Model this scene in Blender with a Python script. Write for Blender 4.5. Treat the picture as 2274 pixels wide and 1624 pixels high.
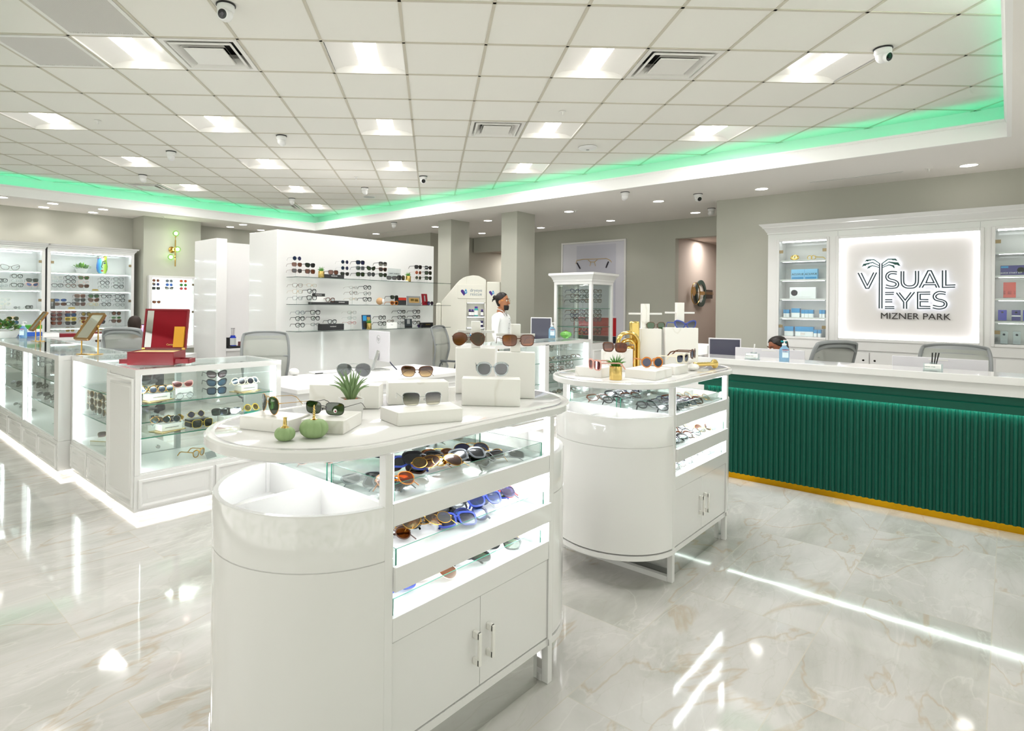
import bpy, bmesh, math, random
from mathutils import Vector, Matrix
for _o in list(bpy.data.objects): bpy.data.objects.remove(_o, do_unlink=True)
SC = bpy.context.scene
COL = SC.collection
PI = math.pi
rnd = random.Random(11)
# ------------------------------------------------------------------ camera
# room axes: X runs towards the reception wall, Y towards the far display wall
F, CX, CY, ROLL = 1319.7, 997.9, 675.7, 0.0097
ANG = math.radians(43.3254)
FW = Vector((math.cos(ANG), math.sin(ANG), 0)); RT = Vector((math.sin(ANG), -math.cos(ANG), 0)); UP = Vector((0, 0, 1))
EYE = Vector((0, 0, 1.5))
cam_d = bpy.data.cameras.new('camera'); cam = bpy.data.objects.new('camera', cam_d); COL.objects.link(cam)
cx_ = RT*math.cos(ROLL) + UP*math.sin(ROLL); cy_ = UP*math.cos(ROLL) - RT*math.sin(ROLL); cz_ = -FW
cam.matrix_world = Matrix(((cx_.x, cy_.x, cz_.x, 0), (cx_.y, cy_.y, cz_.y, 0), (cx_.z, cy_.z, cz_.z, 1.5), (0, 0, 0, 1)))
cam_d.sensor_width = 36; cam_d.sensor_fit = 'HORIZONTAL'; cam_d.lens = F/2274*36
cam_d.shift_x = (1137-CX)/2274; cam_d.shift_y = -(812-CY)/2274; cam_d.clip_start = 0.02
SC.camera = cam
# ------------------------------------------------------------------ world and exposure
SC.view_settings.view_transform = 'Standard'; SC.view_settings.look = 'None'
SC.view_settings.gamma = 1; SC.view_settings.use_curve_mapping = False
SC.view_settings.exposure = 0.26
w = bpy.data.worlds.new('world'); SC.world = w; w.use_nodes = True
wn = w.node_tree; bg = wn.nodes['Background']
tc = wn.nodes.new('ShaderNodeTexCoord'); nz = wn.nodes.new('ShaderNodeTexNoise'); nz.inputs['Scale'].default_value = 14
rp = wn.nodes.new('ShaderNodeValToRGB')
rp.color_ramp.elements[0].position = .42; rp.color_ramp.elements[0].color = (.16, .27, .10, 1)
rp.color_ramp.elements[1].position = .56; rp.color_ramp.elements[1].color = (1, .97, .93, 1)
wn.links.new(tc.outputs['Generated'], nz.inputs['Vector']); wn.links.new(nz.outputs['Fac'], rp.inputs['Fac'])
wn.links.new(rp.outputs['Color'], bg.inputs['Color']); bg.inputs['Strength'].default_value = 1.2
# ------------------------------------------------------------------ lamps of the room (ceiling panels, downlights, coves)
TS, TH = 0.6096, math.radians(-45.0)
def tile(i, j, z=0):      # ceiling tile lattice, 45 degrees to the walls
    a = Vector((2.953, 4.137)); di = Vector((math.cos(TH), math.sin(TH)))*TS; dj = Vector((-math.sin(TH), math.cos(TH)))*TS
    p = a + di*i + dj*j; return Vector((p.x, p.y, z))
TROFFERS = [(i, -1) for i in (-3, 0, 3, 6)] + [(i, 2) for i in (-6, -3, 0, 3, 6)] + [(i, 5) for i in (-6, -3, 0, 3)] + [(i, 8) for i in (-6, -3, 0)] + [(-3, 11)]
TROFFERS += [(0, -4), (3, -4), (6, -4)]
CEIL, SOF = 3.43, 3.085
DOWN = [(2.61, 11.4), (2.61, 11.97), (3.36, 11.43), (3.36, 11.98), (5.93, 11.41), (5.93, 11.96), (6.63, 11.95), (8.68, 10.5), (8.66, 8.58), (8.65, 7.18),
        (10.1, 8.55), (10.13, 7.0), (8.68, 5.43), (10.1, 5.42), (8.68, 3.87), (10.13, 3.87), (8.65, 2.43), (8.67, .34), (8.67, -1.2), (1.92, 11.33), (1.9, 11.97)]
def lamp(kind, name, loc, power, color=(1, .95, .9), size=.5, size_y=None, rot=(0, 0, 0), spread=None):
    d = bpy.data.lights.new(name, kind); d.energy = power; d.color = color
    if kind == 'AREA':
        d.size = size
        if size_y: d.shape = 'RECTANGLE'; d.size_y = size_y
        if spread: d.spread = spread
    elif kind == 'SPOT': d.spot_size = spread or 1.6; d.spot_blend = .6; d.shadow_soft_size = size
    else: d.shadow_soft_size = size
    o = bpy.data.objects.new(name, d); COL.objects.link(o); o.location = loc; o.rotation_euler = rot
    return o
PW_TROF, PW_DOWN = 15, 9
for (i, j) in TROFFERS:
    p = tile(i+.5, j+.5, CEIL-.004)
    lamp('AREA', 'troffer_lamp', p, PW_TROF, (1, .985, .985), .5, .5, (0, 0, TH))
for (x, y) in DOWN:
    lamp('SPOT', 'downlight_lamp', (x, y, SOF-.012), PW_DOWN, (1, .95, .9), .05, spread=2.0)
# daylight from the shop front behind the camera
lamp('AREA', 'shop_front_daylight', (-2.6, 4.0, 1.6), 60, (1, .97, .95), 9, 2.6, (PI/2, 0, -PI/2))
lamp('AREA', 'shop_front_daylight', (3.0, -3.0, 1.6), 30, (1, .97, .95), 8, 2.6, (PI/2, 0, 0))
# ------------------------------------------------------------------ helpers
def at(x, y, z=None, X=None, Y=None, d=None):    # pixel of the photograph -> point on a plane of the room
    a = (x-CX)/F; b = (y-CY)/F; c, s = math.cos(ROLL), math.sin(ROLL)
    r = FW + RT*(c*a+s*b) - UP*(-s*a+c*b)
    t = (z-1.5)/r.z if z is not None else (X/r.x if X is not None else (Y/r.y if Y is not None else d))
    return EYE + r*t
MATS = {}
KIDS = {}
def lin(c):
    if isinstance(c, str): c = tuple(int(c[i:i+2], 16)/255 for i in (0, 2, 4))
    return tuple((v/12.92 if v <= .04045 else ((v+.055)/1.055)**2.4) for v in c) + (1,)
def mat(name, col='cccccc', rough=.5, metal=0, emit=0, ecol=None, coat=0, spec=.5, trans=0, alpha=1, ior=1.45):
    if name in MATS: return MATS[name]
    m = bpy.data.materials.new(name); m.use_nodes = True; b = m.node_tree.nodes['Principled BSDF']
    b.inputs['Base Color'].default_value = lin(col); b.inputs['Roughness'].default_value = rough; b.inputs['Metallic'].default_value = metal
    b.inputs['Specular IOR Level'].default_value = spec; b.inputs['Coat Weight'].default_value = coat; b.inputs['IOR'].default_value = ior
    b.inputs['Transmission Weight'].default_value = trans; b.inputs['Alpha'].default_value = alpha
    if emit: b.inputs['Emission Color'].default_value = lin(ecol or col); b.inputs['Emission Strength'].default_value = emit
    MATS[name] = m; return m
def nd(m, t, **k):
    n = m.node_tree.nodes.new(t)
    for a, v in k.items():
        if a.startswith('i_'): n.inputs[a[2:].replace('_', ' ')].default_value = v
        else: setattr(n, a, v)
    return n
def clear(name, tint='f4fbf8', gloss=.10, rough=.02, grad=None):   # thin pane, lens or acrylic: tinted transparency under a reflecting surface
    if name in MATS: return MATS[name]
    m = bpy.data.materials.new(name); m.use_nodes = True; t = m.node_tree; t.nodes.clear()
    out = nd(m, 'ShaderNodeOutputMaterial'); tr = nd(m, 'ShaderNodeBsdfTransparent'); gl = nd(m, 'ShaderNodeBsdfGlossy'); gl.inputs['Roughness'].default_value = rough
    mx = nd(m, 'ShaderNodeMixShader'); fr = nd(m, 'ShaderNodeLayerWeight', i_Blend=.25); mp = nd(m, 'ShaderNodeMapRange')
    mp.inputs['To Min'].default_value = gloss*.35; mp.inputs['To Max'].default_value = min(1, gloss*4)
    tr.inputs['Color'].default_value = lin(tint)
    if grad:
        g = nd(m, 'ShaderNodeTexCoord'); sp = nd(m, 'ShaderNodeSeparateXYZ'); mr = nd(m, 'ShaderNodeMapRange'); mc = nd(m, 'ShaderNodeMix', data_type='RGBA')
        t.links.new(g.outputs['Generated'], sp.inputs[0]); t.links.new(sp.outputs['Z'], mr.inputs['Value'])
        mr.inputs['From Min'].default_value = .1; mr.inputs['From Max'].default_value = .9
        t.links.new(mr.outputs[0], mc.inputs['Factor']); mc.inputs[6].default_value = lin(grad); mc.inputs[7].default_value = lin(tint); t.links.new(mc.outputs[2], tr.inputs['Color'])
    t.links.new(fr.outputs['Fresnel'], mp.inputs['Value']); t.links.new(mp.outputs[0], mx.inputs[0]); t.links.new(tr.outputs[0], mx.inputs[1]); t.links.new(gl.outputs[0], mx.inputs[2])
    t.links.new(mx.outputs[0], out.inputs[0]); MATS[name] = m; return m
def crom(pts, n=4, closed=True):
    out = []; N = len(pts)
    for i in range(N if closed else N-1):
        if closed: a, b, c, d = pts[i-1], pts[i], pts[(i+1) % N], pts[(i+2) % N]
        else: a, b, c, d = pts[max(i-1, 0)], pts[i], pts[i+1], pts[min(i+2, N-1)]
        for k in range(n):
            t = k/n
            out.append(tuple(.5*(2*b[q]+(c[q]-a[q])*t+(2*a[q]-5*b[q]+4*c[q]-d[q])*t*t+(3*b[q]-a[q]-3*c[q]+d[q])*t**3) for q in range(len(b))))
    if not closed: out.append(tuple(pts[-1]))
    return out
class G:
    def __init__(s, M=None): s.v = []; s.f = []; s.m = []; s.s = []; s.M = M
    def add(s, vs, fs, mi=0, sm=False, M=None):
        o = len(s.v)
        for p in vs:
            p = Vector(p)
            if M is not None: p = M @ p
            if s.M is not None: p = s.M @ p
            s.v.append(p)
        for f in fs: s.f.append([o+i for i in f]); s.m.append(mi); s.s.append(sm)
        return s
    def box(s, x0, y0, z0, x1, y1, z1, mi=0, M=None):
        v = [(x, y, z) for z in (z0, z1) for (x, y) in ((x0, y0), (x1, y0), (x1, y1), (x0, y1))]
        return s.add(v, [(3, 2, 1, 0), (4, 5, 6, 7), (0, 1, 5, 4), (1, 2, 6, 5), (2, 3, 7, 6), (3, 0, 4, 7)], mi, False, M)
    def rings(s, rs, mi=0, sm=True, cap=(True, True), closed=True, loop=False, M=None):
        n = len(rs[0]); vs = [p for r in rs for p in r]; fs = []; K = len(rs)
        for k in range(K if loop else K-1):
            a = k*n; b = ((k+1) % K)*n
            for i in range(n if closed else n-1):
                j = (i+1) % n; fs.append((a+i, a+j, b+j, b+i))
        if not loop and closed:
            if cap[0]: fs.append(tuple(reversed(range(n))))
            if cap[1]: fs.append(tuple((K-1)*n+i for i in range(n)))
        return s.add(vs, fs, mi, sm, M)
    def prism(s, poly, z0, z1, mi=0, sm=False, M=None):
        return s.rings([[(x, y, z0) for x, y in poly], [(x, y, z1) for x, y in poly]], mi, sm, M=M)
    def lathe(s, prof, n=24, c=(0, 0, 0), mi=0, sm=True, M=None, cap=(True, True)):
        return s.rings([[(c[0]+r*math.cos(2*PI*i/n), c[1]+r*math.sin(2*PI*i/n), c[2]+z) for i in range(n)] for r, z in prof], mi, sm, cap=cap, M=M)
    def tube(s, pts, r, n=6, mi=0, closed=False, ry=None, M=None, sm=True):
        pts = [Vector(p) for p in pts]; K = len(pts); rs = []; prev = None
        for k in range(K):
            a = pts[k-1] if (k > 0 or closed) else pts[k]; b = pts[(k+1) % K] if (k < K-1 or closed) else pts[k]
            t = (b-a)
            if t.length < 1e-9: t = Vector((0, 0, 1))
            t.normalize()
            ref = prev if prev is not None else (Vector((0, 0, 1)) if abs(t.z) < .9 else Vector((1, 0, 0)))
            u = ref - t*ref.dot(t)
            if u.length < 1e-6: u = t.orthogonal()
            u.normalize(); prev = u; w_ = t.cross(u)
            rr = r[k] if isinstance(r, (list, tuple)) else r; r2 = (ry[k] if isinstance(ry, (list, tuple)) else ry) if ry else rr
            rs.append([pts[k] + u*(rr*math.cos(2*PI*i/n+PI/n)) + w_*(r2*math.sin(2*PI*i/n+PI/n)) for i in range(n)])
        return s.rings(rs, mi, sm, loop=closed, M=M)
    def ball(s, c, r, n=16, m=10, mi=0, sc=(1, 1, 1), M=None, cut=0):
        prof = []; 
        for k in range(m+1):
            a = -PI/2+PI*k/m; prof.append((max(1e-4, r*math.cos(a)), r*math.sin(a)))
        return s.rings([[(c[0]+q*sc[0]*math.cos(2*PI*i/n), c[1]+q*sc[1]*math.sin(2*PI*i/n), c[2]+z*sc[2]) for i in range(n)] for q, z in prof], mi, True, M=M)
    def build(s, name, mats, parent=None, bevel=0, w=True, seg=2, sub=0, auto=True):
        off = Vector(parent.location) if (parent is not None and w) else Vector((0, 0, 0))
        if parent is not None and w and parent.parent is not None: off = off + Vector(parent.parent.location)
        me = bpy.data.meshes.new(name); me.from_pydata([tuple(p-off) for p in s.v], [], s.f)
        for m_ in (mats if isinstance(mats, (list, tuple)) else [mats]): me.materials.append(MATS[m_] if isinstance(m_, str) else m_)
        me.polygons.foreach_set('material_index', s.m); me.polygons.foreach_set('use_smooth', s.s)
        bm = bmesh.new(); bm.from_mesh(me); bmesh.ops.recalc_face_normals(bm, faces=bm.faces); bm.to_mesh(me); bm.free(); me.set_sharp_from_angle(angle=.7); me.update()
        o = bpy.data.objects.new(name, me); COL.objects.link(o); o.parent = parent
        if parent is not None: KIDS.setdefault(parent.name, []).append(o)
        if bevel:
            b = o.modifiers.new('bevel', 'BEVEL'); b.width = bevel; b.segments = seg; b.limit_method = 'ANGLE'; b.angle_limit = .7
        if sub:
            b = o.modifiers.new('sub', 'SUBSURF'); b.levels = sub; b.render_levels = sub
        return o
def split(g, name, mats, parent, bevel=0, w=True):      # every box of the builder becomes a panel of its own
    out = []
    for k in range(0, len(g.v), 8):
        q = G(); q.v = g.v[k:k+8]; a = k//8*6; q.f = [[i-k for i in f] for f in g.f[a:a+6]]; q.m = g.m[a:a+6]; q.s = g.s[a:a+6]; out.append(q.build(name, mats, parent, bevel, w))
    return out
def tag(o, label=None, cat=None, group=None, kind=None):
    if label: o['label'] = label
    if cat: o['category'] = cat
    if group: o['group'] = group
    if kind: o['kind'] = kind
    return o
def thing(name, label, cat, loc=(0, 0, 0), rz=0, group=None):
    o = bpy.data.objects.new(name, None); COL.objects.link(o); o.location = loc; o.rotation_euler = (0, 0, rz); o.empty_display_size = .1
    return tag(o, label, cat, group)
def struct(name, g, m, bevel=0):
    return tag(g.build(name, m, None, bevel), kind='structure')
def dup(root, loc=None, rz=None, label=None, group=None, rot=None, scale=None):
    r = root.copy(); COL.objects.link(r)
    if loc is not None: r.location = loc
    if rz is not None: r.rotation_euler = (0, 0, rz)
    if rot is not None: r.rotation_euler = rot
    if scale: r.scale = (scale,)*3
    if label: r['label'] = label
    if group: r['group'] = group
    for ch in KIDS.get(root.name, []):
        c = ch.copy(); COL.objects.link(c); c.parent = r
        for gch in KIDS.get(ch.name, []):
            d = gch.copy(); COL.objects.link(d); d.parent = c
    return r
def text(s, name, m, parent, size, M, ext=.0008, align='CENTER', spacing=1.0, bold=0, w=True):
    cu = bpy.data.curves.new(name, 'FONT'); cu.body = s; cu.size = size; cu.extrude = ext; cu.align_x = align; cu.align_y = 'CENTER'; cu.space_character = spacing; cu.offset = bold
    cu.resolution_u = 3
    ob = bpy.data.objects.new(name, cu); me = bpy.data.meshes.new_from_object(ob); bpy.data.objects.remove(ob)
    off = Vector(parent.location) if (parent is not None and w) else Vector((0, 0, 0))
    if parent is not None and w and parent.parent is not None: off = off + Vector(parent.parent.location)
    me.transform(Matrix.Translation(-off) @ M); me.materials.append(MATS[m] if isinstance(m, str) else m)
    o = bpy.data.objects.new(name, me); COL.objects.link(o); o.parent = parent
    if parent is not None: KIDS.setdefault(parent.name, []).append(o)
    return o
def face(o, xd, yd=(0, 0, 1)):      # matrix: local x -> xd, local y -> yd, origin o
    x = Vector(xd).normalized(); y = Vector(yd).normalized(); z = x.cross(y)
    return Matrix(((x.x, y.x, z.x, o[0]), (x.y, y.y, z.y, o[1]), (x.z, y.z, z.z, o[2]), (0, 0, 0, 1)))
def rotz(a, o=(0, 0, 0)): return Matrix.Translation(o) @ Matrix.Rotation(a, 4, 'Z')
# ------------------------------------------------------------------ materials
mat('lacquer', 'e0dfde', .10, coat=.5); mat('white', 'e2e1e0', .35); mat('satin', 'e6e4df', .3); mat('wall', 'b4b4a9', .85); mat('wall_beige', 'bdb1a8', .85)
mat('soffit', 'e9e5e0', .9); mat('tile', 'e9e7e0', .95); mat('tbar', 'c9c3b4', .6); mat('fascia', 'efeeec', .6); mat('cove', 'e2e6e2', .8)
mat('led', 'ffffff', .5, emit=9, ecol='fffaf2'); mat('led_soft', 'ffffff', .5, emit=12, ecol='f4faff'); mat('led_green', '00ff99', .5, emit=2.2, ecol='1cf0ac')
mat('led_line', 'ffffff', .5, emit=5, ecol='fbfdff')
mat('lamp', 'ffffff', .5, emit=12, ecol='fffaf4'); mat('steel', 'c9c9c8', .25, 1); mat('mirror', 'd8dad8', .03, 1); mat('brass', 'bf9a55', .2, 1); mat('gold', 'dcbf76', .2, 1)
mat('gold_kick', 'c08d15', .12, 1); mat('black', '151517', .35); mat('black_gloss', '0c0c0e', .1, coat=.4); mat('dark', '2a2a2c', .5); mat('grey', '8d9090', .5); mat('lightgrey', 'b5b7b6', .5)
mat('green_panel', '004c3c', .45, spec=.35); mat('red_box', '7c101d', .32, coat=.2); mat('cream', 'd9c58e', .7); mat('paper', 'f4f4f2', .7)
clear('glass', 'fafefc', .10); clear('glass_clear', 'fbfefd', .08); mat('glass_edge', '2c7a63', .1, emit=0); clear('acrylic', 'f4f8f8', .16)
mat('hinge', '8a7c62', .3, 1)
# ------------------------------------------------------------------ the room shell
def floor_mat():
    m = mat('marble', 'd6d2c8', .06, spec=.6); t = m.node_tree; b = t.nodes['Principled BSDF']; L = t.links.new
    g = nd(m, 'ShaderNodeNewGeometry'); mp = nd(m, 'ShaderNodeMapping'); mp.inputs['Location'].default_value = (.37, -.05, 0); L(g.outputs['Position'], mp.inputs[0])
    br = nd(m, 'ShaderNodeTexBrick', offset=.5, offset_frequency=2); L(mp.outputs[0], br.inputs['Vector'])
    for k, v in (('Scale', 1.0), ('Mortar Size', .0022), ('Mortar Smooth', .2), ('Bias', 0.0), ('Brick Width', 1.174), ('Row Height', .587)): br.inputs[k].default_value = v
    br.inputs['Color1'].default_value = (0, 0, 0, 1); br.inputs['Color2'].default_value = (1, 1, 1, 1); br.inputs['Mortar'].default_value = (.5, .5, .5, 1)
    # each tile reads another part of the stone
    cb = nd(m, 'ShaderNodeCombineXYZ'); mu = nd(m, 'ShaderNodeMath', operation='MULTIPLY'); mu.inputs[1].default_value = 17
    L(br.outputs['Color'], mu.inputs[0]); L(mu.outputs[0], cb.inputs[0]); L(mu.outputs[0], cb.inputs[2])
    ad = nd(m, 'ShaderNodeVectorMath', operation='ADD'); L(g.outputs['Position'], ad.inputs[0]); L(cb.outputs[0], ad.inputs[1])
    st = nd(m, 'ShaderNodeMapping'); st.inputs['Rotation'].default_value = (0, 0, math.radians(-62)); st.inputs['Scale'].default_value = (.6, 1.7, 1); L(ad.outputs[0], st.inputs[0])
    n1 = nd(m, 'ShaderNodeTexNoise'); n1.inputs['Scale'].default_value = 1.3; n1.inputs['Detail'].default_value = 9; n1.inputs['Roughness'].default_value = .62; n1.inputs['Distortion'].default_value = 1.1; L(st.outputs[0], n1.inputs['Vector'])
    r1 = nd(m, 'ShaderNodeValToRGB'); e = r1.color_ramp.elements; e[0].position = .28; e[0].color = lin('a3a39c'); e[1].position = .72; e[1].color = lin('c9c7c4')
    for p, c in ((.42, 'b3b2ac'), (.52, 'bdbbb7')): x = e.new(p); x.color = lin(c)
    L(n1.outputs['Fac'], r1.inputs[0])
    def vein(scale, lo, hi, col, fac, src):
        v = nd(m, 'ShaderNodeTexNoise'); v.inputs['Scale'].default_value = scale; v.inputs['Detail'].default_value = 5; v.inputs['Distortion'].default_value = .8; L(st.outputs[0], v.inputs['Vector'])
        a = nd(m, 'ShaderNodeMath', operation='SUBTRACT'); a.inputs[1].default_value = .5; L(v.outputs['Fac'], a.inputs[0])
        c = nd(m, 'ShaderNodeMath', operation='ABSOLUTE'); L(a.outputs[0], c.inputs[0])
        d = nd(m, 'ShaderNodeMapRange'); d.inputs['From Min'].default_value = lo; d.inputs['From Max'].default_value = hi; d.inputs['To Min'].default_value = fac; d.inputs['To Max'].default_value = 0; L(c.outputs[0], d.inputs['Value'])
        x = nd(m, 'ShaderNodeMix', data_type='RGBA'); L(d.outputs[0], x.inputs['Factor']); L(src, x.inputs[6]); x.inputs[7].default_value = lin(col); return x.outputs[2]
    c = vein(1.0, 0, .012, 'a88c5c', .35, r1.outputs[0]); c = vein(1.9, 0, 0.015, 'dcdad5', .22, c); c = vein(3.1, 0, .012, 'a5a394', .2, c)
    f = nd(m, 'ShaderNodeMix', data_type='RGBA'); L(br.outputs['Fac'], f.inputs['Factor']); L(c, f.inputs[6]); f.inputs[7].default_value = lin('bdb8ad'); L(f.outputs[2], b.inputs['Base Color'])
    wv = nd(m, 'ShaderNodeTexNoise'); wv.inputs['Scale'].default_value = 4.0; wv.inputs['Detail'].default_value = 1; L(g.outputs['Position'], wv.inputs['Vector'])
    bp = nd(m, 'ShaderNodeBump'); bp.inputs['Strength'].default_value = .05; bp.inputs['Distance'].default_value = .02; L(wv.outputs['Fac'], bp.inputs['Height']); L(bp.outputs[0], b.inputs['Normal'])
    return m
floor_mat()
def marble_mat():      # the display blocks on the islands
    m = mat('block_marble', 'eceae6', .3); t = m.node_tree; b = t.nodes['Principled BSDF']; L = t.links.new
    g = nd(m, 'ShaderNodeNewGeometry'); st = nd(m, 'ShaderNodeMapping'); st.inputs['Rotation'].default_value = (.6, .5, .7); st.inputs['Scale'].default_value = (.8, 3, 1.4); L(g.outputs['Position'], st.inputs[0])
    v = nd(m, 'ShaderNodeTexNoise'); v.inputs['Scale'].default_value = 1.5; v.inputs['Detail'].default_value = 3; v.inputs['Distortion'].default_value = .6; L(st.outputs[0], v.inputs['Vector'])
    a = nd(m, 'ShaderNodeMath', operation='SUBTRACT'); a.inputs[1].default_value = .5; L(v.outputs['Fac'], a.inputs[0]); c = nd(m, 'ShaderNodeMath', operation='ABSOLUTE'); L(a.outputs[0], c.inputs[0])
    r = nd(m, 'ShaderNodeValToRGB'); e = r.color_ramp.elements; e[0].position = 0; e[0].color = lin('e0ddd6'); e[1].position = .018; e[1].color = lin('eceae6'); L(c.outputs[0], r.inputs[0]); L(r.outputs[0], b.inputs['Base Color'])
marble_mat()
struct('floor', G().box(-3, -3.2, -.1, 14, 12.6, 0), 'marble')
struct('wall_left', G().box(-3, 12.25, 0, 9.3, 12.4, SOF), 'wall')
g = G().box(4.12, 11.7, 0, 5.19, 12.25, SOF); struct('wall_left_pier', g, 'wall')
struct('wall_right', G().box(9.2, -3.2, 0, 9.35, 3.2, SOF).box(9.35, 3.05, 0, 10.72, 3.2, SOF), 'wall')
g = G().box(10.72, 3.2, 0, 10.87, 3.7, SOF).box(10.72, 3.7, 2.74, 10.87, 4.45, SOF).box(10.72, 4.45, 0, 10.87, 8.0, SOF).box(10.72, 8.0, 2.735, 10.87, 9.33, SOF)
struct('wall_back', g, 'wall')
g = G().box(9.3, 9.37, 0, 13.5, 9.5, SOF).box(9.3, 9.5, 0, 9.45, 12.3, SOF); struct('wall_niche', g, 'wall')
g = G().box(10.87, 4.5, 0, 14, 4.6, 2.85).box(10.87, 2.4, 2.80, 14, 4.5, 2.85).box(13.0, 2.4, 0, 13.1, 4.5, 2.85).box(10.87, 2.3, 0, 14, 2.4, 2.85); struct('wall_corridor', g, 'wall_beige')
g = G().box(10.87, 7.9, 0, 13.5, 8.0, 2.9).box(13.4, 8, 0, 13.5, 9.37, 2.9).box(10.87, 8, 2.80, 13.4, 9.37, 2.9); struct('wall_passage', g, 'wall_beige')
lamp('AREA', 'corridor_lamp', (11.9, 3.9, 2.78), 22, (1, .93, .87), .3, 1.0); lamp('AREA', 'passage_lamp', (12.2, 8.8, 2.78), 22, (1, .93, .87), .3)
struct('wall_front', G().box(-3.1, -3.3, 0, -3, 12.4, .35).box(-3.1, -3.3, 2.75, -3, 12.4, SOF), 'wall')
# columns
for k, y in enumerate((6.07, 7.6)):
    struct('trim_%d' % (k+1), G().box(8.085, y, 0, 8.6, y+.335, SOF), 'wall')
# soffit, cove and crown around the raised ceiling
X0, X1, Y0, Y1 = .45, 7.45, .03, 11.1
q = .03
g = G().box(X1+q, -3.2, SOF, 11, 12.4, SOF+.04).box(-3, Y1+q, SOF, X1+q, 12.4, SOF+.04).box(-3, -3.2, SOF, X1+q, Y0-q, SOF+.04).box(-3, Y0-q, SOF, X0-q, Y1+q, SOF+.04)
tag(g.build('ceiling_soffit', 'soffit'), kind='structure').name = 'ceiling'
def rectframe(g, prof, mi=0):
    g.rings([[(X0+o, Y0+o, z), (X1-o, Y0+o, z), (X1-o, Y1-o, z), (X0+o, Y1-o, z)] for o, z in prof], mi, False, loop=True)
g = G(); rectframe(g, [(0, SOF-.0005), (0, SOF+.03), (.004, SOF+.12), (.012, SOF+.135), (.006, SOF+.14), (.02, SOF+.155), (.02, 3.25), (-.03, 3.25), (-.031, SOF-.0005)]); struct('trim_3', g, 'fascia')
CW = .27
g = G(); rectframe(g, [(-.03, 3.17), (-CW, 3.17), (-CW, CEIL+.02), (-CW-.04, CEIL+.02), (-CW-.04, 3.13), (-.03, 3.13)]); struct('trim_4', g, 'cove')
e = CW-.035
g = G(); rectframe(g, [(-.045, 3.205), (-.075, 3.205), (-.075, 3.185), (-.045, 3.185)]); t = tag(g.build('light_strip', 'led_green'), 'green LED cove strip running behind the ceiling crown moulding', 'light strip')
gl = [(X1+.06, (Y0+Y1)/2, .04, Y1-Y0), ((X0+X1)/2, Y1+.06, X1-X0, .04), (X0-.06, (Y0+Y1)/2, .04, Y1-Y0), ((X0+X1)/2, Y0-.06, X1-X0, .04)]
for x, y, sx, sy in gl:
    lamp('AREA', 'cove_lamp', (x, y, 3.215), 2.6, (0.0, 1.0, .55), sx, sy, (PI, 0, 0))
# lay-in ceiling: tiles clipped to the cove, fixtures take the place of tiles
def clip(poly, xa, ya, xb, yb):
    for ax, val, sg in ((0, xa, 1), (0, xb, -1), (1, ya, 1), (1, yb, -1)):
        out = []
        for i in range(len(poly)):
            p, q = poly[i-1], poly[i]; dp, dq = (p[ax]-val)*sg, (q[ax]-val)*sg
            if (dp >= 0) != (dq >= 0): t = dp/(dp-dq); out.append((p[0]+(q[0]-p[0])*t, p[1]+(q[1]-p[1])*t))
            if dq >= 0: out.append(q)
        poly = out
        if not poly: break
    return poly
VENTS = [(-2, -1), (4, -1), (2, 2), (-7, 8), (-4, 11)]; GRILLES = [(-3, -2), (-4, -1)]
FIX = set(TROFFERS+VENTS+GRILLES)
ca = (X0-CW, Y0-CW, X1+CW, Y1+CW)
g = G(); b = G()
for i in range(-14, 16):
    for j in range(-14, 20):
        q = [tile(i+a, j+c)[:2] for a, c in ((0, 0), (1, 0), (1, 1), (0, 1))]
        c = clip(q, *ca)
        if len(c) > 2 and (i, j) not in FIX:
            g.prism([(x, y) for x, y in c], CEIL+.004, CEIL+.02)
        for a, c2 in (((0, 0), (1, 0)), ((0, 0), (0, 1))):
            p, q2 = tile(i+a[0], j+a[1]), tile(i+c2[0], j+c2[1]); d = (q2-p).normalized(); n_ = Vector((-d.y, d.x, 0))*.011
            c = clip([(p+n_)[:2], (p-n_)[:2], (q2-n_)[:2], (q2+n_)[:2]], *ca)
            if len(c) > 2: b.prism(c, CEIL-.001, CEIL+.006)
ce = struct('ceiling', g, 'tile'); b.build('grid', 'tbar', ce)
struct('ceiling', G().box(-.2, -.6, 3.75, 8.2, 12, 3.8), 'tile')  # unseen roof slab, added to keep sky light from leaking through ceiling gaps
# troffers
def troffer():
    t = thing('ceiling_light', 'x', 'ceiling light', (0, 0, 0), TH, 'recessed ceiling light panels')
    S = TS/2-.014
    prof = [(-S, 0), (-S, .012), (-.22, .038), (-.14, .05), (-.085, .048)]
    h = G()
    for sg in (-1, 1):
        pts = [(sg*x, z) for x, z in prof]
        h.rings([[(x, -S+.03, z) for x, z in pts], [(x, S-.03, z) for x, z in pts]], 0, True, closed=False)
        h.rings([[(sg*x, S*q, 0) for x, z in prof] for q in (1,)] + [[(sg*x, (S-.03), z) for x, z in prof]], 0, False, closed=False)
        h.rings([[(sg*x, -S, 0) for x, z in prof]] + [[(sg*x, -(S-.03), z) for x, z in prof]], 0, False, closed=False)
    h.box(-S-.006, -S-.006, .055, S+.006, S+.006, .06)
    for a in (-1, 1):
        h.box(min(a*S, a*(S+.006)), -S, -.001, max(a*S, a*(S+.006)), S, .06); h.box(-S, min(a*S, a*(S+.006)), -.001, S, max(a*S, a*(S+.006)), .06)
    h.build('housing', 'satin', t, w=False)
    G().rings([[(x, -S+.01, z) for x, z in ((-.085, .047), (-.05, .03), (.05, .03), (.085, .047))], [(x, S-.01, z) for x, z in ((-.085, .047), (-.05, .03), (.05, .03), (.085, .047))]], 0, True).build('lens', 'lamp', t, w=False)
    return t
NTH = ['first', 'second', 'third', 'fourth', 'fifth', 'sixth']
def ordn(k): return NTH[k] if k < 6 else '%dth' % (k+1)
tp = None
rows = {}
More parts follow.
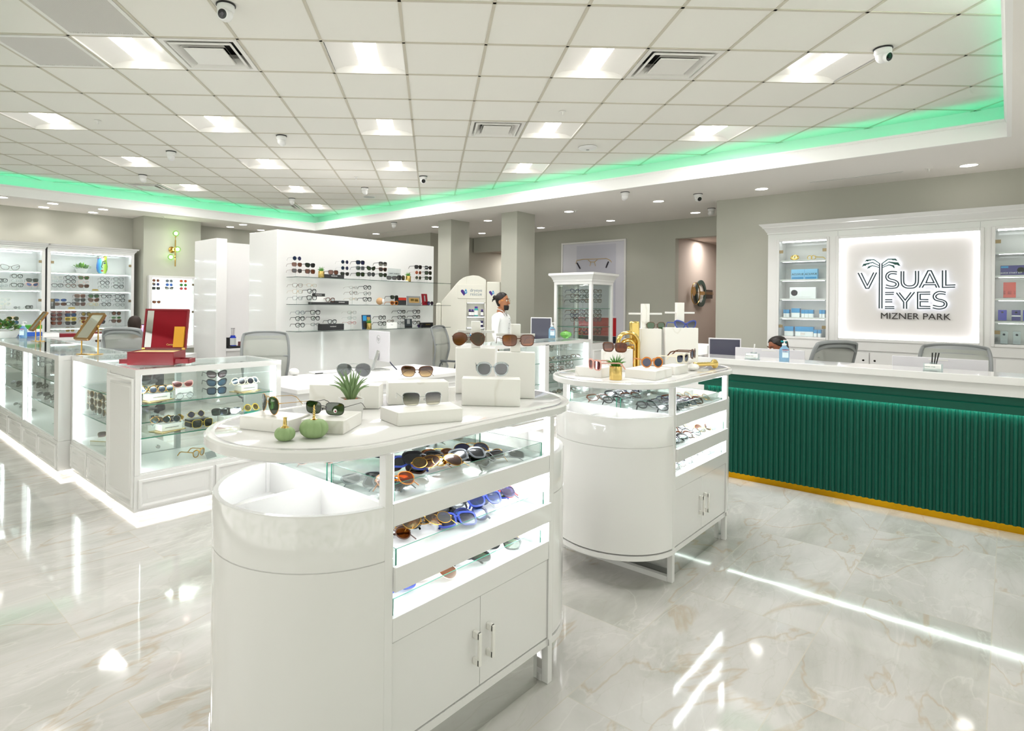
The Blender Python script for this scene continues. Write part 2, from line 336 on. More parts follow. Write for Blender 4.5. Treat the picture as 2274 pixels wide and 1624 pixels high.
for (i, j) in TROFFERS: rows.setdefault(j, []).append(i)
RN = {-4: 'overhead row behind the camera', -1: 'nearest row', 2: 'second row back', 5: 'third row back', 8: 'fourth row back', 11: 'farthest corner'}
for (i, j) in TROFFERS:
    p = tile(i+.5, j+.5, CEIL); k = sorted(rows[j]).index(i)
    lb = 'square recessed white light panel, %s from left in the %s' % (ordn(k), RN[j]) if j != 11 else 'smallest square recessed light panel, in the farthest ceiling corner'
    if tp is None: tp = troffer(); tp.location = p; tp['label'] = lb
    else: dup(tp, p, label=lb)
# air diffusers
def vent():
    t = thing('air_vent', 'x', 'air vent', (0, 0, 0), TH, 'square ceiling air diffusers'); S = TS/2-.014
    g = G()
    def ring(a, za, b_, zb):
        g.rings([[(-a, -a, za), (a, -a, za), (a, a, za), (-a, a, za)], [(-b_, -b_, zb), (b_, -b_, zb), (b_, b_, zb), (-b_, b_, zb)]], 0, False, cap=(False, False))
    ring(S, -.001, S-.035, -.001); ring(S-.035, -.001, S-.09, .09); ring(S-.055, -.004, S-.12, .05); ring(S-.07, -.012, S-.055, -.004); ring(S-.07, -.012, S-.12, .05); ring(S-.12, -.008, S-.14, .02)
    g.build('frame', 'satin', t, w=False)
    G().rings([[(-a, -a, z), (a, -a, z), (a, a, z), (-a, a, z)] for a, z in ((.145, -.014), (.15, -.006), (.08, .03))], 0, False).build('baffle', 'satin', t, w=False)
    G().lathe([(.11, .092), (.11, .13), (.001, .13)], 24, cap=(False, False)).box(-S, -S, .13, S, S, .135).build('duct', 'dark', t, w=False)
    return t
VL = ['ceiling air diffuser beside the nearest left light panel', 'ceiling air diffuser between the two nearest right light panels', 'ceiling air diffuser near the middle of the ceiling', 'small distant ceiling air diffuser over the left display wall', 'small distant ceiling air diffuser beside the farthest corner light']
vp = None
for k, (i, j) in enumerate(VENTS):
    p = tile(i+.5, j+.5, CEIL)
    if vp is None: vp = vent(); vp.location = p; vp['label'] = VL[k]
    else: dup(vp, p, label=VL[k])
def grille():
    t = thing('return_grille', 'x', 'air vent', (0, 0, 0), TH, 'slatted return air grilles'); S = TS/2-.014
    g = G()
    for a in (-1, 1):
        g.box(min(a*S, a*(S-.03)), -S, -.003, max(a*S, a*(S-.03)), S, .03); g.box(-S, min(a*S, a*(S-.03)), -.003, S, max(a*S, a*(S-.03)), .03)
    g.build('frame', 'satin', t, w=False)
    g = G(); n = 34
    for k in range(n):
        y = -S+.035+(2*S-.07)*k/(n-1); g.box(-.0012, -S+.03, -.011, .0012, S-.03, .011, M=Matrix.Translation((y, 0, .008)) @ Matrix.Rotation(.6, 4, 'Y'))
    g.build('slats', 'satin', t, w=False); G().box(-S, -S, .04, S, S, .045).build('backing', 'grey', t, w=False)
    return t
gp = grille(); gp.location = tile(-2.5, -1.5, CEIL); gp['label'] = 'slatted return air grille at the top left, upper one of the pair'
dup(gp, tile(-3.5, -.5, CEIL), label='slatted return air grille at the top left, lower one of the pair')
# downlights
def downl():
    t = thing('downlight', 'x', 'ceiling light', group='round recessed downlights in the soffit')
    G().lathe([(.075, -.004), (.085, -.006), (.092, 0), (.092, .002), (.075, .002)], 28, cap=(False, False)).build('trim_ring', 'satin', t, w=False)
    G().lathe([(.001, -.003), (.076, -.003), (.076, 0)], 28, cap=(True, False)).build('lens', 'lamp', t, w=False); return t
DL = ['over left display case, inner one of first pair', 'over left display case, wall side of first pair', 'over left display case, inner one of second pair', 'over left display case, wall side of second pair',
 'beyond the wall sconce pier, inner of the pair', 'beyond the wall sconce pier, wall side of the pair', 'above the left end of the white divider wall', 'over the right part of the white divider wall', 'just left of the left column', 'between the two columns, nearer one',
 'between the two columns, farther one', 'just right of the right column', 'right of the columns, nearer row', 'above the large framed poster', 'above the glass tower, nearer row', 'above the corridor opening', 'left of the slot vent over reception', 'over the sign wall at far right', 'over reception beyond the right edge', 'at the far left edge, inner one', 'at the far left edge, wall side']
dp_ = None
for k, (x, y) in enumerate(DOWN):
    lb = 'round downlight ' + DL[k]
    if dp_ is None: dp_ = downl(); dp_.location = (x, y, SOF); dp_['label'] = lb
    else: dup(dp_, (x, y, SOF), label=lb)
# slot diffusers in the soffit
for k, (x, y0, y1, lb) in enumerate(((8.585, .92, 1.85, 'long narrow slot diffuser over the reception cabinets'), (10.09, 5.8, 6.73, 'long narrow slot diffuser above the framed poster'), (8.635, 9.45, 10.3, 'long narrow slot diffuser behind the white divider wall'))):
    t = thing('slot_diffuser', lb, 'air vent', (x, y0, SOF), group='slot diffusers'); L_ = y1-y0
    G().box(-.028, 0, -.004, -.012, L_, .001).box(.012, 0, -.004, .028, L_, .001).box(-.028, -.012, -.004, .028, 0, .001).box(-.028, L_, -.004, .028, L_+.012, .001).build('frame', 'satin', t, w=False)
    G().box(-.012, 0, -.001, .012, L_, .0005).build('slot', 'dark', t, w=False)
# security cameras
def seccam():
    t = thing('security_camera', 'x', 'security camera', group='white turret security cameras')
    G().lathe([(.062, 0), (.062, -.006), (.055, -.008)], 28, cap=(True, True)).build('mount_ring', 'black', t, w=False)
    G().lathe([(.055, -.006), (.056, -.03), (.05, -.045), (.043, -.05)], 28).build('base', 'white', t, w=False)
    M = Matrix.Translation((0, 0, -.062)) @ Matrix.Rotation(PI/2+.35, 4, 'X')
    e_ = G(); e_.ball((0, 0, 0), .046, 24, 14, M=M).lathe([(.036, .02), (.036, .052), (.030, .055), (.030, .045), (.001, .045)], 24, M=M, cap=(False, False)); ey = e_.build('eyeball', 'white', t, w=False)
    l_ = G(); l_.lathe([(.03, .045), (.03, .049), (.001, .05)], 24, M=M).lathe([(.012, .05), (.012, .053), (.001, .053)], 16, M=M); l_.build('lens', 'black_gloss', ey, w=False)
    return t
SCM = [((1.80, 3.72), -.9, 'security camera at the top left, beside a near air diffuser'), ((5.409, .699), -.55, 'security camera at right, beside the nearest right light panel'), ((3.66, 6.151), 2.2, 'security camera between two light rows, left of centre'), ((3.097, 7.874), 2.6, 'security camera above the small left light panel'),
 ((3.383, 9.667), 2.4, 'security camera above the distant diffuser at left'), ((5.995, 9.693), 2.4, 'security camera above the farthest corner light'), ((6.232, 7.844), 2.2, 'security camera just above the round ceiling speaker'), ((6.261, 6.473), -.7, 'security camera right of the fourth row centre light'), ]
sp_ = seccam(); first = True
for (x, y), a, lb in SCM + [((7.679, 8.748), 2.4, 'security camera under the soffit above the white divider'), ((7.697, 3.914), 2.3, 'security camera under the soffit before the glass tower'), ((8.476, 3.205), -.75, 'security camera with dark lens facing us, left of the grey wall corner'), ((9.858, 3.51), 2.4, 'security camera half behind the grey wall corner')]:
    z = SOF if (x > 7.5 or y > 11.1) else CEIL
    if first: sp_.location = (x, y, z); sp_.rotation_euler = (0, 0, a); sp_['label'] = lb; first = False
    else: dup(sp_, (x, y, z), a, lb)
# sprinkler heads
g = G(); g.lathe([(.035, 0), (.033, -.004), (.012, -.006), (.008, -.02), (.004, -.035)], 20); g.lathe([(.014, -.036), (.014, -.038), (.002, -.038)], 12)
for k, ((x, y), lb) in enumerate((((2.033, 7.122), 'ceiling sprinkler head near the left light panels'), ((5.068, 3.257), 'ceiling sprinkler head above a right hand light panel'), ((5.612, 7.275), 'ceiling sprinkler head above the far centre security camera'), ((8.58, .675), 'soffit sprinkler head beside the rightmost downlight'), ((8.6, 10.75), 'soffit sprinkler head above the white divider wall'), ((4.4, 11.5), 'soffit sprinkler head above the wall sconce'), ((8.63, 5.27), 'soffit sprinkler head beside a downlight right of the columns'))):
    if k == 0: s0 = g.build('sprinkler', 'satin'); tag(s0, lb, 'sprinkler', 'sprinkler heads'); s0.location = (x, y, CEIL)
    else: c = s0.copy(); COL.objects.link(c); c['label'] = lb; c.location = (x, y, SOF if (x > 7.5 or y > 11.1) else CEIL)
t = thing('access_point', 'round white wireless access point on the ceiling tile', 'access point', (6.413, 3.757, CEIL)); G().lathe([(.11, 0), (.11, -.012), (.09, -.025), (.03, -.032), (.001, -.033)], 32).build('housing', 'white', t, w=False); G().lathe([(.02, -.0325), (.02, -.0345), (.001, -.0345)], 20).build('ring', 'grey', t, w=False)
t = thing('ceiling_speaker', 'flat round grey ceiling speaker near the far corner', 'speaker', (6.812, 8.443, CEIL)); G().lathe([(.115, .002), (.115, -.006), (.10, -.008)], 32).build('rim', 'satin', t, w=False); G().lathe([(.1, -.008), (.001, -.01)], 32).build('grille', 'lightgrey', t, w=False)
# ------------------------------------------------------------------ furniture
def rpanel(g, M, w_, h, mi=0, d=.012, f=.03):      # raised moulded panel, local x right, y up, z out
    prof = [(0, 0), (0, d), (.006, d+.004), (f*.6, d+.004), (f, d*.4), (f+.02, d*.4), (f+.03, d*.75), (f+.034, d*.75)]
    rs = []
    for o, z in prof: rs.append([(o, o, z), (w_-o, o, z), (w_-o, h-o, z), (o, h-o, z)])
    g.rings(rs, mi, False, cap=(False, True), M=M)
def stadium(ua, ub, vc, r, n=28):
    p = [(ua-r*math.sin(t), vc-r*math.cos(t)) for t in [PI-PI*i/n for i in range(n+1)]]
    q = [(ub+r*math.sin(t), vc-r*math.cos(t)) for t in [PI*i/n for i in range(n+1)]]
    return p+q
def half(uc, vc, r, sg, n=28): return [(uc+sg*r*math.sin(PI*i/n), vc-r*math.cos(PI*i/n)) for i in range(n+1)]
def island(ua, ub, label, kind):
    V0, VC, R_ = 1.318, 1.668, .35
    t = thing('display_island', label, 'display island', ((ua+ub)/2, VC, 0))
    ia, ib = ua+.016, ub-.016
    # top
    g = G(); o = stadium(ua, ub, VC, .362)
    def st(r, z): return [(x, y, z) for x, y in stadium(ua, ub, VC, r)]
    g.rings([st(.30, 1.06), st(.355, 1.06), st(.362, 1.066), st(.362, 1.089), st(.356, 1.095), st(.333, 1.095), st(.331, 1.0935), st(.329, 1.0935), st(.327, 1.095)], 0, False); g.build('top', 'lacquer', t)
    # rounded ends: outer wall, bin, groove
    for uc, sg in ((ia, -1), (ib, 1)):
        g = G(); h = lambda r, z: [(x, y, z) for x, y in half(uc, VC, r, sg)]
        g.rings([h(R_-.006, .185), h(R_, .188), h(R_, .7465), h(R_-.004, .7475), h(R_-.004, .7495), h(R_, .7505), h(R_, .902), h(R_-.003, .906), h(R_-.018, .906), h(R_-.02, .903), h(R_-.022, .80)], 0, True, closed=False)
        g.rings([h(R_-.022, .80), [(uc, VC, .80)]*29], 0, False, closed=False); g.rings([h(R_-.006, .185), [(uc, VC, .185)]*29], 0, False, closed=False)
        a, b = (uc, uc+.018) if sg > 0 else (uc-.018, uc); g.box(a, VC-R_+.01, .185, b, VC+R_-.01, .906); g.box(min(uc, uc+sg*.335), VC-.009, .80, max(uc, uc+sg*.335), VC+.009, .898)
        g.build('rounded_end', 'lacquer', t)
        g = G(); g.rings([h(R_+.004, .155), h(R_+.004, .18), h(R_-.03, .18), h(R_-.03, .155)], 0, False, closed=False, loop=True).build('base_band', 'lacquer', t)
    # posts, floor frame
    for x in (ua, ub):
        for y in (V0, VC+R_-.03): G().box(x-.015, y, 0, x+.015, y+.03, 1.06).build('post', 'lacquer', t, .002)
        G().box(x-.015, V0+.03, 0, x+.015, VC+R_-.03, .028).build('floor_rail', 'lacquer', t)
    for y in (V0+.004, VC+R_-.029): G().box(ua+.015, y, .152, ub-.015, y+.025, .18).build('base_rail', 'lacquer', t)
    G().box(ua+.05, V0+.035, .001, ub-.04, VC+R_-.035, .152).build('plinth', 'mirror', t)
    # carcass
    g = G().box(ua+.016, V0+.03, .18, ub-.016, VC+R_-.03, .19).box(ua+.016, VC-.008, .19, ub-.016, VC+.008, .86)
    g.box(ua+.016, V0+.03, .19, ua+.02, VC+R_-.03, .86).box(ub-.02, V0+.03, .19, ub-.016, VC+R_-.03, .86).box(ua+.016, V0+.03, .495, ub-.016, VC+R_-.03, .50); g.build('carcass', 'lacquer', t)
    mid = (ua+ub)/2
    for y, s in ((V0+.006, 1), (VC+R_-.006, -1)):
        for k in (0, 1):
            a, b = (ua+.017, mid-.001) if k == 0 else (mid+.001, ub-.017)
            d = G().box(a, min(y, y+s*.018), .184, b, max(y, y+s*.018), .492).build('door', 'lacquer', t, .0015)
            hx = mid-.034 if k == 0 else mid+.038
            h = G(); ym, yo = sorted((y, y-s*.03)); h.box(hx-.007, min(y-s*.022, y-s*.032), .275, hx+.007, max(y-s*.022, y-s*.032), .388); h.box(hx-.007, ym, .275, hx+.007, yo, .298).box(hx-.007, ym, .365, hx+.007, yo, .388)
            h.build('handle', 'satin', d, .002)
    # three tiers of trays on each side
    for y, s in ((V0, 1), (VC+R_, -1)):
        for k, (z0, z1, ex, pull) in enumerate(((.840, .908, .05, 0), (.650, .722, .045, .012), (.497, .568, .045, .0))):
            yy = y-s*pull; yb = VC-s*.012
            def bx(g, x0, ya, za, x1, yb_, zb): g.box(x0, min(ya, yb_), za, x1, max(ya, yb_), zb)
            g = G(); bx(g, ua+.017, yy+s*.0, z0, ub-.017, yy+s*.016, z1); bx(g, ua+.03, yy+s*.016, z1-.03, ub-.03, yb, z1-.022); bx(g, ua+.022, yy+s*.016, z0+.005, ub-.022, yb, z0+.012)
            d = g.build('drawer', 'lacquer', t, .0012)
            q = G(); za, zb = z1-.022, z1+ex; y1 = yy+s*.02; y2 = yb
            bx(q, ua+.035, y1, za, ub-.045, y1+s*.004, zb); bx(q, ua+.035, y2-s*.004, za, ub-.045, y2, zb); bx(q, ua+.035, y1, za, ua+.039, y2, zb); bx(q, ub-.049, y1, za, ub-.045, y2, zb)
            q.build('glass_side', 'glass', d)
            q = G()      # polished green pane edges
            for x in (ua+.034, ub-.046):
                for yq in (y1-s*.001, y2-s*.003): bx(q, x, yq, za, x+.002, yq+s*.004, zb)
            bx(q, ua+.035, y1, zb, ub-.045, y1+s*.003, zb+.0006); bx(q, ua+.035, y2-s*.003, zb, ub-.045, y2, zb+.0006); bx(q, ua+.036, y1, zb, ua+.038, y2, zb+.0006); bx(q, ub-.048, y1, zb, ub-.046, y2, zb+.0006)
            q.build('glass_edge', 'glass_edge', d)
            if k: 
                q = G(); zl = (0, .832, .642)[k]; bx(q, ua+.03, y+s*.03, zl, ub-.03, y+s*.05, zl+.006); bx(q, ua+.03, y+s*.2, zl, ub-.03, y+s*.21, zl+.006); bx(q, ub-.024, y+s*.02, z1+.006, ub-.0205, y+s*.26, z1+.1); q.build('light_bar', 'led_soft', t)
    for x in (ua+.0155, ub-.0185):
        for y in (V0+.002, VC+R_-.028): G().box(x, y, .915, x+.003, y+.026, 1.055).build('light_bar', 'led_soft', t)
    for sg, x in ((-1, ia-.11), (1, ib+.10)): G().box(x, VC-.2, 1.053, x+.05, VC+.2, 1.059).build('light_bar', mat('led_bin', 'ffffff', .5, emit=14, ecol='fbfffd'), t)
    for y in (V0+.12, VC+R_-.14): G().box(ua+.05, y, 1.054, ub-.05, y+.02, 1.059).build('light_bar', 'led_soft', t)
    return t
T1 = island(1.15, 2.0, 'nearest white pill-shaped display island with pumpkins and marble blocks on top', 0)
T2 = island(3.19, 4.015, 'farther white pill-shaped display island beside the green reception desk', 1)
def raised_row(g, axis, fixed, a, b, z0, z1, n, sg):
    w_ = (b-a)/n
    for k in range(n):
        p = a+w_*k+.012; L_ = w_-.024
        if axis == 'x': M = face((p if sg < 0 else p+L_, fixed, z0), (1, 0, 0) if sg < 0 else (-1, 0, 0))
        else: M = face((fixed, p+L_ if sg < 0 else p, z0), (0, -1, 0) if sg < 0 else (0, 1, 0))
        rpanel(g, M, L_, z1-z0)
def counter(name, label, x0, y0, x1, y1, glassx, glassy, mull, shelves, npx, npy, leds, top=1.03, dk=.31, solid=None, group='white glass showcase counters'):
    """glass showcase: -x and -y faces seen; mull = mullion positions along y on the -x face; leds = [(x,y)] vertical strips"""
    t = thing(name, label, 'display case', ((x0+x1)/2, (y0+y1)/2, 0), group=group); P = .04
    G().box(x0+.05, y0+.05, 0, x1-.05, y1-.05, .06).build('plinth', 'white', t)
    g = G().box(x0, y0, .055, x1, y1, dk-.006)
    if npx: raised_row(g, 'x', y0, x0+.012, x1-.012, .075, dk-.035, npx, -1)
    if npy: raised_row(g, 'y', x0, y0+.012, y1-.012, .075, dk-.035, npy, -1)
    g.build('base', 'lacquer', t)
    g = G().box(x0+.01, y0+.01, dk-.006, x1-.01, y1-.01, dk+.006); g.build('deck', 'white', t)
    g = G(); z0, z1 = dk-.006, top
    for x in (x0, x1-P):
        for y in (y0, y1-P): g.box(x+.001, y+.001, z0+.001, x+P-.001, y+P-.001, z1-P)
    for yv in mull: g.box(x0+.001, yv-.02, z0+.001, x0+P-.001, yv+.02, z1-P)
    for y in (y0, y1-P): g.box(x0, y, z1-P, x1, y+P, z1)
    for x in (x0, x1-P): g.box(x, y0+P, z1-P, x+P, y1-P, z1)
    if solid:
        for (a, b, c, d) in solid: g.box(a, b, z0+.002, c, d, z1-P-.001)
    g.build('frame', 'lacquer', t)
    G().box(x0+P*.6, y0+P*.6, z1-.006, x1-P*.6, y1-P*.6, z1+.001).build('top_glass', 'glass', t)
    g = G()
    if glassy: g.box(glassy[0], y0+.012, z0, glassy[1], y0+.017, z1-P)
    g.box(x0+P, y1-.02, z0, x1-P, y1-.015, z1-P)
    if glassx: g.box(x0+.012, glassx[0], z0, x0+.017, glassx[1], z1-P)
    g.build('side_glass', 'glass', t)
    for z in shelves:
        s_ = G().box(x0+P+.004, y0+P+.004, z-.004, x1-P-.004, y1-P-.004, z+.004).build('shelf', 'glass', t)
        G().box(x0+P+.004, y0+P+.002, z-.004, x1-P-.004, y0+P+.0042, z+.004).box(x0+P+.002, y0+P+.004, z-.004, x0+P+.0042, y1-P-.004, z+.004).build('shelf_edge', 'glass_edge', s_)
    g = G()
    for (x, y) in leds: g.box(x-.009, y-.009, z0+.01, x+.009, y+.009, z1-P)
    g.box(x0+P+.01, y0+P+.002, z1-.018, x1-P-.01, y0+P+.014, z1-.012).box(x0+P+.002, y0+P+.02, z1-.018, x0+P+.014, y1-P-.01, z1-.012)
    g.build('light_strip', 'led_soft', t)
    G().box(x0+.03, y0+.035, .046, x1-.03, y0+.047, .0545).box(x0+.035, y0+.05, .046, x0+.047, y1-.03, .0545).build('kick_light', 'led', t)
    return t
CA = counter('showcase_counter', 'corner glass showcase counter under the open red jewellery box', 1.48, 4.33, 2.595, 4.88, None, (1.51, 2.555), [], (.545, .775), 2, 0, [(2.545, 4.39), (1.53, 4.39)], solid=[(1.483, 4.372, 1.50, 4.838), (2.558, 4.372, 2.593, 4.838)])
g = G(); rpanel(g, face((1.48, 4.87, .09), (0, -1, 0)), .53, .88, f=.035); g.build('end_panel', 'lacquer', CA)
CB = counter('showcase_counter', 'glass showcase counter with the larger gold framed mirror, left of the corner', 1.485, 4.885, 2.02, 5.835, (4.92, 5.80), None, [], (.545, .775), 0, 2, [(1.53, 5.78)], solid=[(1.50, 5.80, 2.0, 5.83)])
CC = counter('showcase_counter', 'long glass showcase counter at the left edge under plant and sanitizer', 1.39, 5.84, 1.95, 9.6, (5.99, 9.5), None, [7.13, 8.35], (.545, .775), 0, 6, [(1.44, 7.08), (1.44, 8.30)], solid=[(1.3925, 5.8425, 1.94, 5.98)])
CD = counter('showcase_counter', 'far glass showcase counter full of eyeglasses, behind the nearest island', 5.28, 4.25, 7.38, 4.78, None, (5.36, 7.34), [], (.50, .76), 4, 1, [(6.27, 4.31), (7.33, 4.31)])
G().box(6.28, 4.25, .30, 6.36, 4.78, 1.0).build('divider', 'lacquer', CD)
# glass tower
def tower():
    x0, y0, x1, y1 = 7.40, 4.25, 8.02, 4.87
    t = thing('display_tower', 'tall white glass display tower with cornice in front of the framed poster', 'display cabinet', ((x0+x1)/2, (y0+y1)/2, 0))
    g = G().box(x0, y0, 0, x1, y1, .94); rpanel(g, face((x0+.04, y0, .1), (1, 0, 0)), .54, .78); rpanel(g, face((x0, y1-.04, .1), (0, -1, 0)), .54, .78); g.build('base', 'lacquer', t)
    g = G(); P = .045
    for x in (x0, x1-P):
        for y in (y0, y1-P): g.box(x+.001, y+.001, .971, x+P-.001, y+P-.001, 1.799)
    for y in (y0, y1-P): g.box(x0, y, 1.80, x1, y+P, 1.85); g.box(x0, y, .94, x1, y+P, .97)
    for x in (x0, x1-P): g.box(x, y0+P, 1.80, x+P, y1-P, 1.834); g.box(x, y0+P, .941, x+P, y1-P, .97)
    g.build('frame', 'lacquer', t)
    sq = lambda o, z: [(x0-o, y0-o, z), (x1+o, y0-o, z), (x1+o, y1+o, z), (x0-o, y1+o, z)]
    G().rings([sq(0, 1.835), sq(.012, 1.85), sq(.012, 1.87), sq(.02, 1.876), sq(.03, 1.905), sq(.055, 1.93), sq(.06, 1.935), sq(.06, 1.962), sq(.055, 1.966)], 0, False).build('cornice', 'lacquer', t)
    g = G(); i = .02
    g.box(x0+P, y0+i, .97, x1-P, y0+i+.005, 1.8).box(x0+i, y0+P, .97, x0+i+.005, y1-P, 1.8).box(x1-i-.005, y0+P, .97, x1-i, y1-P, 1.8).box(x0+P, y1-i-.005, .97, x1-P, y1-i, 1.8); g.build('glass', 'glass', t)
    for z in (1.19, 1.455):
        s_ = G().box(x0+.03, y0+.03, z-.004, x1-.03, y1-.03, z+.004).build('shelf', 'glass', t); G().box(x0+.03, y0+.028, z-.004, x1-.03, y0+.0302, z+.004).box(x0+.028, y0+.03, z-.004, x0+.0302, y1-.03, z+.004).build('shelf_edge', 'glass_edge', s_)
    for a in ((x0+.18, y0+.2), (x1-.18, y1-.2)): G().lathe([(.035, 1.797), (.001, 1.795)], 16, (a[0], a[1], 0)).build('light', 'led', t)
    return t
TW = tower()
# white divider wall with glass shelves
t = thing('divider_wall', 'glossy white freestanding divider wall with three glass shelves of eyewear', 'display wall', (5.3, 6.9, 0))
G().box(3.94, 6.7, 0, 6.73, 7.4, 2.42).build('panel', 'lacquer', t, .003)
for z in (1.826, 1.48, 1.138):
    s_ = G().box(4.08, 6.44, z-.006, 6.86, 6.699, z).build('shelf', 'glass', t); G().box(4.08, 6.437, z-.006, 6.86, 6.4405, z).box(4.078, 6.44, z-.006, 4.081, 6.699, z).build('shelf_edge', mat('glass_dark', '22352f', .1), s_)
DW = t
t = thing('side_cabinet', 'narrow glossy white tall cabinet block left of the divider wall', 'cabinet', (4.04, 8.77, 0)); G().box(3.96, 8.4, 0, 4.12, 9.13, 2.43).build('body', 'lacquer', t, .003)
G().box(4.12, 9.0, .0, 6.2, 9.1, 2.44).build('back_panel', 'lacquer', t, .003)
t = thing('side_counter', 'low white counter with tool tray in the gap left of the divider wall', 'counter', (4.6, 8.65, 0)); G().box(4.125, 8.45, 0, 5.3, 8.99, .77).build('body', 'lacquer', t, .003); G().box(4.125, 8.42, .77, 5.32, 8.995, .80).build('worktop', 'white', t, .002)
# white staff desk in front of the divider wall
t = thing('staff_desk', 'white panelled staff desk with monitor, between corner counter and divider wall', 'desk', (3.6, 4.8, 0))
g = G().box(2.80, 4.42, .05, 5.0, 5.15, .72); raised_row(g, 'x', 4.42, 2.83, 4.9, .10, .66, 3, -1); g.build('body', 'lacquer', t); G().box(2.78, 4.38, .72, 5.02, 5.32, .76).build('desktop', 'white', t, .004); G().box(2.9, 4.5, 0, 4.9, 5.1, .05).build('plinth', 'white', t)
# ------------------------------------------------------------------ reception desk
t = thing('reception_desk', 'long reception desk with emerald fluted front, white counter and gold kick strip', 'reception desk', (5.8, .3, 0))
YA, YB = -1.9, 2.08
G().box(5.39, YA, 1.0, 5.80, YB, 1.052).build('countertop', 'lacquer', t, .003)
G().box(5.43, YA, .918, 5.78, YB-.03, 1.0).build('apron', 'lacquer', t, .002)
g = G().box(5.462, YA, .86, 5.76, YB-.05, .918).rings([[(x, y, z) for x, z in ((5.455, .86), (5.445, .852), (5.445, .80), (5.449, .80), (5.449, .815), (5.52, .815), (5.52, .86))] for y in (YA, YB-.04)], 0, False); g.build('cornice', 'green_panel', t)
pr = []; n = int((YB-.07-YA)/.04)
for k in range(n):
    y = YA+.04*k
    pr += [(5.503, y), (5.503, y+.012)] + [(5.503-.017*math.sin(PI*q/6), y+.026-.012*math.cos(PI*q/6)) for q in range(1, 6)] + [(5.503, y+.038)]
pr += [(5.503, YB-.07), (5.53, YB-.07), (5.53, YA)]
g = G(); g.rings([[(x, y, z) for x, y in pr] for z in (.052, .814)], 0, False); g.build('fluted_panel', 'green_panel', t)
G().box(5.512, YA, 0, 5.53, YB-.07, .052).build('kick_strip', 'gold_kick', t)
G().box(5.473, YA, .808, 5.487, YB-.09, .8145).build('light_strip', mat('led_desk', 'ffffff', .5, emit=30, ecol='f2fffa'), t)
g = G().box(5.53, YA, 0, 5.78, YB-.07, .815).box(5.78, YA, .1, 6.5, YA+.03, .70).box(5.78, YB-.12, .1, 6.5, YB-.09, .70).box(5.78, .9, .1, 6.5, .93, .70); split(g, 'panel', 'lacquer', t)
G().box(5.78, YA, .70, 6.55, YB-.07, .735).build('worktop', 'white', t)
# things on the counter
mat('monitor_back', 'd3d1d6', .35)
def monitor(name, label, M, w_, h, z0, front='black_gloss', back='monitor_back', group=None, content=None, logo=False):
    """screen faces local +y; M places the foot centre"""
    loc = M.translation; t = thing(name, label, 'monitor', loc, M.to_euler().z, group)
    b = G().box(-w_/2, -.018, z0, w_/2, 0, z0+h).build('housing', back, t, .003, w=False)
    G().box(-w_/2+.012, 0, z0+.012, w_/2-.012, .0015, z0+h-.012).build('screen', front, t, w=False)
    g = G().box(-.022, -.10, 0, .022, -.085, .012); g.rings([[(-.03, -.095, .006), (.03, -.095, .006), (.03, -.083, .006), (-.03, -.083, .006)], [(-.03, -.02, z0+h*.35), (.03, -.02, z0+h*.35), (.03, -.008, z0+h*.35), (-.03, -.008, z0+h*.35)]], 0, False)
    g.box(-.11, -.13, 0, .11, .07, .008); g.build('stand', 'steel' if logo else 'paper', t, .002, w=False)
    return t, b
mat('screen_off', '4a4a5a', .12); mat('screen_lilac', 'b9a0e0', .3, emit=.8, ecol='b9a0e0'); mat('screen_green', '37a552', .3, emit=.6, ecol='37a552'); mat('screen_white', 'dfe4ee', .3, emit=.5, ecol='c0c8d8')
for k, (y, x, lb) in enumerate(((1.635, 6.1, 'white monitor seen from behind, below the seated receptionist'), (.41, 6.1, 'white monitor seen from behind, in front of the right reception chair'))):
    t_, b_ = monitor('monitor', lb, rotz(-PI/2, (x, y, .7365)), .59, .29, .085, group='reception monitors'); G().box(-.06, -.0195, .355, .06, -.018, .362).build('vent_slot', 'satin', t_, w=False)
t_, b_ = monitor('monitor', 'dark screened monitor at the left end of the reception desk, facing us', rotz(PI/2+.35, (6.3, 2.1, .7365)), .30, .21, .235, front='screen_off'); t_['group'] = 'reception monitors'
t_ = thing('printer', 'white box shaped printer behind marble blocks, left of the reception monitors', 'printer', (7.25, 2.75, 0)); G().box(7.1, 2.56, .736, 7.4, 2.86, 1.05).build('body', 'paper', t_, .01); G().box(7.096, 2.60, .9, 7.104, 2.82, .93).build('paper_slot', 'lightgrey', t_); G().box(7.08, 2.52, 0, 7.45, 2.9, .735).build('stand', 'white', t_)
def sanitizer(loc, label, col='b9dcf2', s=1.0, rz=0):
    t = thing('sanitizer_bottle', label, 'hand sanitizer', loc, rz)
    mat('gel_blue', 'a9d3f0', .08, trans=.7, ior=1.2)
    prof = [(.001, 0), (.98, 0), (1, .006), (1, .082), (.92, .098), (.55, .112), (.42, .118), (.40, .124), (.001, .124)]
    g = G(); g.rings([[(.036*s*r*math.cos(2*PI*i/28), .021*s*r*math.sin(2*PI*i/28), z*s) for i in range(28)] for r, z in prof]); g.build('bottle', 'gel_blue', t, w=False)
    g = G(); g.lathe([(.015, .122), (.016, .136), (.009, .138), (.004, .14), (.004, .155), (.007, .156), (.007, .164), (.001, .165)], 18); g.tube([(0, 0, .160), (.02, 0, .161), (.034, 0, .155)], .0045, 8); g.M = None
    for p in range(len(g.v)): g.v[p] = g.v[p]*s
    g.build('pump', 'white', t, w=False)
    g = G().box(-.022*s, -.0225*s, .03*s, .022*s, -.0205*s, .085*s); g.build('front_label', mat('label_pale', 'dff0fa', .5), t, w=False)
    g = G().box(-.022*s, -.0232*s, .086*s, .022*s, -.020*s, .092*s); g.build('red_band', mat('label_red', '8e2240', .5), t, w=False)
    text('PURELL', 'lettering', mat('ink_blue', '2a3f8f', .5), t, .013*s, face((0, -.0231*s, .075*s), (1, 0, 0)), w=False)
    return t
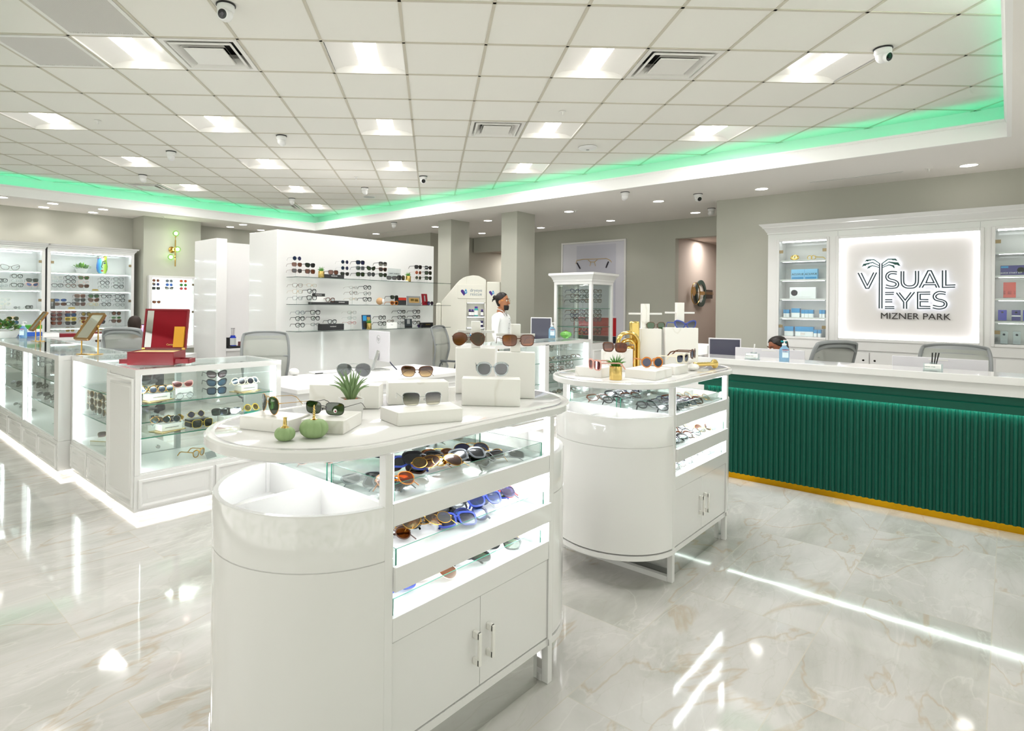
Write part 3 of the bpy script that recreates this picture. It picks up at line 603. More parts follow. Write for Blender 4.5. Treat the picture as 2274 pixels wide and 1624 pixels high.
sanitizer((5.50, 1.36, 1.052), 'clear blue hand sanitizer pump bottle on the reception counter', s=1.08, rz=-PI/2+.6)
def card_holder(loc, label, rz, pens):
    t = thing('card_holder', label, 'card holder', loc, rz, 'business card holders')
    G().box(-.055, -.012, 0, .055, .03, .004).box(-.055, -.012, 0, .055, -.009, .018).box(-.055, .027, 0, .055, .030, .05).box(-.055, .01, .004, .055, .012, .055).build('tray', 'acrylic', t, w=False)
    c = G().box(-.046, -.008, .004, .046, .006, .05).build('cards', 'paper', t, w=False)
    text('VISUAL EYES', 'lettering', mat('ink_green', '5f7f78', .5), t, .011, face((-.016, -.0085, .030), (1, 0, 0)), w=False)
    for q in range(3): G().box(.016, -.0088, .018+q*.008, .040, -.008, .0195+q*.008).build('print_line', 'lightgrey', t, w=False)
    g = G().box(-.02, .03, 0, .02, .07, .003); 
    for a in (-.02, .018): g.box(a, .03, 0, a+.002, .07, .06)
    for a in (.03, .068): g.box(-.02, a, 0, .02, a+.002, .06)
    g.build('pen_cup', 'acrylic', t, w=False); return t
card_holder((5.47, 1.60, 1.052), 'clear business card holder with white pen, left part of reception counter', -PI/2, 1)
card_holder((5.50, .40, 1.052), 'clear business card holder with black pens, right part of reception counter', -PI/2, 0)
for (x, y, dx, dy, m_, lb) in ((5.52, 1.605, .004, .01, 'white', 'white pen standing in the left card holder cup'), (5.55, .40, .012, .012, 'black', 'black pen in right card holder cup, leaning right'), (5.55, .41, -.008, .004, 'black', 'black pen in right card holder cup, nearly upright'), (5.545, .392, .006, .022, 'black', 'black pen in right card holder cup, leaning towards the reception chair')):
    a = Vector((x, y, 1.057)); b_ = a+Vector((dx, -dy, .125)); t_ = thing('pen', lb, 'pen', tuple(a), 0, 'pens in the card holders'); G().tube([a, a+(b_-a)*.8], .004, 8).build('barrel', m_, t_); G().tube([a+(b_-a)*.8, b_], .0046, 8).build('cap', m_, t_)
# ------------------------------------------------------------------ reception wall cabinets with the shop sign
t = thing('reception_cabinet', 'white wall cabinetry with cornice, lit sign panel and display niches', 'cabinet', (9.0, .9, 0)); RC = t
XF = 8.8
def wbox(g, y0, y1, z0, z1, x0=XF, x1=9.199, mi=0): g.box(x0, y0, z0, x1, y1, z1, mi)
g = G(); NL, NR, SG = (1.703, 2.245), (-.44, .12), (.245, 1.567)
YL, YR = 2.385, -1.85
for a, b in ((NL[1], YL), (SG[1], NL[0]), (NR[1], SG[0]), (YR, NR[0])): wbox(g, a, b, .98, 2.49)
for a, b in (NL, NR): wbox(g, a, b, 2.375, 2.49); wbox(g, a, b, .98, 1.12); wbox(g, a, b, 1.12, 2.375, 9.12)
wbox(g, *SG, 2.37, 2.49); wbox(g, *SG, .98, 1.125); g.box(8.9, .246, 1.126, 9.19, 1.566, 2.369)
wbox(g, YR, YL, 0, .98, XF+.02); split(g, 'panel', 'lacquer', t)
co = [(8.805, 2.47), (8.79, 2.48), (8.79, 2.50), (8.78, 2.51), (8.76, 2.55), (8.74, 2.565), (8.74, 2.575), (8.715, 2.60), (8.705, 2.615), (9.199, 2.615), (9.199, 2.47)]
G().rings([[(x, YR, z) for x, z in co], [(x, YL-(x-8.80)*(1 if x < 9 else .0)+(.0), z) for x, z in co]], 0, False).build('cornice', 'lacquer', t)
g = G()
for (a, b), z0, z1, f in ((NL, 1.12, 2.375, .03), (NR, 1.12, 2.375, .03), (SG, 1.125, 2.37, .035)):
    for (ya, yb, za, zb) in ((a-f, a, z0-f, z1+f), (b, b+f, z0-f, z1+f), (a, b, z0-f, z0), (a, b, z1, z1+f)): g.box(XF-.014, ya, za, XF, yb, zb)
g.build('moulding', 'lacquer', t, .005)
for y in (1.582, .243): G().box(XF-.002, y-.002, 1.16, XF, y+.002, 2.47).build('seam', 'lightgrey', t)
# base doors
for a, b, nm in ((.70, 1.24, 0), (1.245, 1.56, 1), (-.5, .11, 2), (.25, .695, 1), (1.72, 2.37, 1)):
    d = G().box(XF-.002, a+.004, .10, XF+.02, b-.004, .955).build('door', 'white', t, .002)
    for y in ((b-.05,) if nm == 0 else (a+.06,) if nm == 1 else (a+.06, b-.3)):
        G().lathe([(.012, 0), (.012, .006), (.001, .007)], 14, M=face((XF-.002, y, .86), (0, 0, 1), (0, 1, 0)) @ Matrix.Rotation(PI, 4, 'X')).build('lock', 'hinge', d)
# niches: shelves, lights, glass doors
NZ = (1.37, 1.62, 1.872, 2.127)
for (a, b) in (NL, NR):
    for z in NZ:
        G().box(XF+.03, a, z-.022, 9.12, b, z).build('shelf', 'white', t)
        G().box(XF+.045, a+.03, z-.027, XF+.065, b-.03, z-.022).build('light_strip', 'led_line', t)
    G().box(XF+.05, a+.02, 2.364, XF+.09, b-.02, 2.372).build('light_strip', 'led_line', t)
    m_ = (a+b)/2
    for c, d in ((a+.004, m_-.001), (m_+.001, b-.004)): G().box(XF+.004, c, 1.124, XF+.009, d, 2.371).build('glass_door', 'glass_clear', t)
    for y in (a+.02, b-.02):
        for z in (1.25, 2.24): G().box(XF-.002, y-.025, z-.02, XF+.004, y+.025, z+.02).build('hinge', 'hinge', t)
G().box(XF-.004, 1.94, 1.14, XF+.004, 1.99, 1.17).build('lock', 'steel', t)
# sign panel, edge light, letters
mat('sign_panel', 'dcd8d6', .35); mat('ink', '0d2a2c', .4); mat('ink_palm', '0b4a40', .4); mat('halo', 'ffffff', .5, emit=4, ecol='dfe9ff')
sg = thing('shop_sign', 'backlit shop sign of palm tree and black double line letters on glowing white panel', 'sign', (8.86, .9, 1.75))
G().box(8.875, .248, 1.128, 8.885, 1.564, 2.367).build('panel', 'sign_panel', sg)
g = G(); q = .008
for (ya, yb, za, zb) in ((.247, .247+q, 1.127, 2.367), (1.5645-q, 1.5645, 1.127, 2.367), (.255, 1.556, 1.127, 1.127+q), (.255, 1.556, 2.367-q, 2.367)): g.box(8.835, ya, za, 8.862, yb, zb)
g.build('edge_light', mat('led_sign', 'ffffff', .5, emit=4.5, ecol='fbfbff'), sg)
XS = 8.845
def sp(x, y): return at(1850+x*.22164, 500+y*.22164, X=XS)
strokes = [[(252,480),(330,634),(358,634),(437,475)], [(283,480),(344,605),(408,475)], [(466,384),(463,836)], [(491,384),(490,836)],
 [(642,470),(600,465),(565,470),(537,492),(530,525),(550,556),(590,568),(624,580),(632,597),(612,612),(575,612),(530,600)], [(640,492),(600,488),(572,492),(556,508),(556,526),(580,542),(620,552),(650,572),(657,600),(640,625),(600,634),(560,634),(524,627)],
 [(683,463),(683,560),(692,602),(725,627),(770,633),(815,627),(845,600),(855,558),(856,460)], [(708,463),(708,560),(716,590),(740,607),(770,610),(800,605),(820,588),(827,556),(827,460)],
 [(865,628),(952,458),(983,458),(1065,628)], [(893,628),(912,598),(1024,597),(1038,628)], [(932,578),(968,489),(1012,577),(932,578)], [(1097,455),(1097,625),(1224,622)], [(1130,453),(1130,603),(1226,600)],
 [(522,677),(612,675)], [(522,696),(610,694)], [(522,749),(595,749)], [(522,770),(595,770)], [(520,818),(615,818)], [(520,836),(615,836)],
 [(635,678),(708,772),(708,838)], [(663,677),(723,752),(783,674)], [(817,672),(737,772),(737,840)],
 [(975,671),(848,673),(848,837),(976,836)], [(975,693),(873,694),(873,746),(957,748)], [(957,768),(873,768),(873,814),(976,816)],
 [(1130,675),(1090,667),(1050,668),(1015,690),(1004,720),(1022,750),(1070,764),(1108,776),(1114,798),(1092,814),(1050,815),(1000,804)], [(1128,696),(1090,690),(1056,692),(1034,706),(1032,724),(1052,740),(1095,750),(1130,768),(1140,798),(1125,826),(1085,840),(1045,840),(998,829)]]
def stroke(g, pts, w_, x0, x1):
    P_ = [sp(*p) for p in pts]; P_ = [Vector((p.y, p.z)) for p in P_]; cl = (P_[0]-P_[-1]).length < 1e-6; K = len(P_); L_, R2 = [], []
    for k in range(K):
        a = (P_[k]-P_[k-1]).normalized() if k else ((P_[0]-P_[-2]).normalized() if cl else None); b = (P_[k+1]-P_[k]).normalized() if k < K-1 else ((P_[1]-P_[0]).normalized() if cl else None)
        d = a if b is None else b if a is None else (a+b)
        if d.length < .01: d = b
        d = d.normalized(); n_ = Vector((-d.y, d.x)); c_ = max(.45, n_.dot(Vector((-b.y, b.x))) if b is not None and a is not None else 1); L_.append(P_[k]+n_*w_/c_); R2.append(P_[k]-n_*w_/c_)
    for k in range(K-1):
        g.prism([], 0, 0) if 0 else g.add([(x, *q_) for x in (x0, x1) for q_ in (L_[k], L_[k+1], R2[k+1], R2[k])], [(0, 1, 2, 3), (7, 6, 5, 4), (0, 4, 5, 1), (2, 6, 7, 3), (1, 5, 6, 2), (3, 7, 4, 0)])
g = G(); h = G()
for s_ in strokes:
    if len(s_) > 6: s_ = crom(s_, 4, False)
    stroke(g, s_, .0064, XS-.008, XS); stroke(h, s_, .005, XS, XS+.002)
g.build('letters', 'ink', sg)
fr = [[(316,371),(336,347),(412,342),(468,381),(466,390),(412,353),(385,352),(375,360),(360,357),(350,366),(335,362)], [(290,420),(305,390),(398,370),(463,404),(461,412),(398,381),(370,386),(355,396),(340,396),(325,410),(310,408)], [(342,443),(352,416),(395,402),(461,420),(460,428),(398,412),(378,418),(368,430),(355,432)],
 [(492,381),(550,338),(628,336),(649,361),(630,357),(615,352),(600,354),(585,347),(552,348),(494,390)], [(495,406),(560,366),(655,375),(676,409),(655,407),(640,398),(622,400),(600,388),(560,377),(497,415)], [(497,421),(560,394),(612,404),(621,433),(605,428),(595,416),(560,404),(497,429)]]
p_ = G()
for f in fr:
    pts = [sp(*q_) for q_ in f]
    p_.rings([[(XS-.008, p.y, p.z) for p in pts], [(XS, p.y, p.z) for p in pts]], 0, False); h.rings([[(XS, p.y, p.z) for p in pts], [(XS+.002, p.y, p.z) for p in pts]], 0, False)
p_.build('palm_fronds', 'ink_palm', sg); h.build('halo_light', 'halo', sg)
a, b = sp(514, 918), sp(1130, 918); text('MIZNER PARK', 'lettering', mat('ink_warm', '2a2320', .4), sg, .105, face((XS+.012, (a.y+b.y)/2, (a.z+b.z)/2), (0, -1, 0)), .004, spacing=1.0)
# goods in the niches
mat('pk_blue', '2a8cc4', .5); mat('pk_white', 'eef1f2', .5); mat('pk_aqua', '86bfe6', .5); mat('pk_purple', '3b2f7a', .45); mat('pk_navy', '2a2aa8', .4); mat('pk_red', 'cf4a35', .5); mat('pk_silver', 'a9b0b4', .35, .6)
def carton(name, label, y0, y1, z0, h, x0=8.92, dep=.07, body='pk_white', lid=None, lidh=.5, group=None, txt=None, tsz=.02, tm=None, cat='box'):
    z0 += .001; y0, y1 = (y0, y1) if y0 < y1 else (y1, y0)
    t = thing(name, label, cat, (x0+dep/2, (y0+y1)/2, z0), 0, group)
    G().box(x0, y0, z0, x0+dep, y1, z0+h*(1-lidh if lid else 1)).build('body', body, t, .001)
    if lid: G().box(x0-.001, y0-.001, z0+h*(1-lidh), x0+dep+.001, y1+.001, z0+h).build('lid', lid, t, .001)
    if txt: text(txt, 'lettering', tm or 'ink', t, tsz, face((x0-.0012, (y0+y1)/2, z0+h*.5), (0, -1, 0)))
    return t
def row(pxs, z, ht, x=8.92):
    return [at(p, 700, X=x).y for p in pxs]
s4 = .1847
def cy(x): return at(1690+x*s4, 640, X=8.92).y
for k, (a, b, c_) in enumerate(((360, 518, 'left'), (520, 676, 'right'))):
    t_ = carton('contact_lens_box', 'pale blue water print contact lens box, %s one of the pair on the second shelf' % c_, cy(b), cy(a), 1.872, .135, body='pk_aqua', group='contact lens boxes', txt='ACUVUE', tsz=.036)
    G().box(8.917, cy(b)+.01, 1.878, 8.9195, cy(a)-.01, 1.905).build('label_band', 'pk_blue', t_)
t_ = carton('contact_lens_box', 'white box with a round blue green eye printed on it, third shelf', cy(658), cy(345), 1.62, .148, body='pk_white')
yc, zc = cy(400), 1.62+.075
G().lathe([(.040, 0), (.040, .0015), (.001, .0016)], 28, M=face((8.92, yc, zc), (0, 0, 1), (0, 1, 0)) @ Matrix.Rotation(PI, 4, 'X')).build('printed_iris', mat('iris', '3aa6a8', .4), t_); G().lathe([(.016, .001), (.016, .003), (.001, .0031)], 20, M=face((8.92, yc, zc), (0, 0, 1), (0, 1, 0)) @ Matrix.Rotation(PI, 4, 'X')).build('printed_pupil', 'black', t_)
G().box(8.918, cy(600), 1.638, 8.9195, cy(360), 1.640).build('printed_line', 'grey', t_)
NB = [('narrow blue and white carton at the left of the fourth shelf', 272, 302, .1), ('narrow blue and white carton, second on the fourth shelf', 305, 340, .1), ('wide blue and white carton on the fourth shelf', 368, 466, .118), ('blue and white carton, first of the joined three on the fourth shelf', 487, 525, .1), ('blue and white carton, middle of the joined three on the fourth shelf', 528, 570, .1), ('blue and white carton, last of the joined three on the fourth shelf', 573, 628, .1), ('blue and white carton by the right hinge side of the fourth shelf', 703, 732, .1), ('blue and white carton at the far right of the fourth shelf', 737, 768, .1)]
for lb, a, b, h_ in NB: carton('skincare_box', lb, cy(b), cy(a), 1.37, h_, lid='pk_blue', group='blue and white cartons in the left niche')
for lb, a, b, h_ in (('wide blue and white carton at the left of the bottom shelf', 285, 390, .125), ('largest long blue topped carton on the bottom shelf', 415, 632, .125), ('small blue and white carton right of the long one, bottom shelf', 636, 676, .09), ('small blue and white carton at far right, bottom shelf', 684, 722, .09)):
    carton('skincare_box', lb, cy(b), cy(a), 1.12, h_, lid='pk_blue', group='blue and white cartons in the left niche')
# gold ornaments
t_ = thing('knot_ornament', 'gold loop knot ornament on the top shelf of the left niche', 'ornament', (8.95, cy(385), 2.127))
c0 = Vector((8.95, cy(385), 2.127)); g = G()
for q in range(4):
    a = q*PI/4+.3; g.tube([c0+Vector((.02*math.sin(u), .05*math.cos(u)*math.cos(a)-.01, .035+.033*math.sin(u)*(.6+.4*math.sin(a))+.004*q)) for u in [2*PI*i/20 for i in range(20)]], .006, 8, closed=True)
g.build('loops', 'gold', t_); G().box(8.92, cy(455), 2.1275, 8.98, cy(320), 2.131).build('base', 'glass_clear', t_)
t_ = thing('spectacles_ornament', 'large gold spectacles shaped ornament on the top shelf of the left niche', 'ornament', (8.93, cy(640), 2.127))
for yq in (cy(580), cy(625)): G().tube([(8.93, yq+.026*math.cos(u), 2.158+.026*math.sin(u)) for u in [2*PI*i/20 for i in range(20)]], .005, 8, closed=True).build('ring', 'gold', t_)
G().tube([(8.93, cy(640), 2.168), (8.94, cy(680), 2.162), (8.95, cy(740), 2.158), (8.95, cy(765), 2.134)], .006, 8).build('arm', 'gold', t_)
def cr(x): return at(1850+x*.22164, 640, X=8.92).y
t_ = carton('eye_care_kit', 'purple quick start kit box in the right niche', cr(1990), cr(1675), 1.876, .105, body='pk_purple'); text('QUICK START KIT', 'lettering', 'paper', t_, .022, face((8.9188, cr(1780), 1.90), (0, -1, 0)))
G().box(8.918, cr(1755), 1.955, 8.9195, cr(1680), 1.975).build('corner_label', 'pk_blue', t_); G().lathe([(.03, 0), (.03, .001), (.001, .0012)], 24, M=face((8.92, cr(1880), 1.93), (0, 0, 1), (0, 1, 0)) @ Matrix.Rotation(PI, 4, 'X')).build('round_badge', 'paper', t_)
t_ = thing('gift_box', 'open red gift box with two small cups in the right niche', 'box', (8.95, cr(1770), 1.631)); G().box(8.92, cr(1832), 1.631, 8.99, cr(1705), 1.665).build('base', 'pk_red', t_, .001); G().box(8.985, cr(1832), 1.66, 8.992, cr(1705), 1.80).build('lid', 'pk_red', t_, .001)
for x in (1735, 1797): G().lathe([(.014, 0), (.018, .04), (.016, .04), (.013, .004)], 18, (8.95, cr(x), 1.666), cap=(True, True)).build('cup', 'pk_red', t_)
for k, (a, b, m_, lb) in enumerate(((1655, 1742, 'pk_navy', 'deep blue carton at the left of the fourth right niche shelf'), (1792, 1882, 'pk_purple', 'purple carton with white band in the right niche'), (1908, 2000, 'pk_navy', 'deep blue carton at the right edge of the photo'))):
    t_ = carton('skincare_box', lb, cr(b), cr(a), 1.379, .115, body=m_, group='blue and purple cartons in the right niche')
    if k == 1: G().box(8.918, cr(b), 1.425, 8.9195, cr(a), 1.437).build('band', 'paper', t_)
    G().lathe([(.010, 0), (.010, .001), (.001, .0012)], 16, M=face((8.92, (cr(a)+cr(b))/2, 1.47), (0, 0, 1), (0, 1, 0)) @ Matrix.Rotation(PI, 4, 'X')).build('logo', 'paper', t_)
for a, b, lb in ((1680, 1755, 'silver carton at the left of the right niche bottom shelf'), (1808, 1885, 'silver carton, second on the right niche bottom shelf')):
    t_ = carton('skincare_box', lb, cr(b), cr(a), 1.124, .135, body='pk_silver', group='silver cartons in the right niche')
    G().lathe([(.011, 0), (.011, .001), (.001, .0012)], 16, M=face((8.92, (cr(a)+cr(b))/2, 1.225), (0, 0, 1), (0, 1, 0)) @ Matrix.Rotation(PI, 4, 'X')).build('logo', 'pk_navy', t_)
# framed poster on the back wall
mat('poster', 'd2d1da', .35); mat('poster_grey', 'c3c3d0', .4); mat('poster_red', 'b3101c', .4); mat('poster_navy', '23202c', .4); mat('gold_ink', 'c9a96a', .4)
t = thing('framed_poster', 'tall framed poster of thin gold spectacles with red and black band', 'poster', (10.7, 6.1, 1.7)); y0, y1, z0, z1 = 5.405, 6.86, .70, 2.80
g = G(); f = .035
for (a, b, c, d) in ((y0, y0+f, z0, z1), (y1-f, y1, z0, z1), (y0+f, y1-f, z0, z0+f), (y0+f, y1-f, z1-f, z1)): g.box(10.68, a, c, 10.719, b, d)
g.build('frame', 'white', t, .004); G().box(10.70, y0+f, z0+f, 10.715, y1-f, z1-f).build('print', 'poster', t)
G().box(10.698, 5.62, 1.30, 10.6995, 6.50, 2.72).build('picture_field', 'poster_grey', t); G().box(10.698, 5.60, .90, 10.6995, 6.55, 1.26).build('red_band', 'poster_red', t); G().box(10.698, 5.60, .76, 10.6995, 6.55, .895).build('dark_band', 'poster_navy', t)
def pp(x, y): return at(1240+x*.1671, 520+y*.1671, X=10.69)
g = G(); g.tube([pp(*p) for p in ((230, 395), (245, 350), (330, 335), (470, 332), (640, 325), (690, 350), (705, 375))], .006, 6); g.tube([pp(*p) for p in ((395, 345), (430, 372), (480, 372), (515, 340))], .006, 6); g.tube([pp(*p) for p in ((430, 372), (420, 425))], .005, 6); g.tube([pp(*p) for p in ((480, 372), (492, 425))], .005, 6)
g.build('printed_spectacles', 'gold_ink', t); g = G(); g.tube([pp(248, 385), pp(290, 462)], .014, 6); g.tube([pp(665, 365), pp(632, 448)], .014, 6); g.build('printed_temple_tips', 'poster_navy', t)
# corridor wall sculpture
t = thing('wall_sculpture', 'brass and dark green ring wall sculpture with long rods in the corridor', 'wall art', (12.05, 4.45, 1.78))
def pw(x, y, Y=4.45): return at(1240+x*.1671, 520+y*.1671, Y=Y)
mat('dark_green', '1f3a34', .4); mat('dark_brown', '2c2019', .4)
c_ = pw(1895, 790); 
def ringm(g, c, rx, rz_, r): g.tube([(c.x+rx*math.cos(u), c.y, c.z+rz_*math.sin(u)) for u in [2*PI*i/36 for i in range(36)]], r, 8, closed=True, ry=.01)
g = G(); ro, ri = .265, .185
g.rings([[(c_.x+r*math.cos(u), y, c_.z+r*math.sin(u)) for u in [2*PI*i/40 for i in range(40)]] for r, y in ((ri, 4.44), (ro, 4.44), (ro, 4.465), (ri, 4.465))], 0, False, loop=True); g.build('large_ring', 'dark_green', t)
G().rings([[(c_.x+.186*math.cos(u), y, c_.z+.186*math.sin(u)) for u in [2*PI*i/40 for i in range(40)]] for y in (4.470, 4.475)], 0, False).build('disc', 'satin', t)
c2 = pw(1825, 790, 4.40); g = G(); ringm(g, c2, .21, .21, .006); g.build('thin_ring', 'brass', t); c3 = pw(1800, 760, 4.41); G().rings([[(c3.x+.09*math.cos(u), y, c3.z+.09*math.sin(u)) for u in [2*PI*i/30 for i in range(30)]] for y in (4.405, 4.41)], 0, False).build('small_disc', 'brass', t)
a = pw(1960, 740); b = pw(2045, 860); G().box(a.x, 4.44, b.z, b.x, 4.46, a.z).build('plate', 'dark_brown', t, .01)
for q in (-.02, 0, .02): G().tube([(c_.x-.55, 4.42, c_.z+.01+q), (c_.x+.6, 4.42, c_.z+.01+q)], .004, 6).build('rod', 'brass', t)
G().box(c_.x-.12, 4.415, c_.z-.03, c_.x+.10, 4.425, c_.z+.04).box(c_.x-.02, 4.42, c_.z-.02, c_.x+.02, 4.499, c_.z+.03).build('clasp', 'brass', t)
a = at(1044, 607, X=13.39); b = at(1097, 700, X=13.39)
t = thing('abstract_painting', 'red and lilac abstract painting glimpsed beyond the columns', 'painting', (13.38, (a.y+b.y)/2, (a.z+b.z)/2)); y0, y1 = b.y, a.y
G().box(13.36, y0, a.z-.9, 13.399, y1, a.z).build('canvas', mat('paint_red', 'a8303a', .6), t)
for q, (f0, f1, m_) in enumerate(((.0, .22, mat('paint_wine', '7c1f30', .6)), (.35, .5, mat('paint_lilac', 'a39ac8', .6)), (.55, .78, mat('paint_olive', 'b9bfa0', .6)), (.86, 1.0, mat('paint_grey', 'c8c6d6', .6)))): G().box(13.355, y0+(y1-y0)*f0, a.z-.9, 13.36, y0+(y1-y0)*f1, a.z-.02*q).build('colour_field', m_, t)
# ------------------------------------------------------------------ left wall display cases
mat('case_back', 'eef1f2', .35)
def wallcase(label, xa, xb, z0, shelves, grp=None):
    t = thing('wall_display_case', label, 'display case', ((xa+xb)/2, 12.0, 0), group=grp)
    F_, B_ = 11.87, 12.2; P = .05
    g = G().box(xa, B_, z0, xb, 12.249, 2.329).box(xa, F_, z0, xa+P, B_, 2.329).box(xb-P, F_, z0, xb, B_, 2.329).box(xa, F_, 2.33, xb, 12.249, 2.38).box(xa, F_, 0, xb, 12.249, z0-.001); split(g, 'panel', 'lacquer', t)
    co = [(11.868, 2.37), (11.86, 2.375), (11.86, 2.39), (11.845, 2.40), (11.83, 2.43), (11.81, 2.435), (11.80, 2.455), (11.795, 2.46), (12.249, 2.46), (12.249, 2.37)]
    G().rings([[(xa-.0, y, z) for y, z in co], [(xb+(max(0, 11.868-y)*1.0 if grp is None or True else 0), y, z) for y, z in co]], 0, False).build('cornice', 'lacquer', t)
    for z in shelves:
        G().box(xa+P, F_+.03, z-.022, xb-P, B_, z).build('shelf', 'lacquer', t); G().box(xa+P+.02, F_+.035, z-.030, xb-P-.02, F_+.055, z-.022).build('light_strip', 'led_soft', t)
    G().box(xa+P+.01, F_+.03, 2.318, xb-P-.01, F_+.06, 2.328).build('light_strip', 'led_soft', t)
    m_ = (xa+xb)/2
    for a, b in ((xa+P, m_-.001), (m_+.001, xb-P)): G().box(a, F_+.002, z0+.01, b, F_+.007, 2.325).build('glass_door', 'glass_clear', t)
    for x in (xa+P+.022, xb-P-.022):
        for z in (2.15, 1.50): G().box(x-.022, F_-.004, z-.022, x+.022, F_+.002, z+.022).build('hinge', 'hinge', t)
    G().box(m_-.015, F_-.002, 2.322, m_+.015, F_+.01, 2.332).build('catch', 'hinge', t)
    return t
WL = wallcase('left wall display case cut by the photo edge, above the green book', 1.2, 2.618, .62, (1.992, 1.676, 1.352))
WR = wallcase('right wall display case with painted face vase on its top shelf', 2.648, 4.02, .62, (1.992, 1.678, 1.353, 1.027))
G().box(2.62, 11.9, .0, 2.646, 12.24, 2.36).build('gap_strip', 'dark', WR)
# lit case set in the pier
t = thing('pier_display_case', 'brightly lit shallow display case on the pier below the wall sconce', 'display case', (4.63, 11.66, .6)); xa, xb, zt = 4.19, 5.075, 1.985; f = .055
g = G()
for (a, b, c, d) in ((xa, xa+f, .6, zt), (xb-f, xb, .6, zt), (xa+f, xb-f, zt-.04, zt), (xa+f, xb-f, .6, .65)): g.box(a, 11.60, c, b, 11.699, d)
g.build('frame', 'lacquer', t, .004); G().box(xa+f, 11.692, .65, xb-f, 11.699, zt-.04).build('light_panel', mat('glow_panel', 'ffffff', .5, emit=.95, ecol='fcffff'), t)
for z in (1.678, 1.41, 1.14): G().box(xa+f, 11.615, z-.005, xb-f, 11.69, z).build('shelf', 'glass_clear', t)
G().box(xa+f, 11.603, .66, xb-f, 11.607, zt-.045).build('glass_door', 'glass_clear', t)
for x in (xa+f+.02, xb-f-.02):
    for z in (1.83, 1.3): G().box(x-.018, 11.596, z-.018, x+.018, 11.602, z+.018).build('hinge', 'hinge', t)
# wall sconce
mat('glass_green', 'a5c98a', .05, trans=.85, ior=1.2); mat('bulb', 'ffffff', .5, emit=14, ecol='f4ffe6'); mat('glass_lime', '9be07a', .1, trans=.6, ior=1.3)
t = thing('wall_sconce', 'brass wall sconce with three lit green glass globes', 'wall lamp', (4.64, 11.6, 2.5))
YS = 11.60
def ps(x, y, Y=YS): return at(320+x*.12317, 500+y*.12317, Y=Y)
a = ps(560, 745); b = ps(565, 270); c = ps(562, 205); G().tube([(b.x, YS, a.z), (b.x, YS, b.z)], .012, 10).tube([(b.x, YS, b.z), (b.x, YS, c.z)], .006, 8).build('rod', 'brass', t)
pc = ps(525, 440); G().lathe([(.06, 0), (.06, .012), (.03, .02), (.03, .1), (.001, .1)], 24, M=face((b.x-.03, 11.7, pc.z), (1, 0, 0), (0, 0, 1)) ).build('wall_plate', 'brass', t)
for (x, y, side) in ((570, 152, 0), (600, 438, 1), (478, 578, -1)):
    p = ps(x, y); G().ball((p.x, YS-.01, p.z), .058, 20, 12).build('globe', 'glass_green', t); G().ball((p.x, YS-.01, p.z), .026, 14, 8).build('bulb', 'bulb', t)
    if side: G().tube([(p.x-side*.055, YS-.01, p.z), (b.x, YS-.005, p.z)], .013, 8).build('socket', 'brass', t)
    else: G().tube([(p.x, YS, p.z-.075), (p.x, YS, p.z-.05)], .014, 8).build('socket', 'brass', t)
    lamp('POINT', 'sconce_lamp', (p.x, YS-.09, p.z), 1.2, (.85, 1, .7), .05)
# ------------------------------------------------------------------ product kiosk beside the columns
o = at(1028, 700, d=10.4); KX, KR = Vector((o.x, o.y, 0)), ANG-PI/2
mat('kiosk', 'eceadf', .45)
t = thing('product_kiosk', 'cream product kiosk with curved top and purple and blue heart logo', 'display kiosk', tuple(KX), KR)
sil = [(-.37, .06), (-.37, 1.55), (-.12, 1.86), (-.07, 1.915), (0, 1.965), (.08, 1.995), (.17, 2.01), (.27, 2.0), (.36, 1.955), (.40, 1.93), (.40, .06)]
W_ = (.06, .385, .75, 1.53)      # opening x0,x1,z0,z1
g = G()
def slabk(pts, y0, y1): g.rings([[(x, y0, z) for x, z in pts], [(x, y1, z) for x, z in pts]], 0, False)
slabk([(-.37, .06), (-.37, 1.55), (-.12, 1.86), (-.07, 1.915), (0, 1.965), (W_[0], 1.99), (W_[0], .06)], 0, .30)
slabk([(W_[0], W_[3]), (W_[0], 1.99), (.17, 2.01), (.27, 2.0), (.36, 1.955), (.40, 1.93), (.40, W_[3])], 0, .30); g.box(W_[0], 0, .06, .40, .30, W_[2]).box(W_[1], 0, W_[2], .40, .30, W_[3]).box(W_[0], .28, W_[2], W_[1], .30, W_[3])
g.build('body', 'kiosk', t, .006, w=False)
G().box(-.47, .02, .06, -.385, .3, 1.52).build('side_fin', 'kiosk', t, .02, w=False); G().box(-.45, 0.01, 0, .40, .28, .06).build('plinth', 'kiosk', t, w=False)
G().box(-.095, -.012, 1.60, .38, 0, 1.845).build('logo_panel', 'kiosk', t, .004, w=False)
for z in (1.29, 1.10, .93): G().box(W_[0], .02, z-.012, W_[1], .28, z).build('shelf', 'white', t, w=False)
for z in (W_[3]-.004, 1.276, 1.086): G().box(W_[0]+.02, .03, z-.004, W_[1]-.02, .045, z).build('light_strip', 'led_soft', t, w=False)
mat('logo_purple', '4b2a86', .5); mat('logo_blue', '1f8fc4', .5)
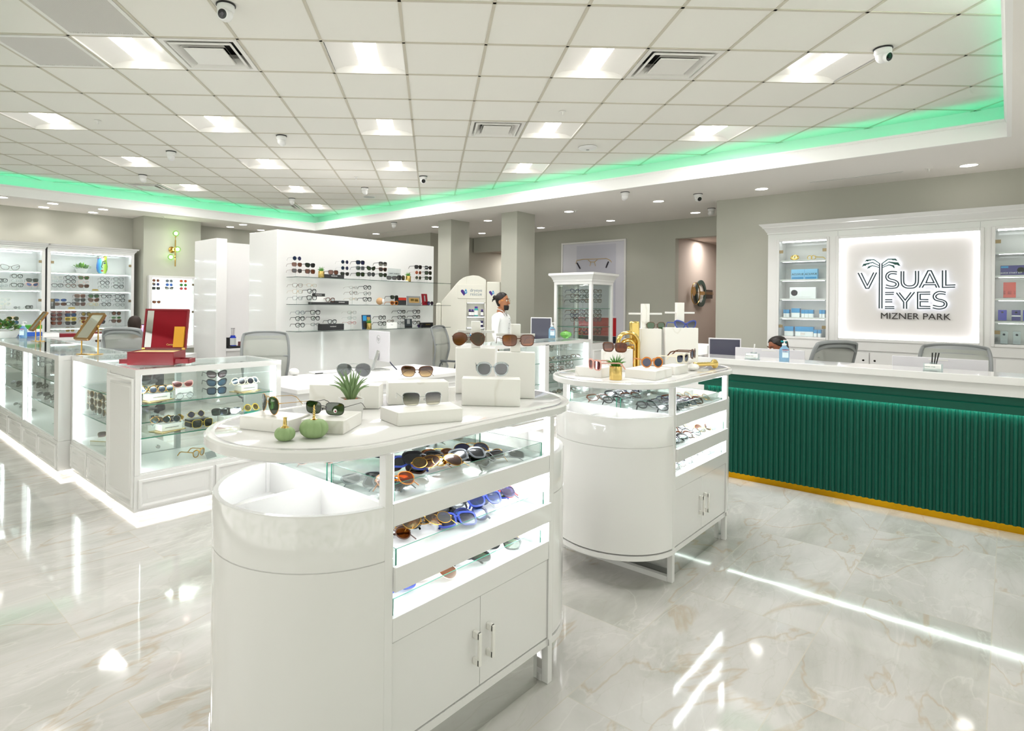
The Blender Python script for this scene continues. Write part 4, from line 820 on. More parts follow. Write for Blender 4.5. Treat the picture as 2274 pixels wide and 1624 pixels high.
def heart(t, cx, y, cz, s):
    g = G(); L_ = [(0, -1), (-.75, -.05), (-.92, .3), (-.8, .62), (-.5, .76), (-.2, .66), (0, .42), (.28, -.1), (.32, -.55)]
    p = crom(L_[:1]+L_[1:7], 3, False); p = [(q[0], q[1]) for q in p]+[(.05, .2), (.35, -.2), (.42, -.4)]
    g.rings([[(cx+x*s, y, cz+z*s) for x, z in p], [(cx+x*s, y-.002, cz+z*s) for x, z in p]], 0, False); g.build('heart_logo', 'logo_purple', t, w=False)
    g = G(); d = [(.5+.40*math.sin(u), .02-.42*math.cos(u)) for u in [PI*k/10-PI/2 for k in range(11)]][::-1]
    dr = [(.5, 1.05), (.12, .25)]+[(.5+.40*math.cos(u), .0+.40*math.sin(u)) for u in [PI+PI*k/10 for k in range(11)]]+[(.88, .25)]
    g.rings([[(cx+x*s, y-.001, cz+z*s) for x, z in dr], [(cx+x*s, y-.003, cz+z*s) for x, z in dr]], 0, False); o_ = g.build('drop_logo', 'logo_blue', t, w=False)
    g = G(); g.rings([[(cx+(.5+x*.2)*s, y-q, cz+(.12+z*.26)*s) for x, z in ((0, 1), (-1, 0), (0, -1), (1, 0))] for q in (.002, .004)], 0, False); g.build('drop_highlight', 'paper', t, w=False)
heart(t, .015, -.012, 1.71, .062)
for s_, z in (('dryeye', 1.745), ('rescue', 1.678)): text(s_, 'lettering', mat('ink_slate', '6f8494', .5), t, .078, face((.225, -.0125, z), (1, 0, 0)), .001, w=False)
G().box(.41, .02, .06, .66, .06, 1.90).build('wing', 'kiosk', t, .02, w=False); heart(t, .50, .02, 1.70, .05)
def kbottle(x, z, w_, h, body, cap, lb):
    M = Matrix.Translation(KX) @ Matrix.Rotation(KR, 4, 'Z'); p = M @ Vector((x, .09, z+.002)); t_ = thing('supplement_bottle', lb, 'bottle', tuple(p), KR, 'supplement bottles in the kiosk')
    G().lathe([(w_/2, 0), (w_/2, h*.72), (w_*.36, h*.8), (w_*.36, h*.82)], 16).build('body', body, t_, w=False); G().lathe([(w_*.4, h*.82), (w_*.4, h)], 16).build('cap', cap, t_, w=False); G().lathe([(w_/2+.0008, h*.12), (w_/2+.0008, h*.6)], 16, cap=(False, False)).build('label_wrap', 'paper', t_, w=False)
mat('bottle_dark', '26214a', .3); mat('teal', '2f9f9a', .4)
for x, z, w_, h, b_, lb in ((.125, 1.29, .05, .12, 'bottle_dark', 'dark bottle at the left of the kiosk top shelf'), (.165, 1.29, .05, .12, 'bottle_dark', 'dark bottle, second on the kiosk top shelf'), (.235, 1.29, .07, .17, 'teal', 'tallest teal labelled bottle in the kiosk'), (.34, 1.29, .05, .12, 'bottle_dark', 'dark bottle at the right of the kiosk top shelf')): kbottle(x-(.012 if x < .2 and x > .15 else 0)+(.02 if x > .15 and x < .2 else 0), z, w_, h, b_, 'logo_purple', lb)
for x, z, lb in ((.33, 1.10, 'small navy carton on the kiosk middle shelf'), (.16, .93, 'small blue carton on the kiosk lower shelf, left'), (.31, .93, 'small purple carton on the kiosk lower shelf, right')):
    M = Matrix.Translation(KX) @ Matrix.Rotation(KR, 4, 'Z'); p = M @ Vector((x, .09, z+.002)); t_ = thing('small_carton', lb, 'box', tuple(p), KR, 'small cartons in the kiosk'); G().box(-.03, -.02, 0, .03, .02, .11).build('body', 'bottle_dark' if x != .16 else 'pk_blue', t_, w=False); G().box(-.025, -.021, .04, .025, -.0195, .07).build('front_label', 'paper', t_, w=False)
# ------------------------------------------------------------------ things on the left counters
mat('wood_dark', '6e3a22', .4); mat('frame_gold', '86683e', .35, .6); mat('mirror_soft', 'cfd3c4', .05, 1)
def table_mirror(label, loc, rz, h, w_, tilt):
    t = thing('table_mirror', label, 'mirror', loc, rz, 'gold framed table mirrors')
    G().box(-w_*.62, -.045, 0, w_*.62, .045, .008).build('foot', 'brass', t, .003, w=False)
    zc = .10+h*.5
    for s in (-1, 1): G().tube([(s*w_*.54, 0, .008), (s*w_*.54, 0, zc)], .006, 8).ball((s*w_*.54, 0, zc), .011, 10, 8).build('post', 'brass', t, w=False)
    M = Matrix.Translation((0, 0, zc)) @ Matrix.Rotation(tilt, 4, 'X')
    rr = lambda a, b, r, y: [(sx*(a-r)+r*math.cos(u), y, sz*(b-r)+r*math.sin(u)) for sx, sz, u0 in ((1, 1, 0), (-1, 1, PI/2), (-1, -1, PI), (1, -1, 1.5*PI)) for u in [u0+PI/2*k/4 for k in range(5)]]
    a, b = w_/2, h/2
    G().rings([rr(a, b, .02, -.008), rr(a, b, .02, .010), rr(a-.016, b-.016, .008, .010), rr(a-.016, b-.016, .008, -.008)], 0, False, loop=True, M=M).build('frame', 'frame_gold', t, w=False)
    G().rings([rr(a-.015, b-.015, .008, -.002), rr(a-.015, b-.015, .008, .004)], 0, False, M=M).build('glass', 'mirror_soft', t, w=False)
    G().rings([rr(a, b, .02, .0105), rr(a, b, .02, .014)], 0, False, M=M).build('back', 'red_box', t, w=False)
    return t
table_mirror('larger tilted gold framed table mirror, on the middle glass counter', (1.62, 5.83, 1.031), math.radians(-62), .29, .165, math.radians(-40))
table_mirror('smaller tilted table mirror seen edge on, beside the blue and green books', (1.71, 8.04, 1.031), math.radians(-86), .26, .15, math.radians(-35))
# open red jewellery box
bx0 = Vector((1.745, 4.66, 1.031)); t = thing('jewellery_box', 'open glossy dark red presentation box with mirror lid and small drawers pulled out', 'presentation box', tuple(bx0), math.radians(-43)); JB = t
G().box(-.165, -.12, 0, .165, .12, .092).build('body', 'red_box', t, .003, w=False); G().box(-.145, -.10, .0921, .145, .10, .0935).build('lining', 'cream', t, w=False)
g = G().box(-.165, -.12, .092, .165, -.112, .098).box(-.165, .112, .092, .165, .12, .098).box(-.165, -.112, .092, -.157, .112, .098).box(.157, -.112, .092, .165, .112, .098).build('rim', 'red_box', t, w=False)
L_ = Matrix.Translation((0, .125, .10)) @ Matrix.Rotation(math.radians(-12), 4, 'X')
lid = G().box(-.165, 0, 0, .165, .018, .315, M=L_).build('lid', 'red_box', t, .003, w=False)
g = G(); 
for (a, b, c, d) in ((-.165, -.153, 0, .315), (.153, .165, 0, .315), (-.153, .153, 0, .012), (-.153, .153, .303, .315)): g.box(a, -.012, c, b, 0, d, M=L_)
g.build('lid_rim', 'red_box', lid, w=False); G().box(-.153, -.002, .012, .153, .0, .303, M=L_).build('lid_mirror', mat('red_mirror', '8a1020', .05, .5), lid, w=False)
G().box(-.150, -.004, .014, -.10, -.0025, .301, M=L_).build('mirror_strip', 'mirror', lid, w=False)
text('Cartier', 'lettering', 'gold', lid, .02, L_ @ face((.045, -.003, .035), (1, 0, 0)), w=False)
G().box(.075, -.03, .012, .150, -.004, .172, M=L_).build('gold_card', mat('gold_card', 'd39a2e', .4, .3), lid, w=False)
for s in (-1, 1): G().box(s*.15-.012, .112, .085, s*.15+.012, .122, .112).build('hinge', 'gold', t, w=False)
g = G(); 
for (a, b, c, d, e, f_) in ((.165, -.10, .012, .27, .03, .016), (.165, -.10, .012, .27, -.092, .045), (.165, .022, .012, .27, .03, .045), (.262, -.10, .012, .27, .03, .045)): g.box(a, b, c, d, e, f_)
g.build('drawer', 'red_box', t, .001, w=False); G().box(.17, -.09, .017, .258, .02, .020).build('drawer_lining', 'dark', t, w=False); 
for k in range(5): G().box(.178+k*.016, -.07, .020, .186+k*.016, 0, .030).build('sample', 'paper', t, w=False)
G().box(-.235, -.09, .008, -.165, .02, .04).build('drawer', 'red_box', t, .001, w=False)
# books, tray, plant, sanitizer at the far end of the counters
def slab(name, label, cat, p0, p1, m_, grp=None, edge=None):
    t = thing(name, label, cat, ((p0[0]+p1[0])/2, (p0[1]+p1[1])/2, p0[2]), group=grp); G().box(*p0, *p1).build('cover', m_, t, .002)
    if edge: G().box(p0[0]-.001, p0[1]-.001, p0[2]+.004, p1[0]-.004, p1[1]-.004, p1[2]-.004).build('pages', edge, t)
    return t
G_ = thing('side_table', 'white bench behind the left counters carrying books and trays', 'table', (2.6, 10.6, 0)); G().box(1.4, 10.2, .90, 3.3, 11.0, .95).box(1.45, 10.25, 0, 1.5, 10.95, .9).box(3.2, 10.25, 0, 3.25, 10.95, .9).build('body', 'lacquer', G_, .003)
def q_(x, y, z, Y=10.3): return at(x, y, Y=Y)
a = at(47, 747, Y=9.2); b = at(94, 733, Y=9.2)
slab('gift_box', 'blue and white flat box under the green one, left counter end', 'box', (a.x, 9.2, 1.031), (b.x, 9.5, 1.085), mat('box_blue', '2b5cc0', .4))
slab('gift_box', 'white flat box between the green and the blue one', 'box', (a.x, 9.21, 1.0855), (b.x, 9.5, 1.125), 'paper'); slab('gift_box', 'green flat box on top of the stack at the left counter end', 'box', (a.x-.02, 9.21, 1.1255), (b.x, 9.5, 1.175), mat('box_green', '3d9a2a', .4))
a = at(96, 748, Y=10.3); b = at(132, 738, Y=10.3); slab('catalogue_stack', 'stack of grey catalogues in front of the right wall case', 'book', (a.x, 10.3, .951), (b.x, 10.6, 1.02), 'lightgrey', edge='paper')
a = at(133, 745, Y=10.3); b = at(176, 738, Y=10.3); slab('display_tray', 'flat dark red tray in front of the right wall case', 'tray', (a.x, 10.3, .951), (b.x, 10.6, 1.0), 'red_box')
p = at(34, 751, z=1.031); sanitizer((p.x+.06, p.y-.10, 1.032), 'clear hand sanitizer bottle beside the potted plant at the left edge', s=1.25, rz=-.8)
def leafball(name, label, cat, loc, R_, h, n, cols, pot=None, leaf=(.03, .012), up=.5, grp=None):
    t = thing(name, label, cat, loc, 0, grp)
    if pot: pot(t)
    gs = [G() for _ in cols]; rr = random.Random(hash(label) % 9999 if False else len(label)*7)
    for k in range(n):
        a = rr.uniform(0, 2*PI); e = rr.uniform(.05, 1.35); d = Vector((math.cos(a)*math.cos(e), math.sin(a)*math.cos(e), math.sin(e)*up)); c = Vector((0, 0, h))+d*R_*rr.uniform(.35, 1)
        dr = (d+Vector((rr.uniform(-.4, .4), rr.uniform(-.4, .4), rr.uniform(-.2, .5)))).normalized(); s = dr.cross(Vector((0, 0, 1))).normalized() if abs(dr.z) < .95 else Vector((1, 0, 0)); nn = s.cross(dr)
        l, w_ = leaf; L1 = [c, c+dr*l*.5+s*w_+nn*w_*.3, c+dr*l, c+dr*l*.5-s*w_+nn*w_*.3]; gs[k % len(cols)].add(L1+[p-nn*.001 for p in L1], [(0, 1, 2, 3), (7, 6, 5, 4), (0, 4, 5, 1), (1, 5, 6, 2), (2, 6, 7, 3), (3, 7, 4, 0)])
    for g, c in zip(gs, cols): g.build('foliage', c, t, w=False)
    return t
mat('leaf', '4f8a35', .5); mat('leaf_dark', '2f5a26', .55); mat('leaf_lime', '86b83f', .5); mat('leaf_brown', '6d6a2c', .55); mat('soil', '5a4330', .9)
def potbowl(t, r=.09, m_='white', h=.06): G().lathe([(r*.7, 0), (r, h), (r-.006, h), (r*.65, .01)], 24, cap=(True, True)).build('pot', m_, t, w=False)
p = at(14, 752, z=1.031); leafball('potted_plant', 'low green and brown leafy plant in a white bowl at the left edge', 'plant', (p.x+.02, p.y+.22, 1.032), .17, .09, 120, ['leaf', 'leaf_brown', 'leaf_dark'], lambda t: potbowl(t, .17, h=.085), (.06, .02), .6)
s4 = .14778
def pl(x, y, Y=12.0): return at(x*s4, 540+y*s4, Y=Y)
p = pl(1290, 440); leafball('potted_plant', 'bright green fern in a white bowl on the top shelf, left of the face vase', 'plant', (p.x-.06, 12.03, 1.993), .125, .075, 110, ['leaf_lime', 'leaf'], lambda t: potbowl(t, .10, h=.07), (.055, .014), .55)
# painted face vase
p = pl(1522, 440); t = thing('face_vase', 'blue and green painted vase shaped as a face with spiky crown, top shelf', 'vase', (p.x+.01, 12.0, 1.993))
prof = [(-.5, 0), (-.85, .04), (-1.0, .10), (-.98, .16), (-.85, .215), (-.82, .26), (-.88, .275), (-.7, .262), (-.55, .285), (-.4, .268), (-.2, .293), (-.05, .275), (.15, .30), (.3, .285), (.5, .315), (.6, .295), (.75, .345), (.82, .30), (.80, .24), (.9, .19), (1.0, .13), (.95, .07), (.7, .01), (.5, 0)]
m = mat('vase_paint', '3f9fd8', .25); T_ = m.node_tree; b = T_.nodes['Principled BSDF']; tcn = nd(m, 'ShaderNodeTexCoord'); sx = nd(m, 'ShaderNodeSeparateXYZ'); rpn = nd(m, 'ShaderNodeValToRGB'); T_.links.new(tcn.outputs['Generated'], sx.inputs[0]); T_.links.new(sx.outputs['X'], rpn.inputs[0]); T_.links.new(rpn.outputs[0], b.inputs['Base Color'])
e = rpn.color_ramp.elements; e[0].position = 0; e[0].color = lin('2f6fd0'); e[1].position = 1; e[1].color = lin('4f9a1c')
for q, c in ((.3, '5fd0f0'), (.5, 'd8f0d0'), (.7, 'b8dc3a')): x_ = e.new(q); x_.color = lin(c)
G().rings([[(x*.085*k_, y, z) for x, z in prof] for y, k_ in ((-.045, .8), (-.03, 1), (.03, 1), (.045, .8))], 0, True).build('body', 'vase_paint', t, w=False)
g = G(); g.tube([(.05, -.05, .235), (.0, -.052, .22), (-.01, -.053, .17), (-.025, -.054, .12), (-.005, -.053, .10)], .005, 6); g.build('painted_brow', 'black', t, w=False)
G().ball((.03, -.047, .19), .016, 14, 8, sc=(1.2, .3, .7)).build('painted_eye', 'ink_blue', t, w=False); G().ball((-.01, -.046, .05), .022, 14, 8, sc=(1, .3, .6)).build('painted_lips', 'pk_red', t, w=False)
for k in range(5): G().ball((-.07+.028*k, -.045, .268+.008*k), .009, 10, 6, sc=(1, .4, 1)).build('crown_dot', 'label_red', t, w=False)
for x, y, lb in ((1430, 697, 'small gold brand plaque on the second shelf of right wall case'), (1075, 963, 'small gold brand plaque on the third shelf of right wall case')):
    p = pl(x, y, 11.95); z = 1.678 if y < 900 else 1.353; t = thing('brand_plaque', lb, 'plaque', (p.x, 11.95, z)); G().rings([[(a, 11.94+q-11.95, zz) for a, zz in ((-.055, 0), (.055, 0), (.042, .03), (-.042, .03))] for q in (0, .02)], 0, False).build('block', 'gold', t, w=False); G().box(-.03, -.012, .01, .03, -.0102, .02).build('engraving', 'brass', t, w=False)
p = pl(782, 890, 11.97); t = thing('cross_box', 'dark upright box with a pale cross in the right wall case', 'box', (p.x, 11.98, 1.353)); G().box(-.042, -.015, 0, .042, .03, .175).build('body', 'dark', t, w=False); G().box(-.004, -.017, .05, .004, -.0152, .13).box(-.018, -.017, .10, .018, -.0152, .108).build('cross', 'lightgrey', t, w=False)
p = pl(1780, 1238, 11.95); t = thing('shelf_rod', 'thin dark metal rod lying on the lowest shelf edge of right wall case', 'rod', (p.x, 11.93, 1.027)); G().tube([(-.10, 0, .006), (.12, 0, .006)], .005, 8).ball((.12, 0, .006), .008, 8, 6).build('rod', 'grey', t, w=False)
# ------------------------------------------------------------------ blocks and ornaments on the islands
def block(label, pts, z0, h, grp='marble display blocks', name='marble_block', hollow=False):
    c = Vector((sum(p[0] for p in pts)/len(pts), sum(p[1] for p in pts)/len(pts))); t = thing(name, label, 'display block', (c.x, c.y, z0), 0, grp)
    G().prism(pts, z0, z0+h).build('slab', 'block_marble', t, .002); return t
def quad(fl, fr, dep, back=None):      # front left, front right, depth away from the camera
    a, b = Vector(fl), Vector(fr); d = (b-a).normalized(); n_ = Vector((-d.y, d.x)); return [tuple(a), tuple(b), tuple(b+n_*dep), tuple(a+n_*dep)]
IT = 1.0955
B1 = block('low marble block at the left end of the nearest island, under gold aviators', [(.923, 1.786), (.992, 1.61), (1.10, 1.655), (1.03, 1.83)], IT, .042)
B2 = block('low marble block behind the pumpkins, under dark rectangular sunglasses', [(1.03, 1.60), (1.108, 1.488), (1.251, 1.579), (1.173, 1.69)], IT, .042)
B3 = block('marble block behind the spiky potted plant, under grey aviators', quad((1.30, 1.965), (1.475, 1.758), .10), IT, .088)
B4 = block('marble block behind the square gradient sunglasses, under brown browline pair', quad((1.56, 1.80), (1.76, 1.66), .10), IT, .088)
B5 = block('front low marble block under the square gradient sunglasses', [(1.345, 1.596), (1.31, 1.46), (1.53, 1.374), (1.60, 1.50)], IT, .045)
B6 = block('wide marble block under the clear framed sunglasses', quad((1.765, 1.592), (1.91, 1.41), .08), IT, .108)
B7 = block('tall marble block behind the clear framed pair, left one', quad((1.985, 1.828), (2.11, 1.70), .07), IT, .205)
B8 = block('tall marble block behind the clear framed pair, right one', quad((2.02, 1.62), (2.12, 1.488), .07), IT, .198)
def tstand(label, base, z0, h, bar, px):      # upright marble bar with white crossbar
    t = thing('sunglasses_stand', label, 'display stand', (base[0], base[1], z0), ANG-PI/2, 'marble sunglasses stands')
    G().box(-px, -.018, 0, px, .018, h).build('upright', 'block_marble', t, .002, w=False); G().box(-bar, -.008, h*.56, bar, .004, h*.56+.012).build('crossbar', 'white', t, .001, w=False); return t
def blk(c): return Vector((sum(v.co.x for v in c.data.vertices), 0, 0))
S1 = tstand('marble stand with crossbar on the left tall block', (2.078, 1.79), IT+.205, .122, .085, .021)
S2 = tstand('marble stand with crossbar on the right tall block', (2.10, 1.58), IT+.198, .122, .085, .021)
C1 = block('low marble block at the left end of the farther island, under pink sunglasses', [(2.981, 1.814), (3.001, 1.656), (3.16, 1.663), (3.14, 1.82)], IT, .055)
C2 = block('front low marble block under the round amber sunglasses', [(3.13, 1.582), (3.115, 1.395), (3.37, 1.412), (3.385, 1.60)], IT, .05)
C2.location = C2.location
C3 = block('small marble block under the cream square sunglasses', [(3.44, 1.52), (3.446, 1.423), (3.64, 1.426), (3.64, 1.525)], IT, .05)
C4 = block('marble block behind the succulent under the tortoiseshell pair', [(3.36, 1.86), (3.388, 1.723), (3.56, 1.745), (3.53, 1.88)], IT, .13)
C5 = block('tall marble block behind the gold arch ornament', quad((3.83, 1.88), (3.93, 1.72), .08), IT, .25)
C6 = block('tall marble block under the blue cat eye sunglasses', quad((3.92, 1.69), (4.05, 1.52), .09), IT, .26)
S3 = tstand('marble stand with crossbar holding green lensed round sunglasses', (3.93, 1.84), IT+.25, .17, .115, .026)
S4 = tstand('marble stand with crossbar holding the blue cat eye sunglasses', (4.03, 1.64), IT+.26, .17, .10, .026)
def pumpkin(label, loc, R_, h, stem):
    t = thing('pumpkin', label, 'pumpkin', loc, 0, 'green decorative pumpkins'); n = 72; rs = []
    for k in range(15):
        a = -PI/2+PI*k/14; rs.append([(max(.001, R_*math.cos(a)**.75 if math.cos(a) > 0 else .001)*(1-.09*(1-abs(math.cos(u*5)))**1.5)*math.cos(u), max(.001, R_*math.cos(a)**.75 if math.cos(a) > 0 else .001)*(1-.09*(1-abs(math.cos(u*5)))**1.5)*math.sin(u), h/2+h/2*math.sin(a)*(1 if a < .9 else .93)) for u in [2*PI*i/n for i in range(n)]])
    G().rings(rs).build('body', mat('pumpkin', '90a878', .8), t, w=False)
    if stem: G().lathe([(.014, h*.93), (.011, h*.97), (.006, h+.003), (.005, h+.024), (.007, h+.027), (.001, h+.028)], 10).build('stem', 'gold', t, w=False)
    else:
        g = G().lathe([(.013, h*.94), (.010, h*.97), (.003, h), (.002, h+.036), (.001, h+.04)], 12)
        for k in range(5): g.lathe([(.001, h+.006+k*.007), (.0065-.0007*k, h+.003+k*.007), (.001, h+.009+k*.007)], 8)
        g.build('stem', 'gold', t, w=False)
    return t
pumpkin('small pale green pumpkin with short gold stem, nearest island', (.937, 1.54, IT), .030, .042, True)
pumpkin('larger green pumpkin with spiral gold stem, nearest island', (1.02, 1.515, IT), .043, .058, False)
def spiky(label, loc, n, L1, w_, m_, potf, spread, rz=0, grp=None):
    t = thing('potted_succulent', label, 'plant', loc, rz, grp); potf(t); rr = random.Random(5+n); z0 = t['potz']; del t['potz']
    g = G()
    for k in range(n):
        a = 2.4*k; e = spread*(k/n)+.12; l = L1*(1-.25*k/n)*rr.uniform(.85, 1.1); pts = []
        for q in range(6):
            s = q/5; ang = e*(.6+.9*s*s*.6); pts.append(Vector((math.cos(a)*math.sin(ang)*l*s+.006*math.cos(a), math.sin(a)*math.sin(ang)*l*s+.006*math.sin(a), z0+math.cos(ang)*l*s)))
        g.tube(pts, [w_*(1-(q/5)**1.6)+.0006 for q in range(6)], 5, ry=[.35*w_*(1-(q/5))+.0005 for q in range(6)])
    g.build('leaves', m_, t, w=False); return t
def potsq(t): 
    G().rings([[(a*x, a*y, z) for x, y in ((-1, -1), (1, -1), (1, 1), (-1, 1))] for a, z in ((.030, 0), (.036, .072), (.033, .072), (.031, .062))], 0, False).build('pot', 'white', t, .002, w=False); G().box(-.030, -.030, .06, .030, .030, .065).build('soil', mat('bark', '9a5a32', .9), t, w=False); t['potz'] = .063
def potgold(r, h):
    def f(t): G().lathe([(r*.96, 0), (r, .003), (r, h), (r*.93, h), (r*.92, h-.01), (.001, h-.01)], 28).build('pot', 'gold', t, w=False); t['potz'] = h-.012
    return f
mat('aloe', '7f9a6c', .5)
spiky('spiky aloe in a square white pot on the nearest island', (1.285, 1.682, IT), 34, .115, .0065, 'aloe', potsq, .75, ANG-PI/2+.5)
spiky('green succulent in a gold cup at the front of the farther island', (2.99, 1.565, IT), 22, .075, .010, 'leaf', potgold(.034, .075), .9, grp='succulents in gold cups')
# gold arch ornament and reeded gold cylinder
c_ = Vector((3.72, 1.86)); t = thing('arch_ornament', 'gold nested arches ornament on the farther island', 'ornament', (c_.x, c_.y, IT), math.radians(-50))
for k, (ro, zz) in enumerate(((.078, .16), (.053, .135), (.028, .11))):
    pts = [(-ro+.012, 0, 0), (-ro+.012, 0, zz)]+[((ro-.012)*-math.cos(u), 0, zz+(ro-.012)*math.sin(u)*1.0) for u in [PI*i/12 for i in range(1, 12)]]+[(ro-.012, 0, zz), (ro-.012, 0, 0)]
    G().tube(pts, .0135, 10, ry=.028).build('arch', 'gold', t, w=False)
t = thing('gold_column', 'upright gold column behind the gold arch ornament', 'ornament', (3.81, 1.86, IT)); G().box(-.033, -.02, 0, .033, .02, .30, M=Matrix.Rotation(ANG-PI/2, 4, 'Z')).build('shaft', 'gold', t, .012, w=False)
t = thing('reeded_ornament', 'gold reeded bar with flared end lying on the farther island', 'ornament', (3.94, 1.44, IT), math.radians(-25)); G().lathe([(.012, -.085), (.016, -.08), (.014, -.075)]+[(.012+.002*(k % 2), -.075+.012*k) for k in range(12)]+[(.014, .07), (.030, .085), (.030, .09), (.001, .088)], 20, M=Matrix.Translation((0, 0, .031)) @ Matrix.Rotation(PI/2, 4, 'Y')).build('bar', 'gold', t, w=False)
t = thing('stone_ornament', 'rough white stone pieces lying beside the gold reeded bar', 'ornament', (3.80, 1.46, IT), .2)
for (x, y, z, r) in ((0, 0, .022, .05), (.015, .03, .058, .038)): G().ball((x, y, z), r, 12, 8, sc=(1.2, .8, .44)).build('stone', 'block_marble', t, w=False)
# ------------------------------------------------------------------ eyewear
FM = {'k': ('black', '141416', .25, 0), 't': ('tortoiseshell', '5a3018', .25, 0), 'b': ('brown', '4a3026', .3, 0), 'g': ('gold', 'c8983c', .2, 1), 's': ('silver', 'b9bbbd', .2, 1), 'n': ('navy', '1c2350', .3, 0), 'p': ('pink', 'e0a79a', .3, 0),
 'w': ('cream', 'efe6cf', .3, 0), 'r': ('red', 'a8232c', .3, 0), 'o': ('amber', 'c9761e', .25, 0), 'u': ('blue', '34479e', .3, 0), 'y': ('yellow', 'd8b93a', .3, 0), 'a': ('grey', '6a6e72', .3, 0), 'e': ('green', '5f8f3a', .3, 0)}
LM = {'D': ('black', '4c4f51'), 'G': ('dark green', '6e8760'), 'B': ('brown', 'ab7644'), 'N': ('navy', '505a94'), 'U': ('blue', '6f9fd8'), 'K': ('grey', 'a3a7aa'), 'O': ('orange', 'd8873c'), 'Y': ('yellow', 'd9c54a'), 'R': ('rose', 'd77a7f'), 'P': ('purple', '8f70b4'),
 'T': ('teal', '56a4c4'), 'A': ('amber', 'c48f34'), 'L': ('lilac', 'b9b0dc'), 'E': ('bright green', '5fae4a'), 'S': ('silver mirror', 'a8adb0')}
GR = {'W': ('brown gradient', '6a4420', 'ead9b8'), 'J': ('grey gradient', '5a5a62', 'e4e2d8'), 'V': ('blue gradient', '3a4f86', 'cdd8ec'), 'M': ('mauve gradient', '6a4a5a', 'd8c4cc')}
for k, (n, c, r_, me_) in FM.items(): mat('rim_'+k, c, r_, me_, coat=.2)
clear('rim_c', 'e8eef2', .3)
for k, (n, c) in LM.items(): clear('lens_'+k, c, .22 if k != 'S' else .5)
for k, (n, c, c2) in GR.items(): clear('lens_'+k, c, .2, grad=c2)
clear('lens_C', 'fbfdfd', .14)
def fname(k): return 'clear acrylic' if k == 'c' else FM[k][0]
def lname(k): return LM[k][0] if k in LM else GR[k][0]
SHP = {  # half width, half height, squareness, taper, lift, shear, word
 'ro': (.0225, .0225, 2, 0, 0, 0, 'round'), 'pa': (.0235, .021, 2.4, .10, 0, 0, 'rounded'), 'av': (.0290, .0262, 2.0, .20, .05, .20, 'aviator'), 'sq': (.027, .021, 3.6, .07, 0, 0, 'square'), 're': (.0280, .0180, 3.4, .06, 0, 0, 'rectangular'),
 'wa': (.0265, .020, 3.1, .15, .06, 0, 'wayfarer'), 'ca': (.028, .020, 2.6, .16, .26, 0, 'cat eye'), 'ov': (.026, .0155, 2.1, 0, 0, 0, 'oval'), 'bi': (.031, .0275, 3.2, .05, 0, 0, 'oversized'), 'he': (.026, .023, 1.5, 0, 0, 0, 'angular'), 'cl': (.0255, .0195, 2.9, .12, .05, 0, 'browline'), 'sp': (.033, .0175, 2.6, .05, .05, .1, 'wraparound')}
def outline(sh, n=26):
    a, b, p, tp, lf, sr, _ = SHP[sh]; out = []
    for i in range(n):
        u = 2*PI*i/n+.06; c, s = math.cos(u), math.sin(u); x = a*math.copysign(abs(c)**(2/p), c); y = b*math.copysign(abs(s)**(2/p), s)
        x *= 1+tp*y/b; y += lf*x*(.5 if y < 0 else 1); x += -sr*y*(1 if y < 0 else .3); out.append((x, y))
    return out
EWC = {}
